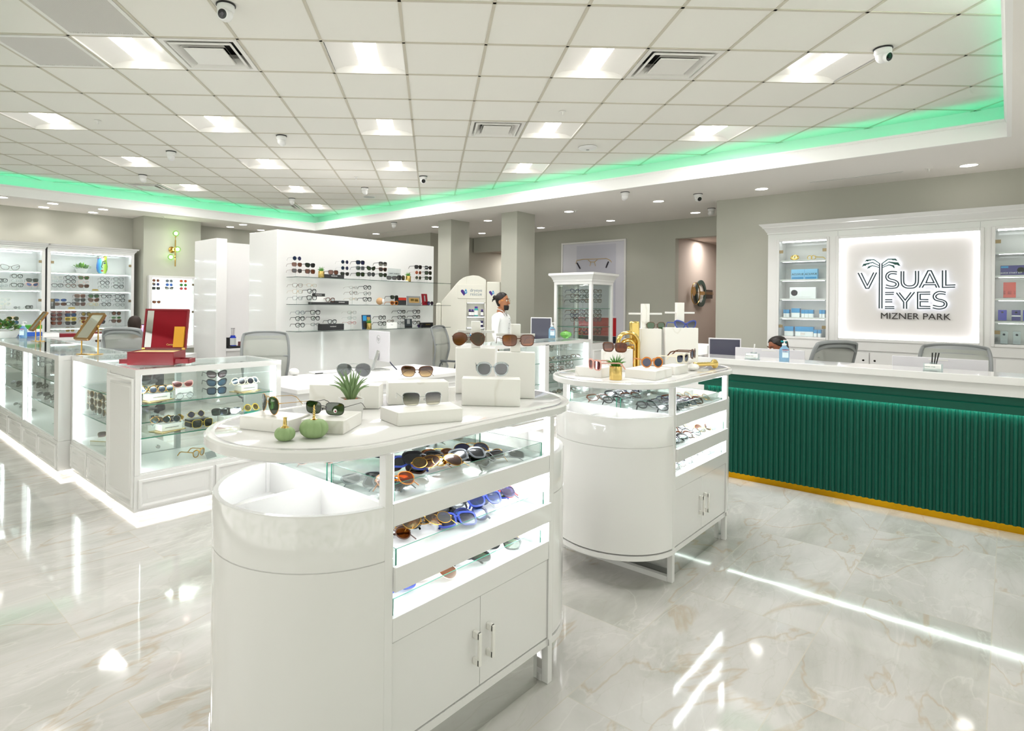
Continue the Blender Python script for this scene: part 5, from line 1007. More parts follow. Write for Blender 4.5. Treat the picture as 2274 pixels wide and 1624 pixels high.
def ew_geo(sh, st, pose):
    n = 26; O = outline(sh, n); a, b = SHP[sh][0], SHP[sh][1]; br = .009 if st != 'A' else .0085; cx = a+br; wr = {'W': .0011, 'T': .0022, 'A': .0048}[st]
    if sh == 'av': cx = a+.0075
    b0 = min(y for x, y in O)-wr; cz = -b0
    bend = lambda x: 1.9*x*x
    fr = G(); ls = [G(), G()]; ts = [G(), G()]
    for sI, s in enumerate((-1, 1)):
        P2 = [(s*(cx+x), cz+y) for x, y in O]
        nr = []
        for i in range(n):
            dx, dz = P2[(i+1) % n][0]-P2[i-1][0], P2[(i+1) % n][1]-P2[i-1][1]; L_ = math.hypot(dx, dz) or 1; nr.append((s*dz/L_, -s*dx/L_))
        brow = [(1+(1.5 if sh == 'cl' else .45)*max(0, (P2[i][1]-cz)/b)) if (st == 'A') else (1+2.5*max(0, (P2[i][1]-cz)/b) if sh == 'cl' else 1) for i in range(n)]
        d = .0022 if st == 'A' else wr*.6
        rg = []
        for off, y in ((-.0008, -d), (1, -d*.8), (1, d*.8), (-.0008, d)):
            rg.append([(P2[i][0]+nr[i][0]*(off if off < 0 else wr*brow[i]), bend(P2[i][0])+y, P2[i][1]+nr[i][1]*(off if off < 0 else wr*brow[i])) for i in range(n)])
        fr.rings(rg, 0, st != 'A', loop=True)
        ls[sI].rings([[(x, bend(x)-.0004, z) for x, z in P2], [(x, bend(x)+.0004, z) for x, z in P2]], 0, False)
        hx = s*(cx+a*.985+ (.004 if st == 'A' else .003)); hz = cz+b*(.62 if st == 'A' or sh in ('wa', 'ca') else .35); hy = bend(hx)+.002; tr, th = (.0016, .0036) if st == 'A' else (.0009, .0009) if st == 'W' else (.0012, .0018)
        fr.tube([(s*(cx+a*.90), bend(cx+a*.9), hz), (hx, hy-.001, hz), (hx, hy+.004, hz)], max(tr, .0012)*1.15, 6, ry=th*1.05)
        if pose == 'open':
            pts = [(hx, hy+.002, hz), (hx+s*.001, hy+.045, hz), (hx-s*.001, hy+.092, hz-.001), (hx-s*.004, hy+.107, hz-.007), (hx-s*.007, hy+.128, max(.003, hz-.032))]; rr = [tr, tr, tr, tr*1.15, tr*1.2]; r2 = [th*1.1, th*.9, th, th*1.2, th]
        else:
            y0 = hy+.006+.005*sI; pts = [(hx, hy+.004, hz), (hx-s*.006, y0+.003, hz), (hx-s*.05, y0, hz-.001), (hx-s*.098, y0, hz-.002), (hx-s*.112, y0, hz-.009), (hx-s*.128, y0+.001, max(.003, hz-.028))]; rr = [tr]*4+[tr*1.15, tr*1.2]; r2 = [th]*4+[th*1.2, th]
        ts[sI].tube(pts, r2, 6, ry=rr)
    x1 = cx-a*.93; zb = cz+b*(.30 if st == 'A' else .22)
    fr.tube([(-x1, 0, zb), (-x1*.4, -.001, zb+.003), (x1*.4, -.001, zb+.003), (x1, 0, zb)], {'W': .0011, 'T': .0018, 'A': .0028}[st], 6)
    if sh == 'av': fr.tube([(-x1-.008, 0, cz+b*.86), (0, -.001, cz+b*.92), (x1+.008, 0, cz+b*.86)], .0011, 6)
    if st != 'A':
        for s in (-1, 1): fr.tube([(s*(x1-.0005), .001, zb-.003), (s*(x1-.004), .006, zb-.005)], .0006, 4).ball((s*(x1-.004), .007, zb-.008), .0035, 8, 6, sc=(.5, .5, 1))
    return fr, ls, ts
def eyewear(spec, loc, label, group, rz=0, rx=0, ry=0, rest=True, pose='open', small=True, scale=1, sub=None):
    """spec: shape style frame lens, e.g. 'av W g G'"""
    scale *= 1.1; sh, st, fm, lm = spec.split(); key = (spec, pose, small); kind = 'eyeglasses' if lm == 'C' else 'sunglasses'
    if key not in EWC:
        fr, ls, ts = ew_geo(sh, st, pose); vs = [tuple(p) for g in [fr]+ls+ts for p in g.v][::2]
        if small:
            g = G()
            for q, mi in ((fr, 0), (ls[0], 1), (ls[1], 1), (ts[0], 0), (ts[1], 0)): g.add(q.v, q.f, mi); g.s[-len(q.f):] = q.s
            o = g.build(kind, ['rim_'+fm, 'lens_'+lm], None)
        else:
            o = thing(kind, 'x', kind)
            fr.build('frame', 'rim_'+fm, o, w=False)
            for q in ls: q.build('lens', 'lens_'+lm, o, w=False)
            for q in ts: q.build('temple', 'rim_'+fm, o, w=False)
        EWC[key] = (o, vs); first = True
    else: first = False
    o, vs = EWC[key]
    if not first: o = dup(o)
    R_ = Matrix.Rotation(rz, 3, 'Z') @ Matrix.Rotation(ry, 3, 'Y') @ Matrix.Rotation(rx, 3, 'X'); o.rotation_mode = 'XYZ'; o.rotation_euler = (rx, ry, rz); o.scale = (scale,)*3
    mz = min((R_ @ (Vector(v)*scale)).z for v in vs) if rest else 0
    o.location = (loc[0], loc[1], loc[2]-mz+.0012 if rest else loc[2])
    desc = '%s %s' % (fname(fm), SHP[sh][6])
    if label is None: label = ''
    lb = (desc+(' eyeglasses' if lm == 'C' else ' sunglasses with %s lenses' % lname(lm))+', '+label) if not label.startswith('=') else label[1:]
    if len(lb.split()) > 16: lb = desc+' '+kind+', '+label
    tag(o, lb, kind, group); return o
FC = ANG-PI/2       # faces the camera direction of the room view
# --- named pairs on the nearest island
H = 'sunglasses displayed on the nearest island'
def px_on(x, y, z): p = at(x, y, z=z); return (p.x, p.y, z)
eyewear('av W g G', px_on(594, 918, IT+.042), '=gold aviator sunglasses with green lenses and curled temples, left end of nearest island', H, FC-math.radians(52), small=False)
q = eyewear('re W k G', px_on(718, 922, IT+.042), '=dark rectangular green lensed sunglasses with round sticker, behind the larger pumpkin', H, FC-math.radians(22), small=False)
G().lathe([(.0062, 0), (.0062, .0006), (.001, .0006)], 20, M=face((.040, .001, .014), (1, 0, 0))).build('sticker', 'paper', q, w=False); G().lathe([(.0028, .0007), (.0028, .001), (.001, .001)], 12, M=face((.0415, .0005, .013), (1, 0, 0))).build('sticker_mark', 'label_red', q, w=False)
eyewear('av W s K', px_on(785, 838, IT+.088), '=silver aviator sunglasses with smoke lenses, behind the spiky aloe', H, FC+.05, pose='fold', small=False)
eyewear('cl W t W', px_on(926, 838, IT+.088), '=browline sunglasses with brown gradient lenses on the rear marble block', H, FC, pose='fold', small=False)
eyewear('sq W s J', px_on(938, 902, IT+.045), '=square silver sunglasses with grey gradient lenses on the front marble block', H, FC+.28, small=False)
eyewear('pa A c K', px_on(1094, 836, IT+.108), '=clear framed sunglasses with grey lenses on the wide marble block', H, FC+.02, small=False)
def hang(spec, x, y, d_, label, rz=0, grp=H):
    p = at(x, y, d=d_); return eyewear(spec, (p.x, p.y, p.z-.03), label, grp, FC+rz, rest=False, small=False)
dd = Vector((2.078, 1.79)).dot(FW.xy)-.035; hang('av T t B', 1041, 754, dd, '=brown lensed aviator sunglasses hung on the left marble stand')
dd = Vector((2.10, 1.58)).dot(FW.xy)-.035; hang('sq T t A', 1152, 754, dd, '=square tortoiseshell sunglasses with golden brown lenses on the right marble stand', .15)
# --- farther island top
H2 = 'sunglasses displayed on the farther island'
eyewear('sq A p R', px_on(1318, 822, IT+.055), '=pink framed sunglasses seen from the side, left end of farther island', H2, FC-math.radians(78), small=False)
eyewear('ro A o N', px_on(1449, 817, IT+.05), '=round amber framed sunglasses with dark lenses, front of farther island', H2, FC+.08, small=False)
eyewear('sq A w V', px_on(1518, 807, IT+.05), '=cream square sunglasses with blue gradient lenses on the small marble block', H2, FC+math.radians(40), small=False)
eyewear('ro A t V', px_on(1541, 797, IT+.077), '=oversized round tortoiseshell sunglasses on the white stone pieces', H2, FC+math.radians(55), small=False)
eyewear('sq A t B', px_on(1364, 783, IT+.13), '=thick tortoiseshell sunglasses on the block left of the gold arches', H2, FC-math.radians(38), small=False)
dd = Vector((3.93, 1.84)).dot(FW.xy)-.035; hang('pa T t E', 1457, 722, dd, '=tortoiseshell round sunglasses with green lenses hung beside the gold column', 0, H2)
dd = Vector((4.03, 1.64)).dot(FW.xy)-.035; hang('ca A u V', 1523, 721, dd, '=bright blue cat eye sunglasses hung on the rightmost marble stand', .1, H2)
# --- trays of the nearest island
rr = random.Random(3)
def tray(items, z, where, group, small=False, bnd=None):
    heap = []
    for k, it in enumerate(items):
        x, y, spec, lab = it[:4]; a = it[4] if len(it) > 4 else rr.uniform(-.5, .5); p = at(x, y, z=z+.012)
        px_, py_ = p.x, p.y
        hp = 0
        if bnd: px_ = min(max(px_, bnd[0]), bnd[1]); py_ = min(max(py_, bnd[2]), bnd[3])
        near = [h_ for (hx, hy, h_) in heap if math.hypot(hx-px_, hy-py_) < .072]; hp = (max(near)+.019) if near else 0; hp = min(hp, .038); heap.append((px_, py_, hp))
        eyewear(spec, (px_, py_, z+hp), '='+lab, group, FC+a, rx=math.radians(rr.uniform(-66, -48)), pose='fold', small=small)
ZA, ZB, ZC = .886, .700, .546
b1 = (1.27, 1.86, 1.41, 1.60)
tray([(893, 1048, 'bi A b D', 'large black brown sunglasses in the top tray beside the left post'), (905, 1056, 'wa A u D', 'bright blue framed sunglasses in the top tray of the nearest island', -.3), (940, 1056, 'wa A k D', 'black wayfarer sunglasses beside the blue pair, top tray', .1), (972, 1024, 'av W g B', 'brown aviator sunglasses at the back of the top tray, nearest island', .2), (1000, 1037, 'ro W g B', 'round brown lensed gold sunglasses, middle of the top tray', .3),
 (1036, 1044, 'wa A k G', 'black sunglasses with dark green lenses, middle of the top tray', -.2), (958, 1066, 'ro W g Y', 'round gold sunglasses with yellow lenses along the top tray front pane'), (999, 1068, 'av W g A', 'large gold and brown aviators at the top tray front pane', .3), (1068, 1052, 'wa A a D', 'dark grey sunglasses at the front right of the top tray'), (1052, 1012, 'av W g N', 'gold aviators with blue lenses, rear right of the top tray', .25), (1082, 1020, 'ro W g B', 'round gold sunglasses right of the blue lensed aviators', -.3),
 (1100, 1034, 're A a D', 'dark grey rectangular sunglasses standing crosswise in the top tray', 1.2), (1157, 1030, 're T a K', 'slim grey sunglasses alone at the right end of the top tray', .1), (873, 1086, 'pa T a S', 'grey mirrored sunglasses in the top tray near the left post', .2), (890, 1098, 'pa T o O', 'orange lensed sunglasses in the top tray corner by the left post', .4)], ZA, '', 'sunglasses in the nearest island top tray', bnd=(1.245, 1.87, 1.41, 1.58))
tray([(905, 1008, 'av W s K', 'silver aviators in the rear top tray, leftmost beyond the post'), (935, 1000, 'sq T a K', 'grey square sunglasses in the rear top tray'), (955, 988, 'ov T k K', 'thin black oval pair in the rear top tray'), (988, 990, 'av W g S', 'gold and silver mirrored pair in the rear top tray'), (1012, 984, 'wa T a T', 'translucent grey blue sunglasses at the right of the rear top tray'), (700, 1032, 'av W p K', 'rose gold aviators showing left of the near post, rear tray'), (736, 1030, 'wa T s K', 'grey lensed sunglasses left of the near post, rear tray'), (820, 1020, 'sq T k S', 'black and silver pair just left of the near post, rear tray'), (780, 1020, 're T o O', 'slim orange framed pair in the rear tray, left part'), ], ZA, '', 'sunglasses in the nearest island rear top tray', bnd=(1.24, 1.88, 1.72, 1.94))
tray([(806, 1078, 'wa T a K', 'grey translucent sunglasses in the top tray left of the post'), (838, 1090, 'sq A c K', 'clear framed grey sunglasses in the top tray left of the post')], ZA, '', 'sunglasses in the nearest island top tray', bnd=(1.245, 1.9, 1.41, 1.58))
tray([(966, 1150, 'sq A k D', 'large black sunglasses with red inside in the middle tray', -.1), (1004, 1154, 're A k C', 'black rectangular eyeglasses in the middle tray', .5), (1022, 1126, 're T n N', 'blue grey shield sunglasses at the back of the middle tray'), (1048, 1116, 're T a N', 'small blue lensed pair at the back of the middle tray'), (1050, 1136, 'ro W s S', 'round silver mirrored sunglasses in the middle tray', -.1), (1084, 1126, 'av W s S', 'silver mirrored aviators in the middle tray', .5), (1106, 1106, 'wa A u G', 'blue framed sunglasses with green lenses, back right of the middle tray', .1),
 (1128, 1114, 'ro A r P', 'red and purple round sunglasses at the right of the middle tray', .4), (1112, 1130, 'pa T n P', 'dark round pair in front of the red and purple one', .2), (1086, 1146, 'wa A u U', 'translucent blue sunglasses in the middle tray, back one', .5), (1062, 1162, 'pa A n U', 'translucent blue grey sunglasses in the middle tray, centre one'), (1034, 1176, 'sq A u N', 'translucent deep blue sunglasses at the middle tray front pane', .3), (888, 1172, 'wa A k G', 'black sunglasses with gold mark in the middle tray by the post'), (918, 1184, 'ov W g K', 'thin gold oval sunglasses in the middle tray', .4), (945, 1198, 'av W g W', 'gold aviators with pale brown lenses, front left of the middle tray'), (982, 1198, 'ro W g S', 'gold and grey round sunglasses at the front of the middle tray'), (876, 1204, 'ro T b B', 'brown round pair in the middle tray corner by the post')], ZB, '', 'sunglasses in the nearest island middle tray', bnd=(1.245, 1.87, 1.41, 1.58))
tray([(971, 1292, 'av W w A', 'white framed aviators with golden brown lenses in the bottom tray', .1), (1042, 1256, 'sp A k G', 'black wraparound sunglasses with green lenses in the bottom tray', .2), (1129, 1228, 'wa A k G', 'black framed green sunglasses with white sticker in the bottom tray', -.1), (1001, 1258, 'ov W t W', 'small tortoiseshell pair at the back of the bottom tray'), (1081, 1216, 'wa A b B', 'brown sunglasses at the back of the bottom tray'), (1106, 1210, 'ro T g G', 'round gold and green pair at the back of the bottom tray'), (887, 1316, 'sq A u U', 'bright blue sunglasses in the bottom tray by the left post', .6)], ZC, '', 'sunglasses in the nearest island bottom tray', bnd=(1.245, 1.87, 1.41, 1.58))
# --- trays of the farther island: rows of frames
WORDS = ['leftmost', 'second', 'third', 'fourth', 'fifth', 'sixth', 'seventh', 'eighth', 'ninth', 'tenth', 'eleventh', 'twelfth']
def rows(x0, x1, ys, z, n, specs, tail, group, lean=-52):
    k = 0
    for r_, y in enumerate(ys):
        for c in range(n):
            x = x0+(x1-x0)*(c+.5)/n; sp_ = specs[(k*5+r_) % len(specs)]; k += 1
            eyewear(sp_, (x+rr.uniform(-.006, .006), y+rr.uniform(-.006, .006), z), '%s from left, %s row, %s' % (WORDS[c], ('front', 'rear', 'back')[r_], tail), group, -.55+rr.uniform(-.12, .12), rx=math.radians(lean+rr.uniform(-6, 6)), pose='fold')
CL = ['pa A k C', 're T k C', 'sq A t C', 'ro W g C', 'wa A k C', 'sq T a C', 'pa T n C', 'ov W s C']
SU = ['wa A k D', 'av W g B', 'ro W g D', 'pa A b B', 'sq A k D']
rows(3.32, 3.93, (1.42, 1.54), ZA, 7, CL+SU[:1], 'top tray of farther island', 'eyewear in the farther island top tray')
rows(3.32, 3.93, (1.77, 1.88), ZA, 5, CL, 'rear top tray of farther island', 'eyewear in the farther island rear tray')
rows(3.30, 3.90, (1.40, 1.52), ZB, 6, ['wa A k D', 'ro W g B', 'ov W g C', 'ro T k C', 'pa A t C', 'sp A k G'], 'middle tray of farther island', 'eyewear in the farther island middle tray')
rows(3.30, 3.90, (1.40, 1.52), ZC, 6, ['ro W k C', 're T s C', 'pa T k C', 'ov W s C', 'sq T n C'], 'bottom tray of farther island', 'eyewear in the farther island bottom tray')
# --- racks: clear stands with stacked pairs
def rack(x, y, z, ztop, label, w_=.02):
    t = thing('acrylic_rack', label, 'display rack', (x, y, z), 0, 'clear acrylic eyewear racks'); G().box(-.0022, -.002, .003, .0022, .002, ztop-z).build('rod', 'acrylic', t, w=False); G().box(-.03, -.013, .001, .03, .013, .004).build('foot', 'acrylic', t, w=False)
def column(cx, Y, zs, items, tail, group, conv, sc=1.0, pose='open'):
    zt = None; p0 = None
    for r_, (yy, spec) in enumerate(items):
        p = conv(cx, yy, Y); w = ('top', 'second', 'third', 'fourth')[r_] if len(items) > 1 else 'single pair'
        h_ = SHP[spec.split()[0]][1]; eyewear(spec, (p.x, Y, p.z-h_*sc), '%s in %s' % (w, tail), group, 0, rest=False, scale=sc, pose=pose)
        if p0 is None: p0 = p; zt = p.z+.01
    rack(p0.x, Y+.03, zs, zt, 'slim clear rack, %s' % tail)
def plc(x, y, Y): return at(x*.14778, 540+y*.14778, Y=Y)
GL = 'eyewear in the left wall case'; GRW = 'eyewear in the right wall case'; SC_ = 1.15
p = plc(155, 365, 11.98); eyewear('ca T b C', (p.x, 11.98, 1.992), '=giant thin cat eye frame on the top shelf of the left wall case', 'oversized decor frames', 0, scale=1.75)
for cx, its, tl in ((-40, [(570, 'wa A k C'), (640, 'wa T s C')], 'column cut by the photo edge, left wall case'), (30, [(570, 'pa A k C'), (640, 'ov W s C')], 'first column, second shelf of left wall case'), (260, [(505, 'pa A k C'), (570, 'ov W s C'), (640, 'wa A k C')], 'middle column, second shelf of left wall case'), (487, [(568, 'wa A k D'), (632, 'ca A p U')], 'right column, second shelf of left wall case')): column(cx, 11.97, 1.676, its, tl, GL, plc, SC_)
column(80, 11.97, 1.352, [(855, 'pa W w C'), (920, 'pa T w C')], 'left column, third shelf of left wall case', GL, plc, SC_)
for x, y, s_, lb in ((430, 890, 'ro W k C', 'folded pair propped up, third shelf of left wall case'), (450, 955, 're A k C', 'pair lying folded, third shelf of left wall case'), (265, 940, 'ov W s C', 'faint clear pair, third shelf of left wall case')):
    p = plc(x, y, 11.97); eyewear(s_, (p.x, 11.97, 1.352), lb, GL, .8, pose='fold', scale=SC_)
column(192, 11.97, 1.03, [(1140, 'av W g G'), (1200, 'av W g T')], 'column above the potted plant, left wall case', GL, plc, SC_)
p = plc(465, 1210, 11.97); t = thing('riser', 'small white riser under lilac sunglasses in the left wall case', 'display block', (p.x, 11.97, 1.03)); G().box(-.1, -.04, -.41, .1, .04, .002).build('block', 'white', t, w=False); eyewear('ov W p L', (p.x, 11.97, 1.033), 'on a white riser, left wall case', GL, 0, scale=SC_)
RWD = [(1.678, 'second shelf', [(865, [(520, 'pa W w C'), (575, 'ov W s C'), (645, 'wa A k C')]), (1065, [(525, 'pa A k C'), (585, 'pa A k C'), (650, 'pa A t C')]), (1260, [(530, 'wa A t E'), (595, 'wa T p C'), (655, 'wa A b B')]), (1577, [(540, 'pa T k C'), (605, 'pa A k C'), (660, 'ro T k C')]), (1785, [(548, 'sq T k C'), (608, 'sq T k C'), (665, 'wa A k C')])]),
 (1.353, 'third shelf', [(905, [(862, 'sp T k U'), (925, 'sp A b B')]), (1070, [(925, 'pa A k C')]), (1205, [(805, 'wa A t B'), (865, 'wa A k D'), (925, 'wa A b B')]), (1410, [(805, 'wa A k E'), (865, 'ca A t B'), (925, 'pa T y C')]), (1600, [(810, 'wa A k C'), (870, 'wa T a C'), (930, 'pa A k C')]), (1805, [(808, 'wa A k C'), (868, 'wa A k C'), (932, 'pa T k C')])]),
 (1.027, 'fourth shelf', [(850, [(1030, 'ca A t R'), (1088, 'wa A k R'), (1150, 'wa A k O'), (1212, 'wa A b O')]), (1065, [(1030, 'sq A t R'), (1090, 'sq A k U'), (1150, 'sq A y Y'), (1212, 'wa A k D')]), (1295, [(1075, 'pa A k Y'), (1140, 'wa A t A'), (1190, 'pa A y O')]), (1505, [(1075, 'sq T k C'), (1140, 'sq A b B'), (1195, 'wa A k D')]), (1750, [(1065, 'pa A k A'), (1125, 'ov W e E'), (1180, 'wa A b B')])])]
CN = ['first', 'second', 'third', 'fourth', 'fifth', 'sixth']
for zs, nm, cols in RWD:
    for c, (cx, its) in enumerate(cols): column(cx, 11.97, zs, its, '%s column, %s, right wall case' % (CN[c], nm), GRW, plc, SC_)
for c, (cx, its) in enumerate(((865, [(1300, 'ov W e E')]), (1055, [(1290, 'sq A b Y'), (1315, 'sq W g Y')]), (1485, [(1297, 'ov W g Y'), (1355, 'pa W r R'), (1412, 'pa W g T'), (1472, 'pa W t B')]), (1655, [(1293, 'ov W r R'), (1355, 'pa W g Y'), (1412, 'pa W s L'), (1470, 'ro W s U')]), (1830, [(1290, 'pa W e E'), (1350, 'pa W s K')]))):
    column(cx, 11.97, .62, its, '%s lowest column, right wall case' % CN[c], 'small tinted sunglasses low in the right wall case', plc, .95)
def ppc(x, y, Y): return at(320+x*.12317, 500+y*.12317, Y=Y)
for sh_, cols in ((1.678, ((215, [(1003, 'ro W t B'), (1072, 'ro W n N'), (1145, 'sq T k D')]), (455, [(1013, 'ro T n K'), (1082, 'ro T n U'), (1145, 'ca T k J')]), (710, [(1015, 'he W t O'), (1085, 'he W t E'), (1150, 'he W t R')]))), (1.41, ((225, [(1255, 'ov W s C'), (1322, 'ov W s C'), (1393, 'wa T t B')]), (450, [(1257, 'ov W s C'), (1328, 'ov W s C'), (1397, 'ov W s C')]), (695, [(1258, 'ov W s C'), (1330, 'ov W s C'), (1393, 'ov W s C')])))):
    for c, (cx, its) in enumerate(cols): column(cx, 11.628, sh_, its, '%s column, %s shelf of pier case' % (CN[c], 'top' if sh_ > 1.5 else 'second'), 'eyewear in the pier case', ppc, 1.05, 'fold')
# --- divider wall shelves
def dvc(x, y, Y): return at(630+x*.15391, 550+y*.15391, Y=Y)
GD = 'eyewear on the divider wall shelves'; DV = [(1.826, 'top divider shelf', [(195, [(160, 'ro W n N'), (250, 'sq T t B'), (340, 'sq T t D')]), (385, [(265, 'wa A k D'), (355, 'sq A b B')]), (885, [(212, 'ro W s N'), (300, 'ro W s N'), (385, 'wa T k D')]), (1110, [(225, 'sq A k N'), (305, 'sq A a K'), (395, 'sq A k G')]), (1265, [(310, 'ca A k G'), (395, 'pa A k K')]), (1435, [(245, 'sq A k J'), (325, 'wa A t D'), (405, 'wa A k G')]), (1945, [(290, 'sq A k D'), (365, 'ro W o O'), (440, 'ro W g G')]), (2090, [(300, 'wa A k D'), (375, 'sq A k G'), (450, 'wa A k G')])]),
 (1.48, 'middle divider shelf', [(205, [(550, 'sq T t C'), (640, 'sq W g C'), (735, 'sq T a C')]), (410, [(550, 're W g C'), (640, 'pa A k C'), (735, 'sq A k C')]), (1010, [(580, 'ov W t C'), (660, 'pa T t C'), (745, 'ov W g C')]), (1210, [(585, 'pa A k C'), (668, 'pa T k C'), (755, 'sq A k C')])]),
 (1.138, 'bottom divider shelf', [(240, [(945, 'pa T n C'), (1035, 'pa A k C'), (1130, 'pa A k C')]), (460, [(945, 'sq A k C'), (1030, 'pa A k C'), (1115, 'ov T k C')]), (990, [(940, 're W t C'), (1020, 're W s C'), (1090, 'ov T r C')]), (1425, [(1020, 'pa A k C'), (1105, 'sq A k C')]), (1705, [(935, 're A k C'), (1015, 're A k C'), (1090, 're T k C')]), (1920, [(935, 'sq A k C'), (1010, 're A k C'), (1090, 're A k C')])])]
for zs, nm, cols in DV:
    for c, (cx, its) in enumerate(cols): column(cx, 6.50, zs, its, '%s column, %s' % (ordn(c), nm), GD, dvc, 1.0)
def onshelf(x, z, Y=6.5): return at(630+x*.15391, 650, Y=Y).x
def dbox(name, label, cat, xa, xb, z, h, m_, Y0=6.50, dep=.08, txt=None, tm='paper', ts=.014, grp=None, rz=None):
    a, b = onshelf(xa, z, Y0), onshelf(xb, z, Y0); t = thing(name, label, cat, ((a+b)/2, Y0+dep/2, z), 0, grp); G().box(a, Y0, z+.001, b, Y0+dep, z+h).build('body', m_, t, .001)
    if txt: text(txt, 'lettering', tm, t, ts, face(((a+b)/2, Y0-.001, z+h*.6), (1, 0, 0)))
    return t, (a+b)/2
for k, (xa, xb, z, h, lb) in enumerate(((585, 870, 1.826, .05, 'long black box under brown sunglasses on the top divider shelf'), (735, 940, 1.48, .05, 'low black box in the middle of the middle divider shelf'), (560, 875, 1.138, .085, 'tall black box under black eyeglasses on the bottom divider shelf'))):
    t_, xc = dbox('display_box', lb, 'box', xa, xb, z, h, 'dark', dep=.10, txt='MONTBLANC', ts=.016, grp='black display boxes')
    if k != 1: eyewear('sq A b B' if k == 0 else 'pa A k C', (xc, 6.52, z+h), '=brown sunglasses lying on the long black box, top divider shelf' if k == 0 else '=black eyeglasses standing on the tall black box, bottom divider shelf', GD, -.1, pose='open')
t_, xc = dbox('display_box', 'black and white step shaped display box on the middle divider shelf', 'box', 430, 740, 1.48, .03, 'dark', dep=.12); a, b = onshelf(425, 0, 6.55), onshelf(610, 0, 6.55)
G().box(a, 6.575, 1.51, b, 6.61, 1.62).build('back_card', 'paper', t_); g = G().box(a, 6.572, 1.585, b, 6.575, 1.622).build('black_strip', 'dark', t_); text('MONTBLANC', 'lettering', 'paper', t_, .016, face(((a+b)/2, 6.5715, 1.603), (1, 0, 0))); eyewear('pa A t C', (xc+.10, 6.505, 1.511), '=tortoiseshell eyeglasses on the step shaped display box', GD, -.1)
t_, xc = dbox('brand_sign', 'clear brand plaque with black letters on the top divider shelf', 'sign', 1500, 1690, 1.826, .19, 'acrylic', dep=.004, Y0=6.6, txt='SAINT LAURENT', tm='black', ts=.028)
dbox('riser', 'low white riser on the top divider shelf', 'display block', 1530, 1810, 1.826, .014, 'paper', Y0=6.47, dep=.07); x_ = onshelf(1550, 0); eyewear('wa A k D', (x_, 6.49, 1.841), '=black sunglasses lying folded on the white riser, left of pair', GD, -.7, pose='fold'); eyewear('bi A k D', (onshelf(1690, 0), 6.49, 1.841), '=large black sunglasses on the white riser beside the gold cup', GD, .1, pose='fold')
for x, z, lb, Y_ in ((540, 1.826, 'succulent in a gold cup, left part of the top divider shelf', 6.5), (1795, 1.826, 'succulent in a gold cup, right part of the top divider shelf', 6.5), (1232, 1.138, 'succulent in a gold cup on the bottom divider shelf', 6.5)):
    spiky(lb, (onshelf(x, 0, Y_), Y_, z+.001), 16, .075, .009, 'leaf', potgold(.04, .085), .9, grp='succulents in gold cups')
x_ = onshelf(1400, 0); t = thing('wooden_ball', 'polished wooden ball with white swirl on the middle divider shelf', 'ornament', (x_, 6.52, 1.481)); G().ball((0, 0, .052), .052, 24, 14).build('ball', mat('ball_wood', 'c79d76', .3), t, w=False); G().lathe([(.03, 0), (.022, .008), (.001, .01)], 20, M=face((.022, -.047, .055), (1, 0, .0)) @ Matrix.Rotation(.4, 4, 'Y')).build('swirl', 'paper', t, w=False)
eyewear('wa A k G', (onshelf(1600, 0), 6.5, 1.563), '=black and green sunglasses raised above the tan pair, middle divider shelf', GD, 0, rest=False); eyewear('wa A o A', (onshelf(1600, 0), 6.5, 1.48), '=tan and amber sunglasses on the middle divider shelf', GD, 0)
rack(onshelf(1605, 0), 6.53, 1.48, 1.60, 'slim clear rack beside the wooden ball, middle divider shelf')
dbox('display_box', 'small red and black brand box on the middle divider shelf', 'box', 1655, 1770, 1.48, .11, 'dark', grp='black display boxes'); a = onshelf(1657, 0, 6.5); G().box(a, 6.496, 1.55, onshelf(1768, 0, 6.5), 6.4995, 1.588).build('red_print', mat('print_red', 'b5301c', .4), bpy.data.objects[-1] if False else t_)
def card(label, xa, xb, z, h, m_, tilt=.15, extra=()):
    a, b = onshelf(xa, 0, 6.52), onshelf(xb, 0, 6.52); t = thing('picture_card', label, 'picture', ((a+b)/2, 6.52, z+.001), 0, 'picture cards on the divider shelves'); M = Matrix.Rotation(-tilt, 4, 'X'); w_ = (b-a)/2
    G().box(-w_, 0, 0, w_, .006, h, M=M).build('card', m_, t, w=False)
    for (u0, v0, u1, v1, mm) in extra: G().box(-w_+2*w_*u0, -.0012, h*v0, -w_+2*w_*u1, -.0002, h*v1, M=M).build('print', mm, t, w=False)
    return t
t_ = card('silver picture card with gold sunglasses print, middle divider shelf', 1790, 1985, 1.48, .135, mat('card_silver', '7c7f82', .4), extra=((.25, .45, .5, .7, 'gold'), (.55, .4, .8, .65, 'gold'), (.12, .25, .88, .82, mat('card_tan', 'a8864e', .5))))
card('narrow red picture card with a grey feather print, middle divider shelf', 2005, 2085, 1.48, .175, 'red_box', extra=((.4, .35, .6, .85, 'grey'),))
eyewear('pa A k P', (onshelf(2105, 0), 6.48, 1.48), '=purple lensed sunglasses at the right end of the middle divider shelf', GD, 0)
card('blue and orange collage card behind a gold cup, bottom divider shelf', 1140, 1270, 1.138, .20, mat('card_blue', '1f3550', .4), .08, ((.1, .6, .5, .95, 'pk_blue'), (.55, .5, .9, .85, 'card_tan'), (.1, .1, .45, .5, 'dark'), (.5, .05, .9, .4, 'hinge')))
card('dark fashion portrait card at the right of the bottom divider shelf', 1755, 1860, 1.138, .135, mat('card_dark', '2b3236', .4), .08, ((.3, .45, .7, .95, 'grey'), (.1, .05, .9, .2, 'black')))
t_, xc = dbox('display_box', 'white box under a tortoiseshell pair on the bottom divider shelf', 'box', 1490, 1640, 1.138, .09, 'paper', txt='VINTAGE', tm='grey', ts=.01); eyewear('ov T t C', (xc, 6.52, 1.228), '=tortoiseshell oval pair on top of the white box, bottom divider shelf', GD, .1, pose='fold')
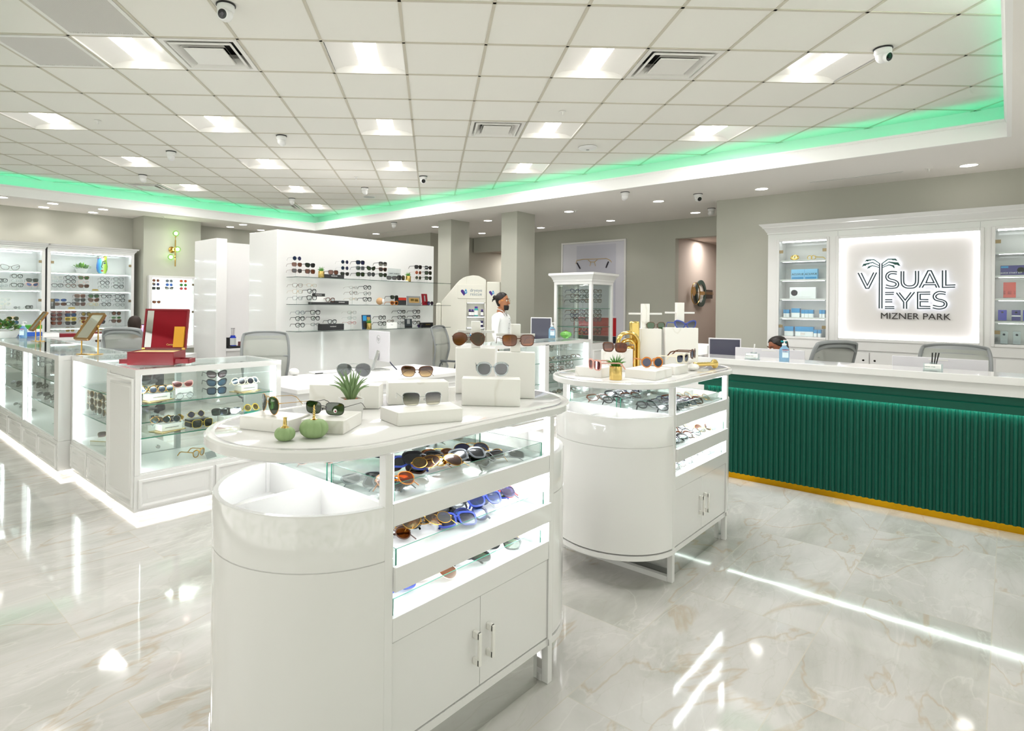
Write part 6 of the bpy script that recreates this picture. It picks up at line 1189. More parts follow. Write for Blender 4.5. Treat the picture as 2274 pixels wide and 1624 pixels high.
eyewear('pa A c P', (onshelf(1960, 0), 6.47, 1.138), '=dark translucent sunglasses before the black box, bottom divider shelf', GD, .1, pose='fold')
dbox('display_box', 'black box with gold letters at the right end of the bottom divider shelf', 'box', 2010, 2160, 1.138, .075, 'black', txt='BALMAIN', tm='gold', ts=.024, grp='black display boxes')
# ------------------------------------------------------------------ contents of the glass counters
G1 = 'eyewear in the corner counter'
def prop(name, label, cat, x, y, z, dims, m_, rz=0, grp=None, txt=None, tm='grey', ts=.012, bev=.001):
    w_, d_, h = dims; t = thing(name, label, cat, (x, y, z+.001), rz, grp); G().box(-w_/2, -d_/2, 0, w_/2, d_/2, h).build('body', m_, t, bev, w=False)
    if txt: text(txt, 'lettering', tm, t, ts, face((0, -d_/2-.001, h*.5), (1, 0, 0)), w=False)
    return t
def pc(x, y, Y): p = at(280+x*.16629, 790+y*.16629, Y=Y); return p
def cnt(specs, cx, Y, z, tail, grp, dx=.05, rz=-.3):
    for k, (ox, oy, oz, s_, rx) in enumerate(specs): eyewear(s_, (cx+ox, Y+oy, z+oz), '%s of the group %s' % (('first', 'second', 'third', 'fourth', 'fifth', 'sixth')[k], tail), grp, rz, rx=rx, pose='open' if rx == 0 else 'fold')
Z2, Z1, Z0 = .779, .549, .316
for (cx, Y, z, lb) in ((395, 4.50, Z2, 'on the upper shelf, left'), (1590, 4.50, Z2, 'on the upper shelf, right'), (560, 4.50, Z1, 'on the middle shelf, left'), (1370, 4.50, Z1, 'on the middle shelf, right')):
    x = pc(cx, 560, Y).x; prop('gold_plate', 'flat square gold plate %s of corner counter' % lb, 'plate', x, Y, z, (.21, .14, .006), 'gold', .35, 'gold plates in the corner counter')
    prop('display_box', 'white brand box on the gold plate %s' % lb, 'box', x+.01, Y+.01, z+.007, (.15, .10, .045), 'paper', .1, 'white boxes in the corner counter', 'ANNA KARIN KARLSSON', 'grey', .009)
a, b, c, d = [pc(q, 560, 4.5).x for q in (395, 1590, 560, 1370)]
cnt([(-.06, -.02, 0, 'ro W g T', -.5), (-.03, .02, .0, 'ro W g T', -.5), (.0, -.02, .0, 'ro W g T', -.5), (.035, .02, .0, 'ro W g T', -.5), (.06, -.01, .0, 'ro W g T', -.5)], a, 4.5, Z2+.053, 'of round teal lensed pairs, upper shelf left', G1)
cnt([(-.045, .0, 0, 'ro A w T', -.45), (.0, -.02, 0, 'ro A w N', -.45), (.045, .0, 0, 'ro A w T', -.45)], b, 4.5, Z2+.053, 'of round cream pairs, upper shelf right', G1)
cnt([(-.05, .0, 0, 'he W g T', -.5), (-.01, .02, 0, 'ca W g N', -.5), (.02, -.02, 0, 'ro W s T', -.5), (.05, .01, 0, 'he W g Y', -.5)], c, 4.5, Z1+.053, 'of gold angular pairs, middle shelf left', G1)
cnt([(-.045, .02, 0, 'sq A k D', -.4), (.0, -.01, 0, 'sq W s V', -.45), (.04, .02, 0, 'sq W s V', -.45)], d, 4.5, Z1+.053, 'of dark gradient pairs, middle shelf right', G1)
x = pc(760, 520, 4.5).x; prop('display_box', 'upright white box under the pink pair, upper shelf of corner counter', 'box', x, 4.5, Z2, (.125, .06, .075), 'paper', 0, 'white boxes in the corner counter', 'ANNA KARIN KARLSSON', 'grey', .009); eyewear('ca T p R', (x, 4.49, Z2+.077), '=pink cat eye sunglasses folded on the upright white box in corner counter', G1, -.1, rx=-.4, pose='fold')
x = pc(1190, 500, 4.5).x
for k, (zz, s_, lb) in enumerate(((.130, 'ca A k M', 'topmost of three stacked pairs, upper shelf of corner counter'), (.066, 'ca A k T', 'middle of three stacked pairs, upper shelf of corner counter'), (.0025, 'sq A k T', 'lowest of three stacked pairs, upper shelf of corner counter'))): eyewear(s_, (x, 4.47, Z2+zz), lb, G1, -.12, rest=False)
rack(x, 4.50, Z2, Z2+.17, 'slim clear rack holding three stacked pairs, corner counter')
x = pc(790, 545, 4.43).x; eyewear('he W s C', (x, 4.43, Z2), '=silver angular eyeglasses lying on the upper shelf of corner counter', G1, .1, pose='fold')
x = pc(960, 850, 4.52).x; prop('display_box', 'black box under gold angular pair, middle shelf of corner counter', 'box', x, 4.54, Z1, (.15, .08, .055), 'black', .1); eyewear('he W y N', (x, 4.54, Z1+.057), '=gold angular sunglasses on the black box in corner counter', G1, .05, rx=-.3, pose='fold'); eyewear('bi T y D', (x, 4.43, Z1), '=oversized square gold sunglasses leaning before the black box', G1, .05, rest=True)
x = pc(1690, 690, 4.55).x; prop('eyewear_case', 'turquoise textured case under round yellow pair, corner counter', 'case', x, 4.55, Z1, (.13, .06, .05), mat('turquoise', '16a08c', .4), 0, bev=.01); eyewear('ro A y Y', (x, 4.55, Z1+.052), '=round yellow sunglasses on the turquoise case', G1, 0, rx=-.5, pose='fold')
x = pc(980, 1240, 4.5).x; eyewear('pa A g C', (x, 4.50, Z0), '=gold and black round eyeglasses on the counter floor, corner counter', G1, .5); t = thing('tent_card', 'grey folded tent card beside the gold eyeglasses in corner counter', 'card', (x+.04, 4.42, Z0+.001), .3); G().rings([[(-.045, -.03, 0), (.045, -.03, 0), (.045, 0, .045), (-.045, 0, .045)], [(-.045, -.029, 0), (.045, -.029, 0), (.045, .001, .045), (-.045, .001, .045)]], 0, False).build('card', 'grey', t, w=False)
t = thing('door_lock', 'small metal sliding door lock inside the corner counter', 'lock', (1.83, 4.84, .36)); G().lathe([(.014, -.02), (.014, .0), (.001, .0)], 16, M=Matrix.Rotation(PI/2, 4, 'X')).build('barrel', 'steel', t, w=False)
# middle counter (B) seen through its left side
GB = 'eyewear in the middle counter'
def gx(Y): return 1.62
for c, y in enumerate((5.15, 5.35, 5.55)):
    for r_, zz in enumerate((.70, .645, .59)):
        eyewear(('ro W g B', 'av W g K', 'ro T g B')[(c+r_) % 3], (1.545, y, zz), '%s row, %s column, middle shelf of middle counter' % (('top', 'middle', 'bottom')[r_], ('nearest', 'second', 'farthest')[c]), GB, math.radians(-82), rest=False)
    rack(1.575, y, Z1, .74, 'clear rack, %s of three in the middle counter' % ('nearest', 'second', 'farthest')[c])
def gtray(lb, x, y, z, rz, col, n, spec, tl):
    t = prop('display_tray', lb, 'tray', x, y, z, (.22, .14, .035), col, rz); G().box(-.11, -.071, .030, .11, -.0702, .036).box(-.111, -.07, .030, -.1102, .07, .036).build('gold_rim', 'gold', t, w=False)
    for k in range(n): o = (k-(n-1)/2)*.05; eyewear(spec, (x+o*math.cos(rz), y+o*math.sin(rz), z+.037), '%s pair on %s' % (('first', 'second', 'third', 'fourth')[k], tl), GB, rz+PI/2*0+(-.9), rx=-.6, pose='fold')
gtray('white and gold tray on the upper shelf of middle counter', 1.72, 5.18, Z2, .9, 'paper', 3, 'ov W g C', 'the white tray, middle counter upper shelf')
gtray('gold edged white tray on the floor of middle counter, farther one', 1.66, 5.48, Z0, .6, 'paper', 1, 'sq W g M', 'the farther floor tray of middle counter')
gtray('dark red tray full of eyeglasses on the floor of middle counter', 1.68, 5.18, Z0, .9, mat('tray_red', '8a3a34', .4), 4, 'ro W g C', 'the red floor tray of middle counter')
# left counter (C)
GC = 'eyewear in the left counter'
for b, ys in enumerate(((6.3, 6.57, 6.85), (7.5, 7.75, 8.02))):
    wn = ('nearer', 'farther')[b]
    for c, y in enumerate(ys):
        for z, nm in ((.90, 'upper'), (.85, 'lower')):
            if b == 0 and c == 1: continue
            eyewear(('wa A a C', 'sq T k C')[c % 2], (1.475, y, z), '%s of two on %s rack, %s window of left counter' % (nm, ('first', 'second', 'third')[c], wn), GC, math.radians(-75), rest=False)
        rack(1.51, y, Z2, .93, 'clear rack, %s in the %s window of left counter' % (('first', 'second', 'third')[c], wn))
        for q in range(2): eyewear(('sq W s C', 'pa A k C', 'wa T a K')[(c+q) % 3], (1.50+q*.13, y+.05, Z1), '%s %s on middle shelf, %s window of left counter' % (('first', 'second', 'third')[c], ('front', 'rear')[q], wn), GC, -1.0, rx=-.7, pose='fold')
        if b: eyewear('ov W s C', (1.52, y, Z0), '%s on the floor, farther window of left counter' % (('first', 'second', 'third')[c]), GC, -1.0, rx=-.7, pose='fold')
prop('display_box', 'grey cube display in the nearer window of left counter', 'box', 1.62, 6.20, Z2, (.09, .09, .11), 'grey', .2)
for k in range(3): prop('folded_leaflet', '%s grey leaflet on the floor of left counter' % ('nearest', 'middle', 'farthest')[k], 'leaflet', 1.64, 6.3+.2*k, Z0, (.18, .12, .004), 'lightgrey', .9, 'leaflets on the left counter floor')
# far counter (D) and tower
GDD = 'eyewear in the far counter'
for (x0_, x1_, n, wn) in ((5.45, 6.2, 6, 'left'), (6.45, 7.28, 7, 'right')):
    for c in range(n):
        x = x0_+(x1_-x0_)*(c+.5)/n; cn = '%s pair from left, %s window of far counter' % (WORDS[c], wn)
        if wn == 'right' or c < 3: eyewear(CL[(c*3) % 8], (x, 4.37, Z2-.014), '%s, shelf row' % cn, GDD, -.5, rx=-.7, pose='fold')
        if wn == 'right' or c < 2: eyewear(CL[(c*5+1) % 8], (x, 4.37, Z0+.001), '%s, floor row' % cn, GDD, -.5, rx=-.7, pose='fold')
        if c % 2 == (0 if wn == 'right' else 1):
            for r_, zz in enumerate((.925, .87)): eyewear(CL[(c+r_*3+2) % 8] if c < 4 else 're W s C', (x, 4.5, zz), '%s row upper rack, %s' % (('top', 'lower')[r_], cn), GDD, -.25, rest=False)
            for r_, zz in enumerate((.68, .625, .57)): eyewear(('pa A t C', 'wa A k C', 'ov T r C')[(c+r_) % 3], (x, 4.48, zz), '%s row lower rack, %s' % (('top', 'second', 'third')[r_], cn), GDD, -.25, rest=False)
            rack(x, 4.53, Z2-.015, .95, 'clear upper rack, %s column, %s window of far counter' % (WORDS[c], wn)); rack(x, 4.53, .505, .71, 'clear lower rack, %s column, %s window of far counter' % (WORDS[c], wn))
prop('display_box', 'brown leather box on the far counter shelf', 'box', 6.72, 4.62, Z2-.015, (.16, .06, .08), mat('leather_brown', '5a4540', .5)); prop('display_box', 'small white lit box in the left window of far counter', 'box', 5.75, 4.66, Z2-.015, (.3, .04, .13), 'paper')
t = thing('small_cactus', 'tiny bright green plant in white pot on the far counter shelf', 'plant', (6.62, 4.52, Z2-.014)); G().lathe([(.02, 0), (.026, .035), (.022, .035)], 16).build('pot', 'white', t, w=False); G().ball((0, 0, .042), .024, 14, 8, sc=(1, 1, .7)).build('top', 'leaf_lime', t, w=False)
GT = 'eyewear in the glass tower'
for lv, (zb, zs_) in enumerate(((.972, (1.13, 1.07)), (1.195, (1.385, 1.325, 1.265)), (1.46, (1.68, 1.61, 1.54)))):
    for c, (x, y) in enumerate(((7.54, 4.60), (7.55, 4.37), (7.79, 4.37), (7.80, 4.60))):
        nm = ('left rear', 'left front', 'right front', 'right rear')[c]; ln = ('bottom', 'middle', 'top')[lv]
        if lv == 0 and c < 2: continue
        for r_, zz in enumerate(zs_): eyewear(('pa A k C', 'wa A t C', 'ca A n C', 'sq A b C', 'sp A k C')[(c*2+r_+lv) % 5], (x, y, zz), '%s of %s rack, %s level of glass tower' % (('top', 'second', 'third')[r_], nm, ln), GT, -.35, rest=False)
        rack(x+.01, y+.03, zb, zs_[0]+.03, 'clear %s rack on the %s level of glass tower' % (nm, ln))
dq = at(1271, 753, z=1.032); t = thing('heart_dish', 'bright green glass dish with gold ribbon on the far counter top', 'dish', (7.24, 4.56, 1.033)); G().lathe([(.03, 0), (.075, .03), (.085, .055), (.07, .085), (.03, .10), (.001, .10)], 28).build('body', 'glass_lime', t, w=False); G().tube([(-.03, 0, .10), (0, .01, .115), (.04, 0, .10), (.06, 0, .085)], .006, 8).build('ribbon', 'gold', t, w=False)
sanitizer((7.10, 4.70, 1.033), 'pale sanitizer bottle beside the green glass dish', s=1.35, rz=FC)
# ------------------------------------------------------------------ staff area
p = at(826, 824, z=.761); t_, b_ = monitor('monitor', 'white all in one computer seen from behind on the staff desk', rotz(FC-.95, (p.x+.15, p.y+.05, .761)), .46, .33, .10, logo=True)
G().rings([[(.045*math.cos(u)*k_, -.0185, .34+.045*math.sin(u)*k_) for u in [2*PI*i/28 for i in range(28)]] for k_ in (1, .93)], 0, False, cap=(False, False)).build('logo_ring', 'steel', t_, w=False); text('hp', 'lettering', 'steel', t_, .06, face((0, -.019, .345), (1, 0, 0)), w=False)
q0 = Vector((p.x+.15, p.y+.05, .9)); t = thing('power_cable', 'black cable hanging from the back of the staff desk computer', 'cable', tuple(q0)); G().tube([q0+RT*.02-FW*.04+UP*.0, q0+RT*.10-FW*.06-UP*.02, q0+RT*.14-FW*.07-UP*.07, q0+RT*.20-FW*.08-UP*.13], .006, 8).build('cable', mat('navy_cable', '1f2540', .4), t)
p = at(655, 835, z=.761); t = thing('computer_mouse', 'white rounded computer mouse on the left end of the staff desk', 'mouse', (p.x+.02, p.y+.05, .761), .2); G().ball((0, 0, .037), .06, 20, 10, sc=(.65, 1.05, .6)).build('shell', 'white', t, w=False)
for v in t.children[:0]: pass
p = at(720, 832, z=.761); t = thing('keyboard', 'slim white keyboard with dark edge on the staff desk', 'keyboard', (p.x+.25, p.y+.12, .762), -.10); G().box(-.30, -.07, 0, .22, .07, .014).build('body', 'paper', t, .003, w=False); G().box(-.302, -.072, .001, -.21, -.0705, .010).build('dark_edge', 'dark', t, w=False)
for r_ in range(4): G().box(-.20, -.055+r_*.028, .014, .20, -.033+r_*.028, .017).build('key_row', 'white', t, w=False)
# tools in the gap left of the divider
p = at(517, 776, Y=8.6); Zt = .801; TX = p.x
t = prop('tool_tray', 'black tray holding small tools on the side counter', 'tray', TX, 8.6, Zt, (.20, .14, .03), 'black')
t = prop('screwdriver_stand', 'clear rotating stand with blue rings and upright screwdrivers', 'tool stand', TX+.0, 8.60, Zt+.031, (.075, .075, .012), mat('tool_blue', '2340c0', .35)); G().box(-.034, -.034, .013, .034, .034, .12).build('holder', 'acrylic', t, w=False); G().lathe([(.045, .12), (.048, .13), (.045, .14), (.001, .14)], 20).lathe([(.034, .14), (.036, .16), (.001, .16)], 20).build('blue_ring', 'tool_blue', t, w=False)
for k in range(4): G().tube([(-.02+.013*k, 0, .15), (-.026+.017*k, 0, .26)], .0022, 6).ball((-.026+.017*k, 0, .265), .006, 8, 6).build('screwdriver', 'dark', t, w=False)
prop('container', 'black upright container left of the screwdriver stand', 'container', TX-.085, 8.60, Zt+.001, (.05, .06, .16), 'black'); prop('container', 'small dark red box right of the screwdriver stand', 'container', TX+.15, 8.62, Zt, (.08, .07, .09), 'red_box')
# ------------------------------------------------------------------ chairs
m = mat('mesh_fabric', 'a3a69f', .6, alpha=.80); mat('chair_frame', '8b8e8f', .4); mat('chair_dark', '55585b', .45)
def chair():
    t = thing('office_chair', 'x', 'chair', group='grey mesh back office chairs'); W_ = .25
    prof = [(.0, .55, .20), (.035, .62, .22), (.02, .72, .235), (.0, .85, .25), (.015, .98, .255), (.05, 1.10, .25), (.075, 1.17, .235)]
    def Lp(s): return [(s*w_, .22+y, z) for y, z, w_ in prof]
    top = [(x*.235, .22+.08+.0*abs(x), 1.185-.02*x*x) for x in (1, .6, 0, -.6, -1)]
    g = G(); g.tube(crom(Lp(1)+[(.215, .30, 1.19), (.12, .305, 1.205), (0, .307, 1.208), (-.12, .305, 1.205), (-.215, .30, 1.19)]+Lp(-1)[::-1]+[(-.1, .215, .53), (.1, .215, .53)], 4, True), .013, 8, closed=True, ry=.02)
    g.tube(crom([(-.245, .275, 1.10), (-.15, .30, 1.155), (0, .305, 1.165), (.15, .30, 1.155), (.245, .275, 1.10)], 4, False), .018, 8, ry=.008); g.tube([(-.25, .225, .93), (0, .222, .925), (.25, .225, .93)], .012, 8, ry=.008); g.build('back_frame', 'chair_frame', t, w=False)
    rs = [[(s*(w_-.005), .22+y-.03*(1-s*s), z) for s in [q/6 for q in range(-6, 7)]] for y, z, w_ in prof]; g = G(); g.rings(rs, 0, True, closed=False); g.build('back_mesh', 'mesh_fabric', t, w=False); q_n = [q/6 for q in range(-6, 7)]; G().rings([[(s*.24, .278-.03*(1-s*s), 1.13-.015*s*s) for s in q_n], [(s*.235, .296-.02*(1-s*s), 1.17) for s in q_n], [(s*.215, .306-.01*(1-s*s), 1.205) for s in q_n]], 0, True, closed=False).build('head_band', 'chair_frame', t, w=False)
    g = G(); g.rings([[(x*.25*k_, y*.24*k_, z) for x, y in [(math.copysign(abs(math.cos(u))**.6, math.cos(u)), math.copysign(abs(math.sin(u))**.6, math.sin(u))) for u in [2*PI*i/32 for i in range(32)]]] for k_, z in ((.9, .44), (1, .455), (1, .475), (.93, .49))], 0, True); g.build('seat', 'chair_dark', t, w=False)
    for s in (-1, 1):
        G().tube(crom([(s*.20, .12, .45), (s*.29, .14, .50), (s*.30, .10, .66), (s*.30, .02, .68)], 4, False), .012, 8).box(s*.30-.035, -.14, .68, s*.30+.035, .10, .705).build('armrest', 'chair_dark', t, .008, w=False)
    G().tube([(0, .20, .42), (0, .25, .50), (0, .235, .62)], .03, 8, ry=.015).build('back_support', 'chair_dark', t, w=False)
    G().tube([(0, 0, .10), (0, 0, .44)], .025, 12).box(-.10, -.10, .41, .10, .16, .44).build('gas_column', 'dark', t, w=False)
    g = G(); 
    for k in range(5): a = 2*PI*k/5+.3; g.tube([(0, 0, .10), (.30*math.cos(a), .30*math.sin(a), .07)], [.028, .018], 8)
    g.build('star_base', 'chair_dark', t, w=False)
    for k in range(5): a = 2*PI*k/5+.3; G().tube([(.30*math.cos(a)-.025*math.sin(a), .30*math.sin(a)+.025*math.cos(a), .028), (.30*math.cos(a)+.025*math.sin(a), .30*math.sin(a)-.025*math.cos(a), .028)], .027, 12).build('caster', 'black', t, w=False)
    return t
CH = chair()
def chat(x, d_, yaw, lb, first=False):
    p = at(x, 700, d=d_)
    if first: CH.location = (p.x, p.y, 0); CH.rotation_euler = (0, 0, yaw); CH['label'] = lb; return CH
    return dup(CH, (p.x, p.y, 0), yaw, lb)
CH.scale = (1, 1, .96)
c1 = chat(593, 6.5, FC+.35, 'grey mesh chair between the corner counter and the divider wall', True)
c2 = chat(299, 7.7, FC+PI, 'grey mesh chair of the man seated by the purple screen')
c3 = chat(1012, 9.0, FC+1.15, 'grey mesh chair seen sideways in front of the product kiosk')
def ch_at(x, y, yaw, lb): return dup(CH, (x, y, 0), yaw, lb)
p = at(1805, 700, X=7.25); ch_at(7.2, p.y-.02, FC+PI+.2, 'grey mesh chair behind the seated receptionist, tilted')
p = at(2116, 700, X=7.0); ch_at(7.0, p.y, -PI/2, 'grey mesh chair at the right of the reception desk'); 
# desk of the seated man with purple screen
p = at(338, 760, d=8.5); t = thing('work_desk', 'white work desk in front of the seated man', 'desk', (p.x, p.y, 0), FC); G().box(-.7, -.3, .70, .5, .35, .74).box(-.7, -.28, 0, -.66, .33, .70).box(.46, -.28, 0, .5, .33, .70).build('body', 'white', t, w=False)
M = rotz(FC+PI, (p.x-RT.x*.02-.0, p.y-RT.y*.02, .741)); t_, b_ = monitor('monitor', 'monitor with lilac and green screen beyond the seated man', M, .50, .30, .13, front='screen_lilac', back='dark')
G().box(-.20, .0016, .20, .06, .003, .36).build('green_window', 'screen_green', t_, w=False); G().box(-.24, .0016, .385, .24, .003, .40).build('title_bar', 'screen_white', t_, w=False); G().box(-.20, .0032, .30, .06, .004, .305).build('blue_line', 'tool_blue', t_, w=False)
c2p = Vector(c2.location)
# monitor on the far counter area facing left
p = at(1230, 755, z=1.032); t_, b_ = monitor('monitor', 'dark screen monitor standing behind the far glass counter', rotz(FC+PI-.25, (p.x+.35, p.y+.45, .851)), .30, .34, .13, front='screen_off', back='paper'); t_.location.z = .851
pp_ = Vector(t_.location); t = thing('side_stand', 'narrow white stand carrying the monitor behind the far counter', 'table', (pp_.x, pp_.y, 0)); G().box(pp_.x-.12, pp_.y-.16, .0, pp_.x+.2, pp_.y+.16, .849).build('body', 'white', t, .005)
# ------------------------------------------------------------------ people
mat('skin_tan', 'a9714f', .5); mat('skin_deep', '8a5238', .5); mat('hair', '1a1310', .5); mat('hair_short', '2a1d16', .7); mat('shirt_white', 'f0efee', .8); mat('trousers', '1f222a', .8); mat('eye_white', 'e8e4e0', .3); mat('lips', '8a4a40', .5)
m = mat('shirt_check', 'd8d2dc', .8)
def skin(name, pts, edges, m_, parent, sub=2, root=0):
    me = bpy.data.meshes.new(name); me.from_pydata([p[:3] for p in pts], edges, []); o = bpy.data.objects.new(name, me); COL.objects.link(o); o.parent = parent; KIDS.setdefault(parent.name, []).append(o)
    sk = o.modifiers.new('skin', 'SKIN'); sk.use_smooth_shade = True
    for i, p in enumerate(pts): v = me.skin_vertices[0].data[i]; v.radius = (p[3], p[4] if len(p) > 4 else p[3]); v.use_root = (i == root)
    s = o.modifiers.new('sub', 'SUBSURF'); s.levels = sub; s.render_levels = sub; me.materials.append(MATS[m_]); return o
def head(t, c, yaw, skinm, hairm, style, tilt=0, s=1.0):
    """face looks along local -y before the yaw"""
    M = Matrix.Translation(c) @ Matrix.Rotation(yaw, 4, 'Z') @ Matrix.Rotation(tilt, 4, 'X') @ Matrix.Scale(s, 4)
    # stacked head sections: z, half width, front, back
    sec = [(-.125, .030, -.055, .0), (-.115, .042, -.075, .02), (-.095, .052, -.083, .045), (-.07, .058, -.086, .062), (-.045, .063, -.088, .076), (-.015, .069, -.088, .09), (.015, .073, -.084, .098), (.045, .073, -.083, .10), (.075, .067, -.074, .093), (.10, .052, -.052, .075), (.118, .028, -.022, .045), (.124, .006, 0, .02)]
    n = 24; rs = []
    for z, w_, f, b_ in sec:
        cyy = (f+b_)/2; ry = (b_-f)/2; rs.append([(w_*math.cos(2*PI*i/n), cyy+ry*math.sin(2*PI*i/n), z) for i in range(n)])
    g = G(M); g.rings(rs)
    g.tube([(0, -.080, .018), (0, -.092, -.002), (0, -.106, -.028), (0, -.098, -.038)], [.006, .008, .013, .008], 8); g.ball((.012, -.092, -.034), .008, 8, 6).ball((-.012, -.092, -.034), .008, 8, 6)
    for q in (-1, 1): g.ball((q*.074, .012, -.01), .030, 12, 8, sc=(.28, .62, 1)); g.tube([(q*.012, -.083, .030), (q*.035, -.083, .034), (q*.052, -.070, .026)], .006, 6)
    g.tube([(0, .02, -.09), (0, .03, -.19)], [.052, .058], 14); g.build('head', skinm, t, w=False)
    for q in (-1, 1):
        e_ = G(M); e_.ball((q*.031, -.078, .012), .0115, 10, 8); eo = e_.build('eye', 'eye_white', t, w=False); i_ = G(M); i_.ball((q*.031, -.0865, .012), .0050, 8, 6); i_.build('iris', 'black', eo, w=False)
        b_ = G(M); b_.tube([(q*.014, -.089, .034), (q*.035, -.088, .040), (q*.052, -.073, .033)], .0038, 6); b_.build('eyebrow', hairm, t, w=False)
    g = G(M); g.tube([(-.022, -.086, -.062), (0, -.094, -.060), (.022, -.086, -.062)], .006, 8); g.build('mouth', 'lips', t, w=False)
    g = G(M); hs = []
    for z, w_, f, b_ in sec:
        if z < (-.07 if style != 'long' else -.115): continue
        ff = f if z < .06 else f-.004; fr_ = .012 if z < .03 else -.035 if z < .06 else -.062 if z < .09 else -9; fr_ = fr_ if style != 'short' else (.028 if z < .05 else ff+.004); ex = .007 if style != 'long' else .013; hs.append([((w_+ex)*math.cos(2*PI*i/n), max((f+b_)/2+((b_-f)/2+ex)*math.sin(2*PI*i/n), fr_ if z < .09 else -9), z+(.006 if z > .09 else 0)) for i in range(n)])
    g.rings(hs); 
    if style == 'bun': g.ball((0, .118, .055), .032, 12, 8).tube([(0, .09, .05), (0, .15, .02), (.005, .16, -.01)], [.02, .012, .003], 8)
    if style == 'long': g.rings([[(.078*math.cos(2*PI*i/n), .045+.062*math.sin(2*PI*i/n), z) for i in range(n)] for z in (.0, -.10, -.22)])
    g.build('hair', hairm, t, w=False)
    if style == 'long': g = G(M); g.tube([(.086, .0, .085), (.090, .03, .075), (.088, .055, .06)], .005, 6); g.tube([(.086, .0, .075), (.090, .03, .065), (.088, .055, .06)], .004, 6); g.build('hair_clip', mat('clip', '35b8c4', .4), t, w=False)
    if style == 'bun':
        g = G(M); g.rings([[(.055*k_*math.cos(u), -.045-.05*k_*math.sin(u)*1, z) for u in [PI*i/12 for i in range(13)]] for k_, z in ((1.0, -.055), (1.02, -.075), (.98, -.105), (.8, -.126))], 0, True, closed=False); g.build('beard', hairm, t, w=False)
        g = G(M)
        for q in (-1, 1): g.tube([(q*.032+.021*math.cos(u), -.098, .010+.018*math.sin(u)) for u in [2*PI*i/16 for i in range(16)]], .0012, 5, closed=True); g.tube([(q*.053, -.097, .014), (q*.074, -.03, .012), (q*.078, .01, .004)], .0012, 5)
        g.tube([(-.011, -.099, .013), (.011, -.099, .013)], .0012, 5); g.build('spectacles', 'rim_g', t, w=False)
    return M
def hand(g_t, wr, dr, side, m_, t):      # palm and five bent fingers
    d = Vector(dr).normalized(); s = d.cross(Vector((0, 1, 0)) if abs(d.y) < .8 else Vector((1, 0, 0))).normalized(); w0 = Vector(wr); nn = s.cross(d)
    pts = [tuple(w0)+(.024, .02), tuple(w0+d*.045)+(.036, .018), tuple(w0+d*.085)+(.038, .016)]; ed = [(0, 1), (1, 2)]
    for k, (o, l) in enumerate(((-.028, .055), (-.010, .065), (.010, .060), (.027, .048))):
        i = len(pts); b0 = w0+d*.085+s*o; pts += [tuple(b0+d*.02)+(.009,), tuple(b0+d*l*.6+nn*.008)+(.0085,), tuple(b0+d*l+nn*.02)+(.007,)]; ed += [(2, i), (i, i+1), (i+1, i+2)]
    i = len(pts); pts += [tuple(w0+d*.04+s*-.040)+(.011,), tuple(w0+d*.07+s*-.058)+(.009,)]; ed += [(1, i), (i, i+1)]
    skin('hand', pts, ed, m_, t, 1)
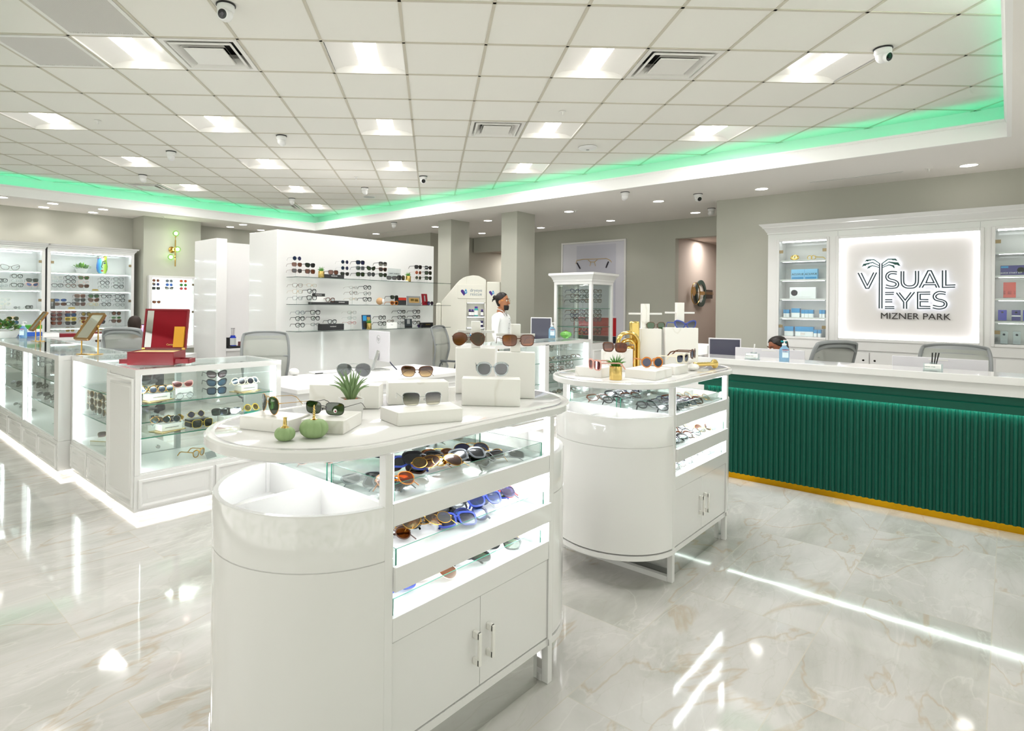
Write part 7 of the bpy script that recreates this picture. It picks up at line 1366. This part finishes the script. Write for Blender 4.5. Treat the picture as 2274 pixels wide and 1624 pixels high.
def person(label, loc, rz, pose, skinm, hairm, shirt, style, hyaw=0, htilt=0, grp=None, lean=0):
    t = thing('person', label, 'person', loc, rz); st = pose == 'stand'; z0 = .895 if st else .53; L_ = .0 if st else 1
    hip, ch, nk = z0, z0+.36, z0+.50
    body = [(0, 0, hip, .15, .11), (0, .0, hip+.15, .135, .10), (0, .01-lean*.4, ch-.03, .165, .115), (0, .015-lean*.6, ch+.08-lean*.5, .14, .09), (0, .01-lean*.8, nk+.015-lean*.7, .06, .055)]; ed = [(0, 1), (1, 2), (2, 3), (3, 4)]
    for s in (-1, 1):
        i = len(body); el = (s*.27, -.02, ch-.20) if st else (s*.27, -.08, ch-.17); wr = (s*.27, -.14, ch-.40) if st else (s*.19, -.32, ch-.16)
        body += [(s*.165, .01-lean*.6, ch+.055-lean*.5, .068, .062), (s*.235, .0, ch-.05, .055), el+(.046,), tuple((Vector(el)+Vector(wr))/2)+(.040,), wr+(.034,)]; ed += [(3, i), (i, i+1), (i+1, i+2), (i+2, i+3), (i+3, i+4)]
    skin('shirt', body, ed, shirt, t)
    leg = [(0, 0, hip-.02, .14, .11)]; le = []
    for s in (-1, 1):
        i = len(leg); kn = (s*.11, -.02, .50) if st else (s*.13, -.42, .53); an = (s*.11, .02, .09) if st else (s*.13, -.40, .10)
        leg += [(s*.09, 0, hip-.08, .09)] if st else [(s*.10, -.08, hip, .09)]; leg += [kn+(.062,), tuple((Vector(kn)+Vector(an))/2)+(.055,), an+(.045,)]; le += [(0, i), (i, i+1), (i+1, i+2), (i+2, i+3)]
    skin('trousers', leg, le, 'trousers', t)
    for s in (-1, 1):
        y = .02 if st else -.40; G().rings([[(s*.11+x*.045*k_, y-.07+yy*.13*k_, z) for x, yy in [(math.cos(u), math.sin(u)) for u in [2*PI*i/20 for i in range(20)]]] for k_, z in ((1, 0), (1, .03), (.85, .07), (.5, .095))]).build('shoe', 'black', t, w=False)
        wr = (s*.27, -.14, ch-.40) if st else (s*.19, -.32, ch-.16); hand(None, wr, (0, -.25, -1) if st else (-s*.2, -1, -.1), s, skinm, t)
    g = G()
    for s in (-1, 1): g.rings([[(s*.0, -.058, nk-.04), (s*.035, -.075, nk-.06), (s*.055, -.04, nk+.01), (s*.058, .03, nk+.035), (s*.03, .065, nk+.04), (s*.03, .055, nk+.055), (s*.064, .03, nk+.05), (s*.062, -.04, nk+.02)], [(s*.0, -.062, nk-.04), (s*.037, -.079, nk-.06), (s*.059, -.042, nk+.01), (s*.062, .032, nk+.035), (s*.03, .069, nk+.04), (s*.03, .059, nk+.055), (s*.067, .032, nk+.05), (s*.066, -.043, nk+.02)]], 0, False)
    g.build('collar', shirt, t, w=False)
    if st:
        g = G()
        for k in range(6): g.ball((0, -.115, ch+.05-.07*k), .006, 8, 6)
        g.build('buttons', 'grey', t, w=False)
    head(t, (0, -.01-lean*1.2, nk+.152-lean), hyaw, skinm, hairm, style, htilt); return t
p = at(1117, 700, d=8.5); person('standing man in white shirt with tied back dark hair, glasses and beard', (p.x-.03, p.y, 0), FC+math.radians(62), 'stand', 'skin_tan', 'hair', 'shirt_white', 'bun')
P2 = c2p; person('seated man seen from behind, short dark hair and pale checked shirt', (P2.x, P2.y, 0), FC+PI, 'sit', 'skin_tan', 'hair_short', 'shirt_check', 'short', .25, -.1)
rv = pw_ = at(1748, 700, X=7.15); person('seated woman with dark pulled back hair and a turquoise clip, behind the desk', (pw_.x, pw_.y, -.03), FC-math.radians(75), 'sit', 'skin_deep', 'hair', 'trousers', 'long', -math.radians(12), .25, lean=.09)
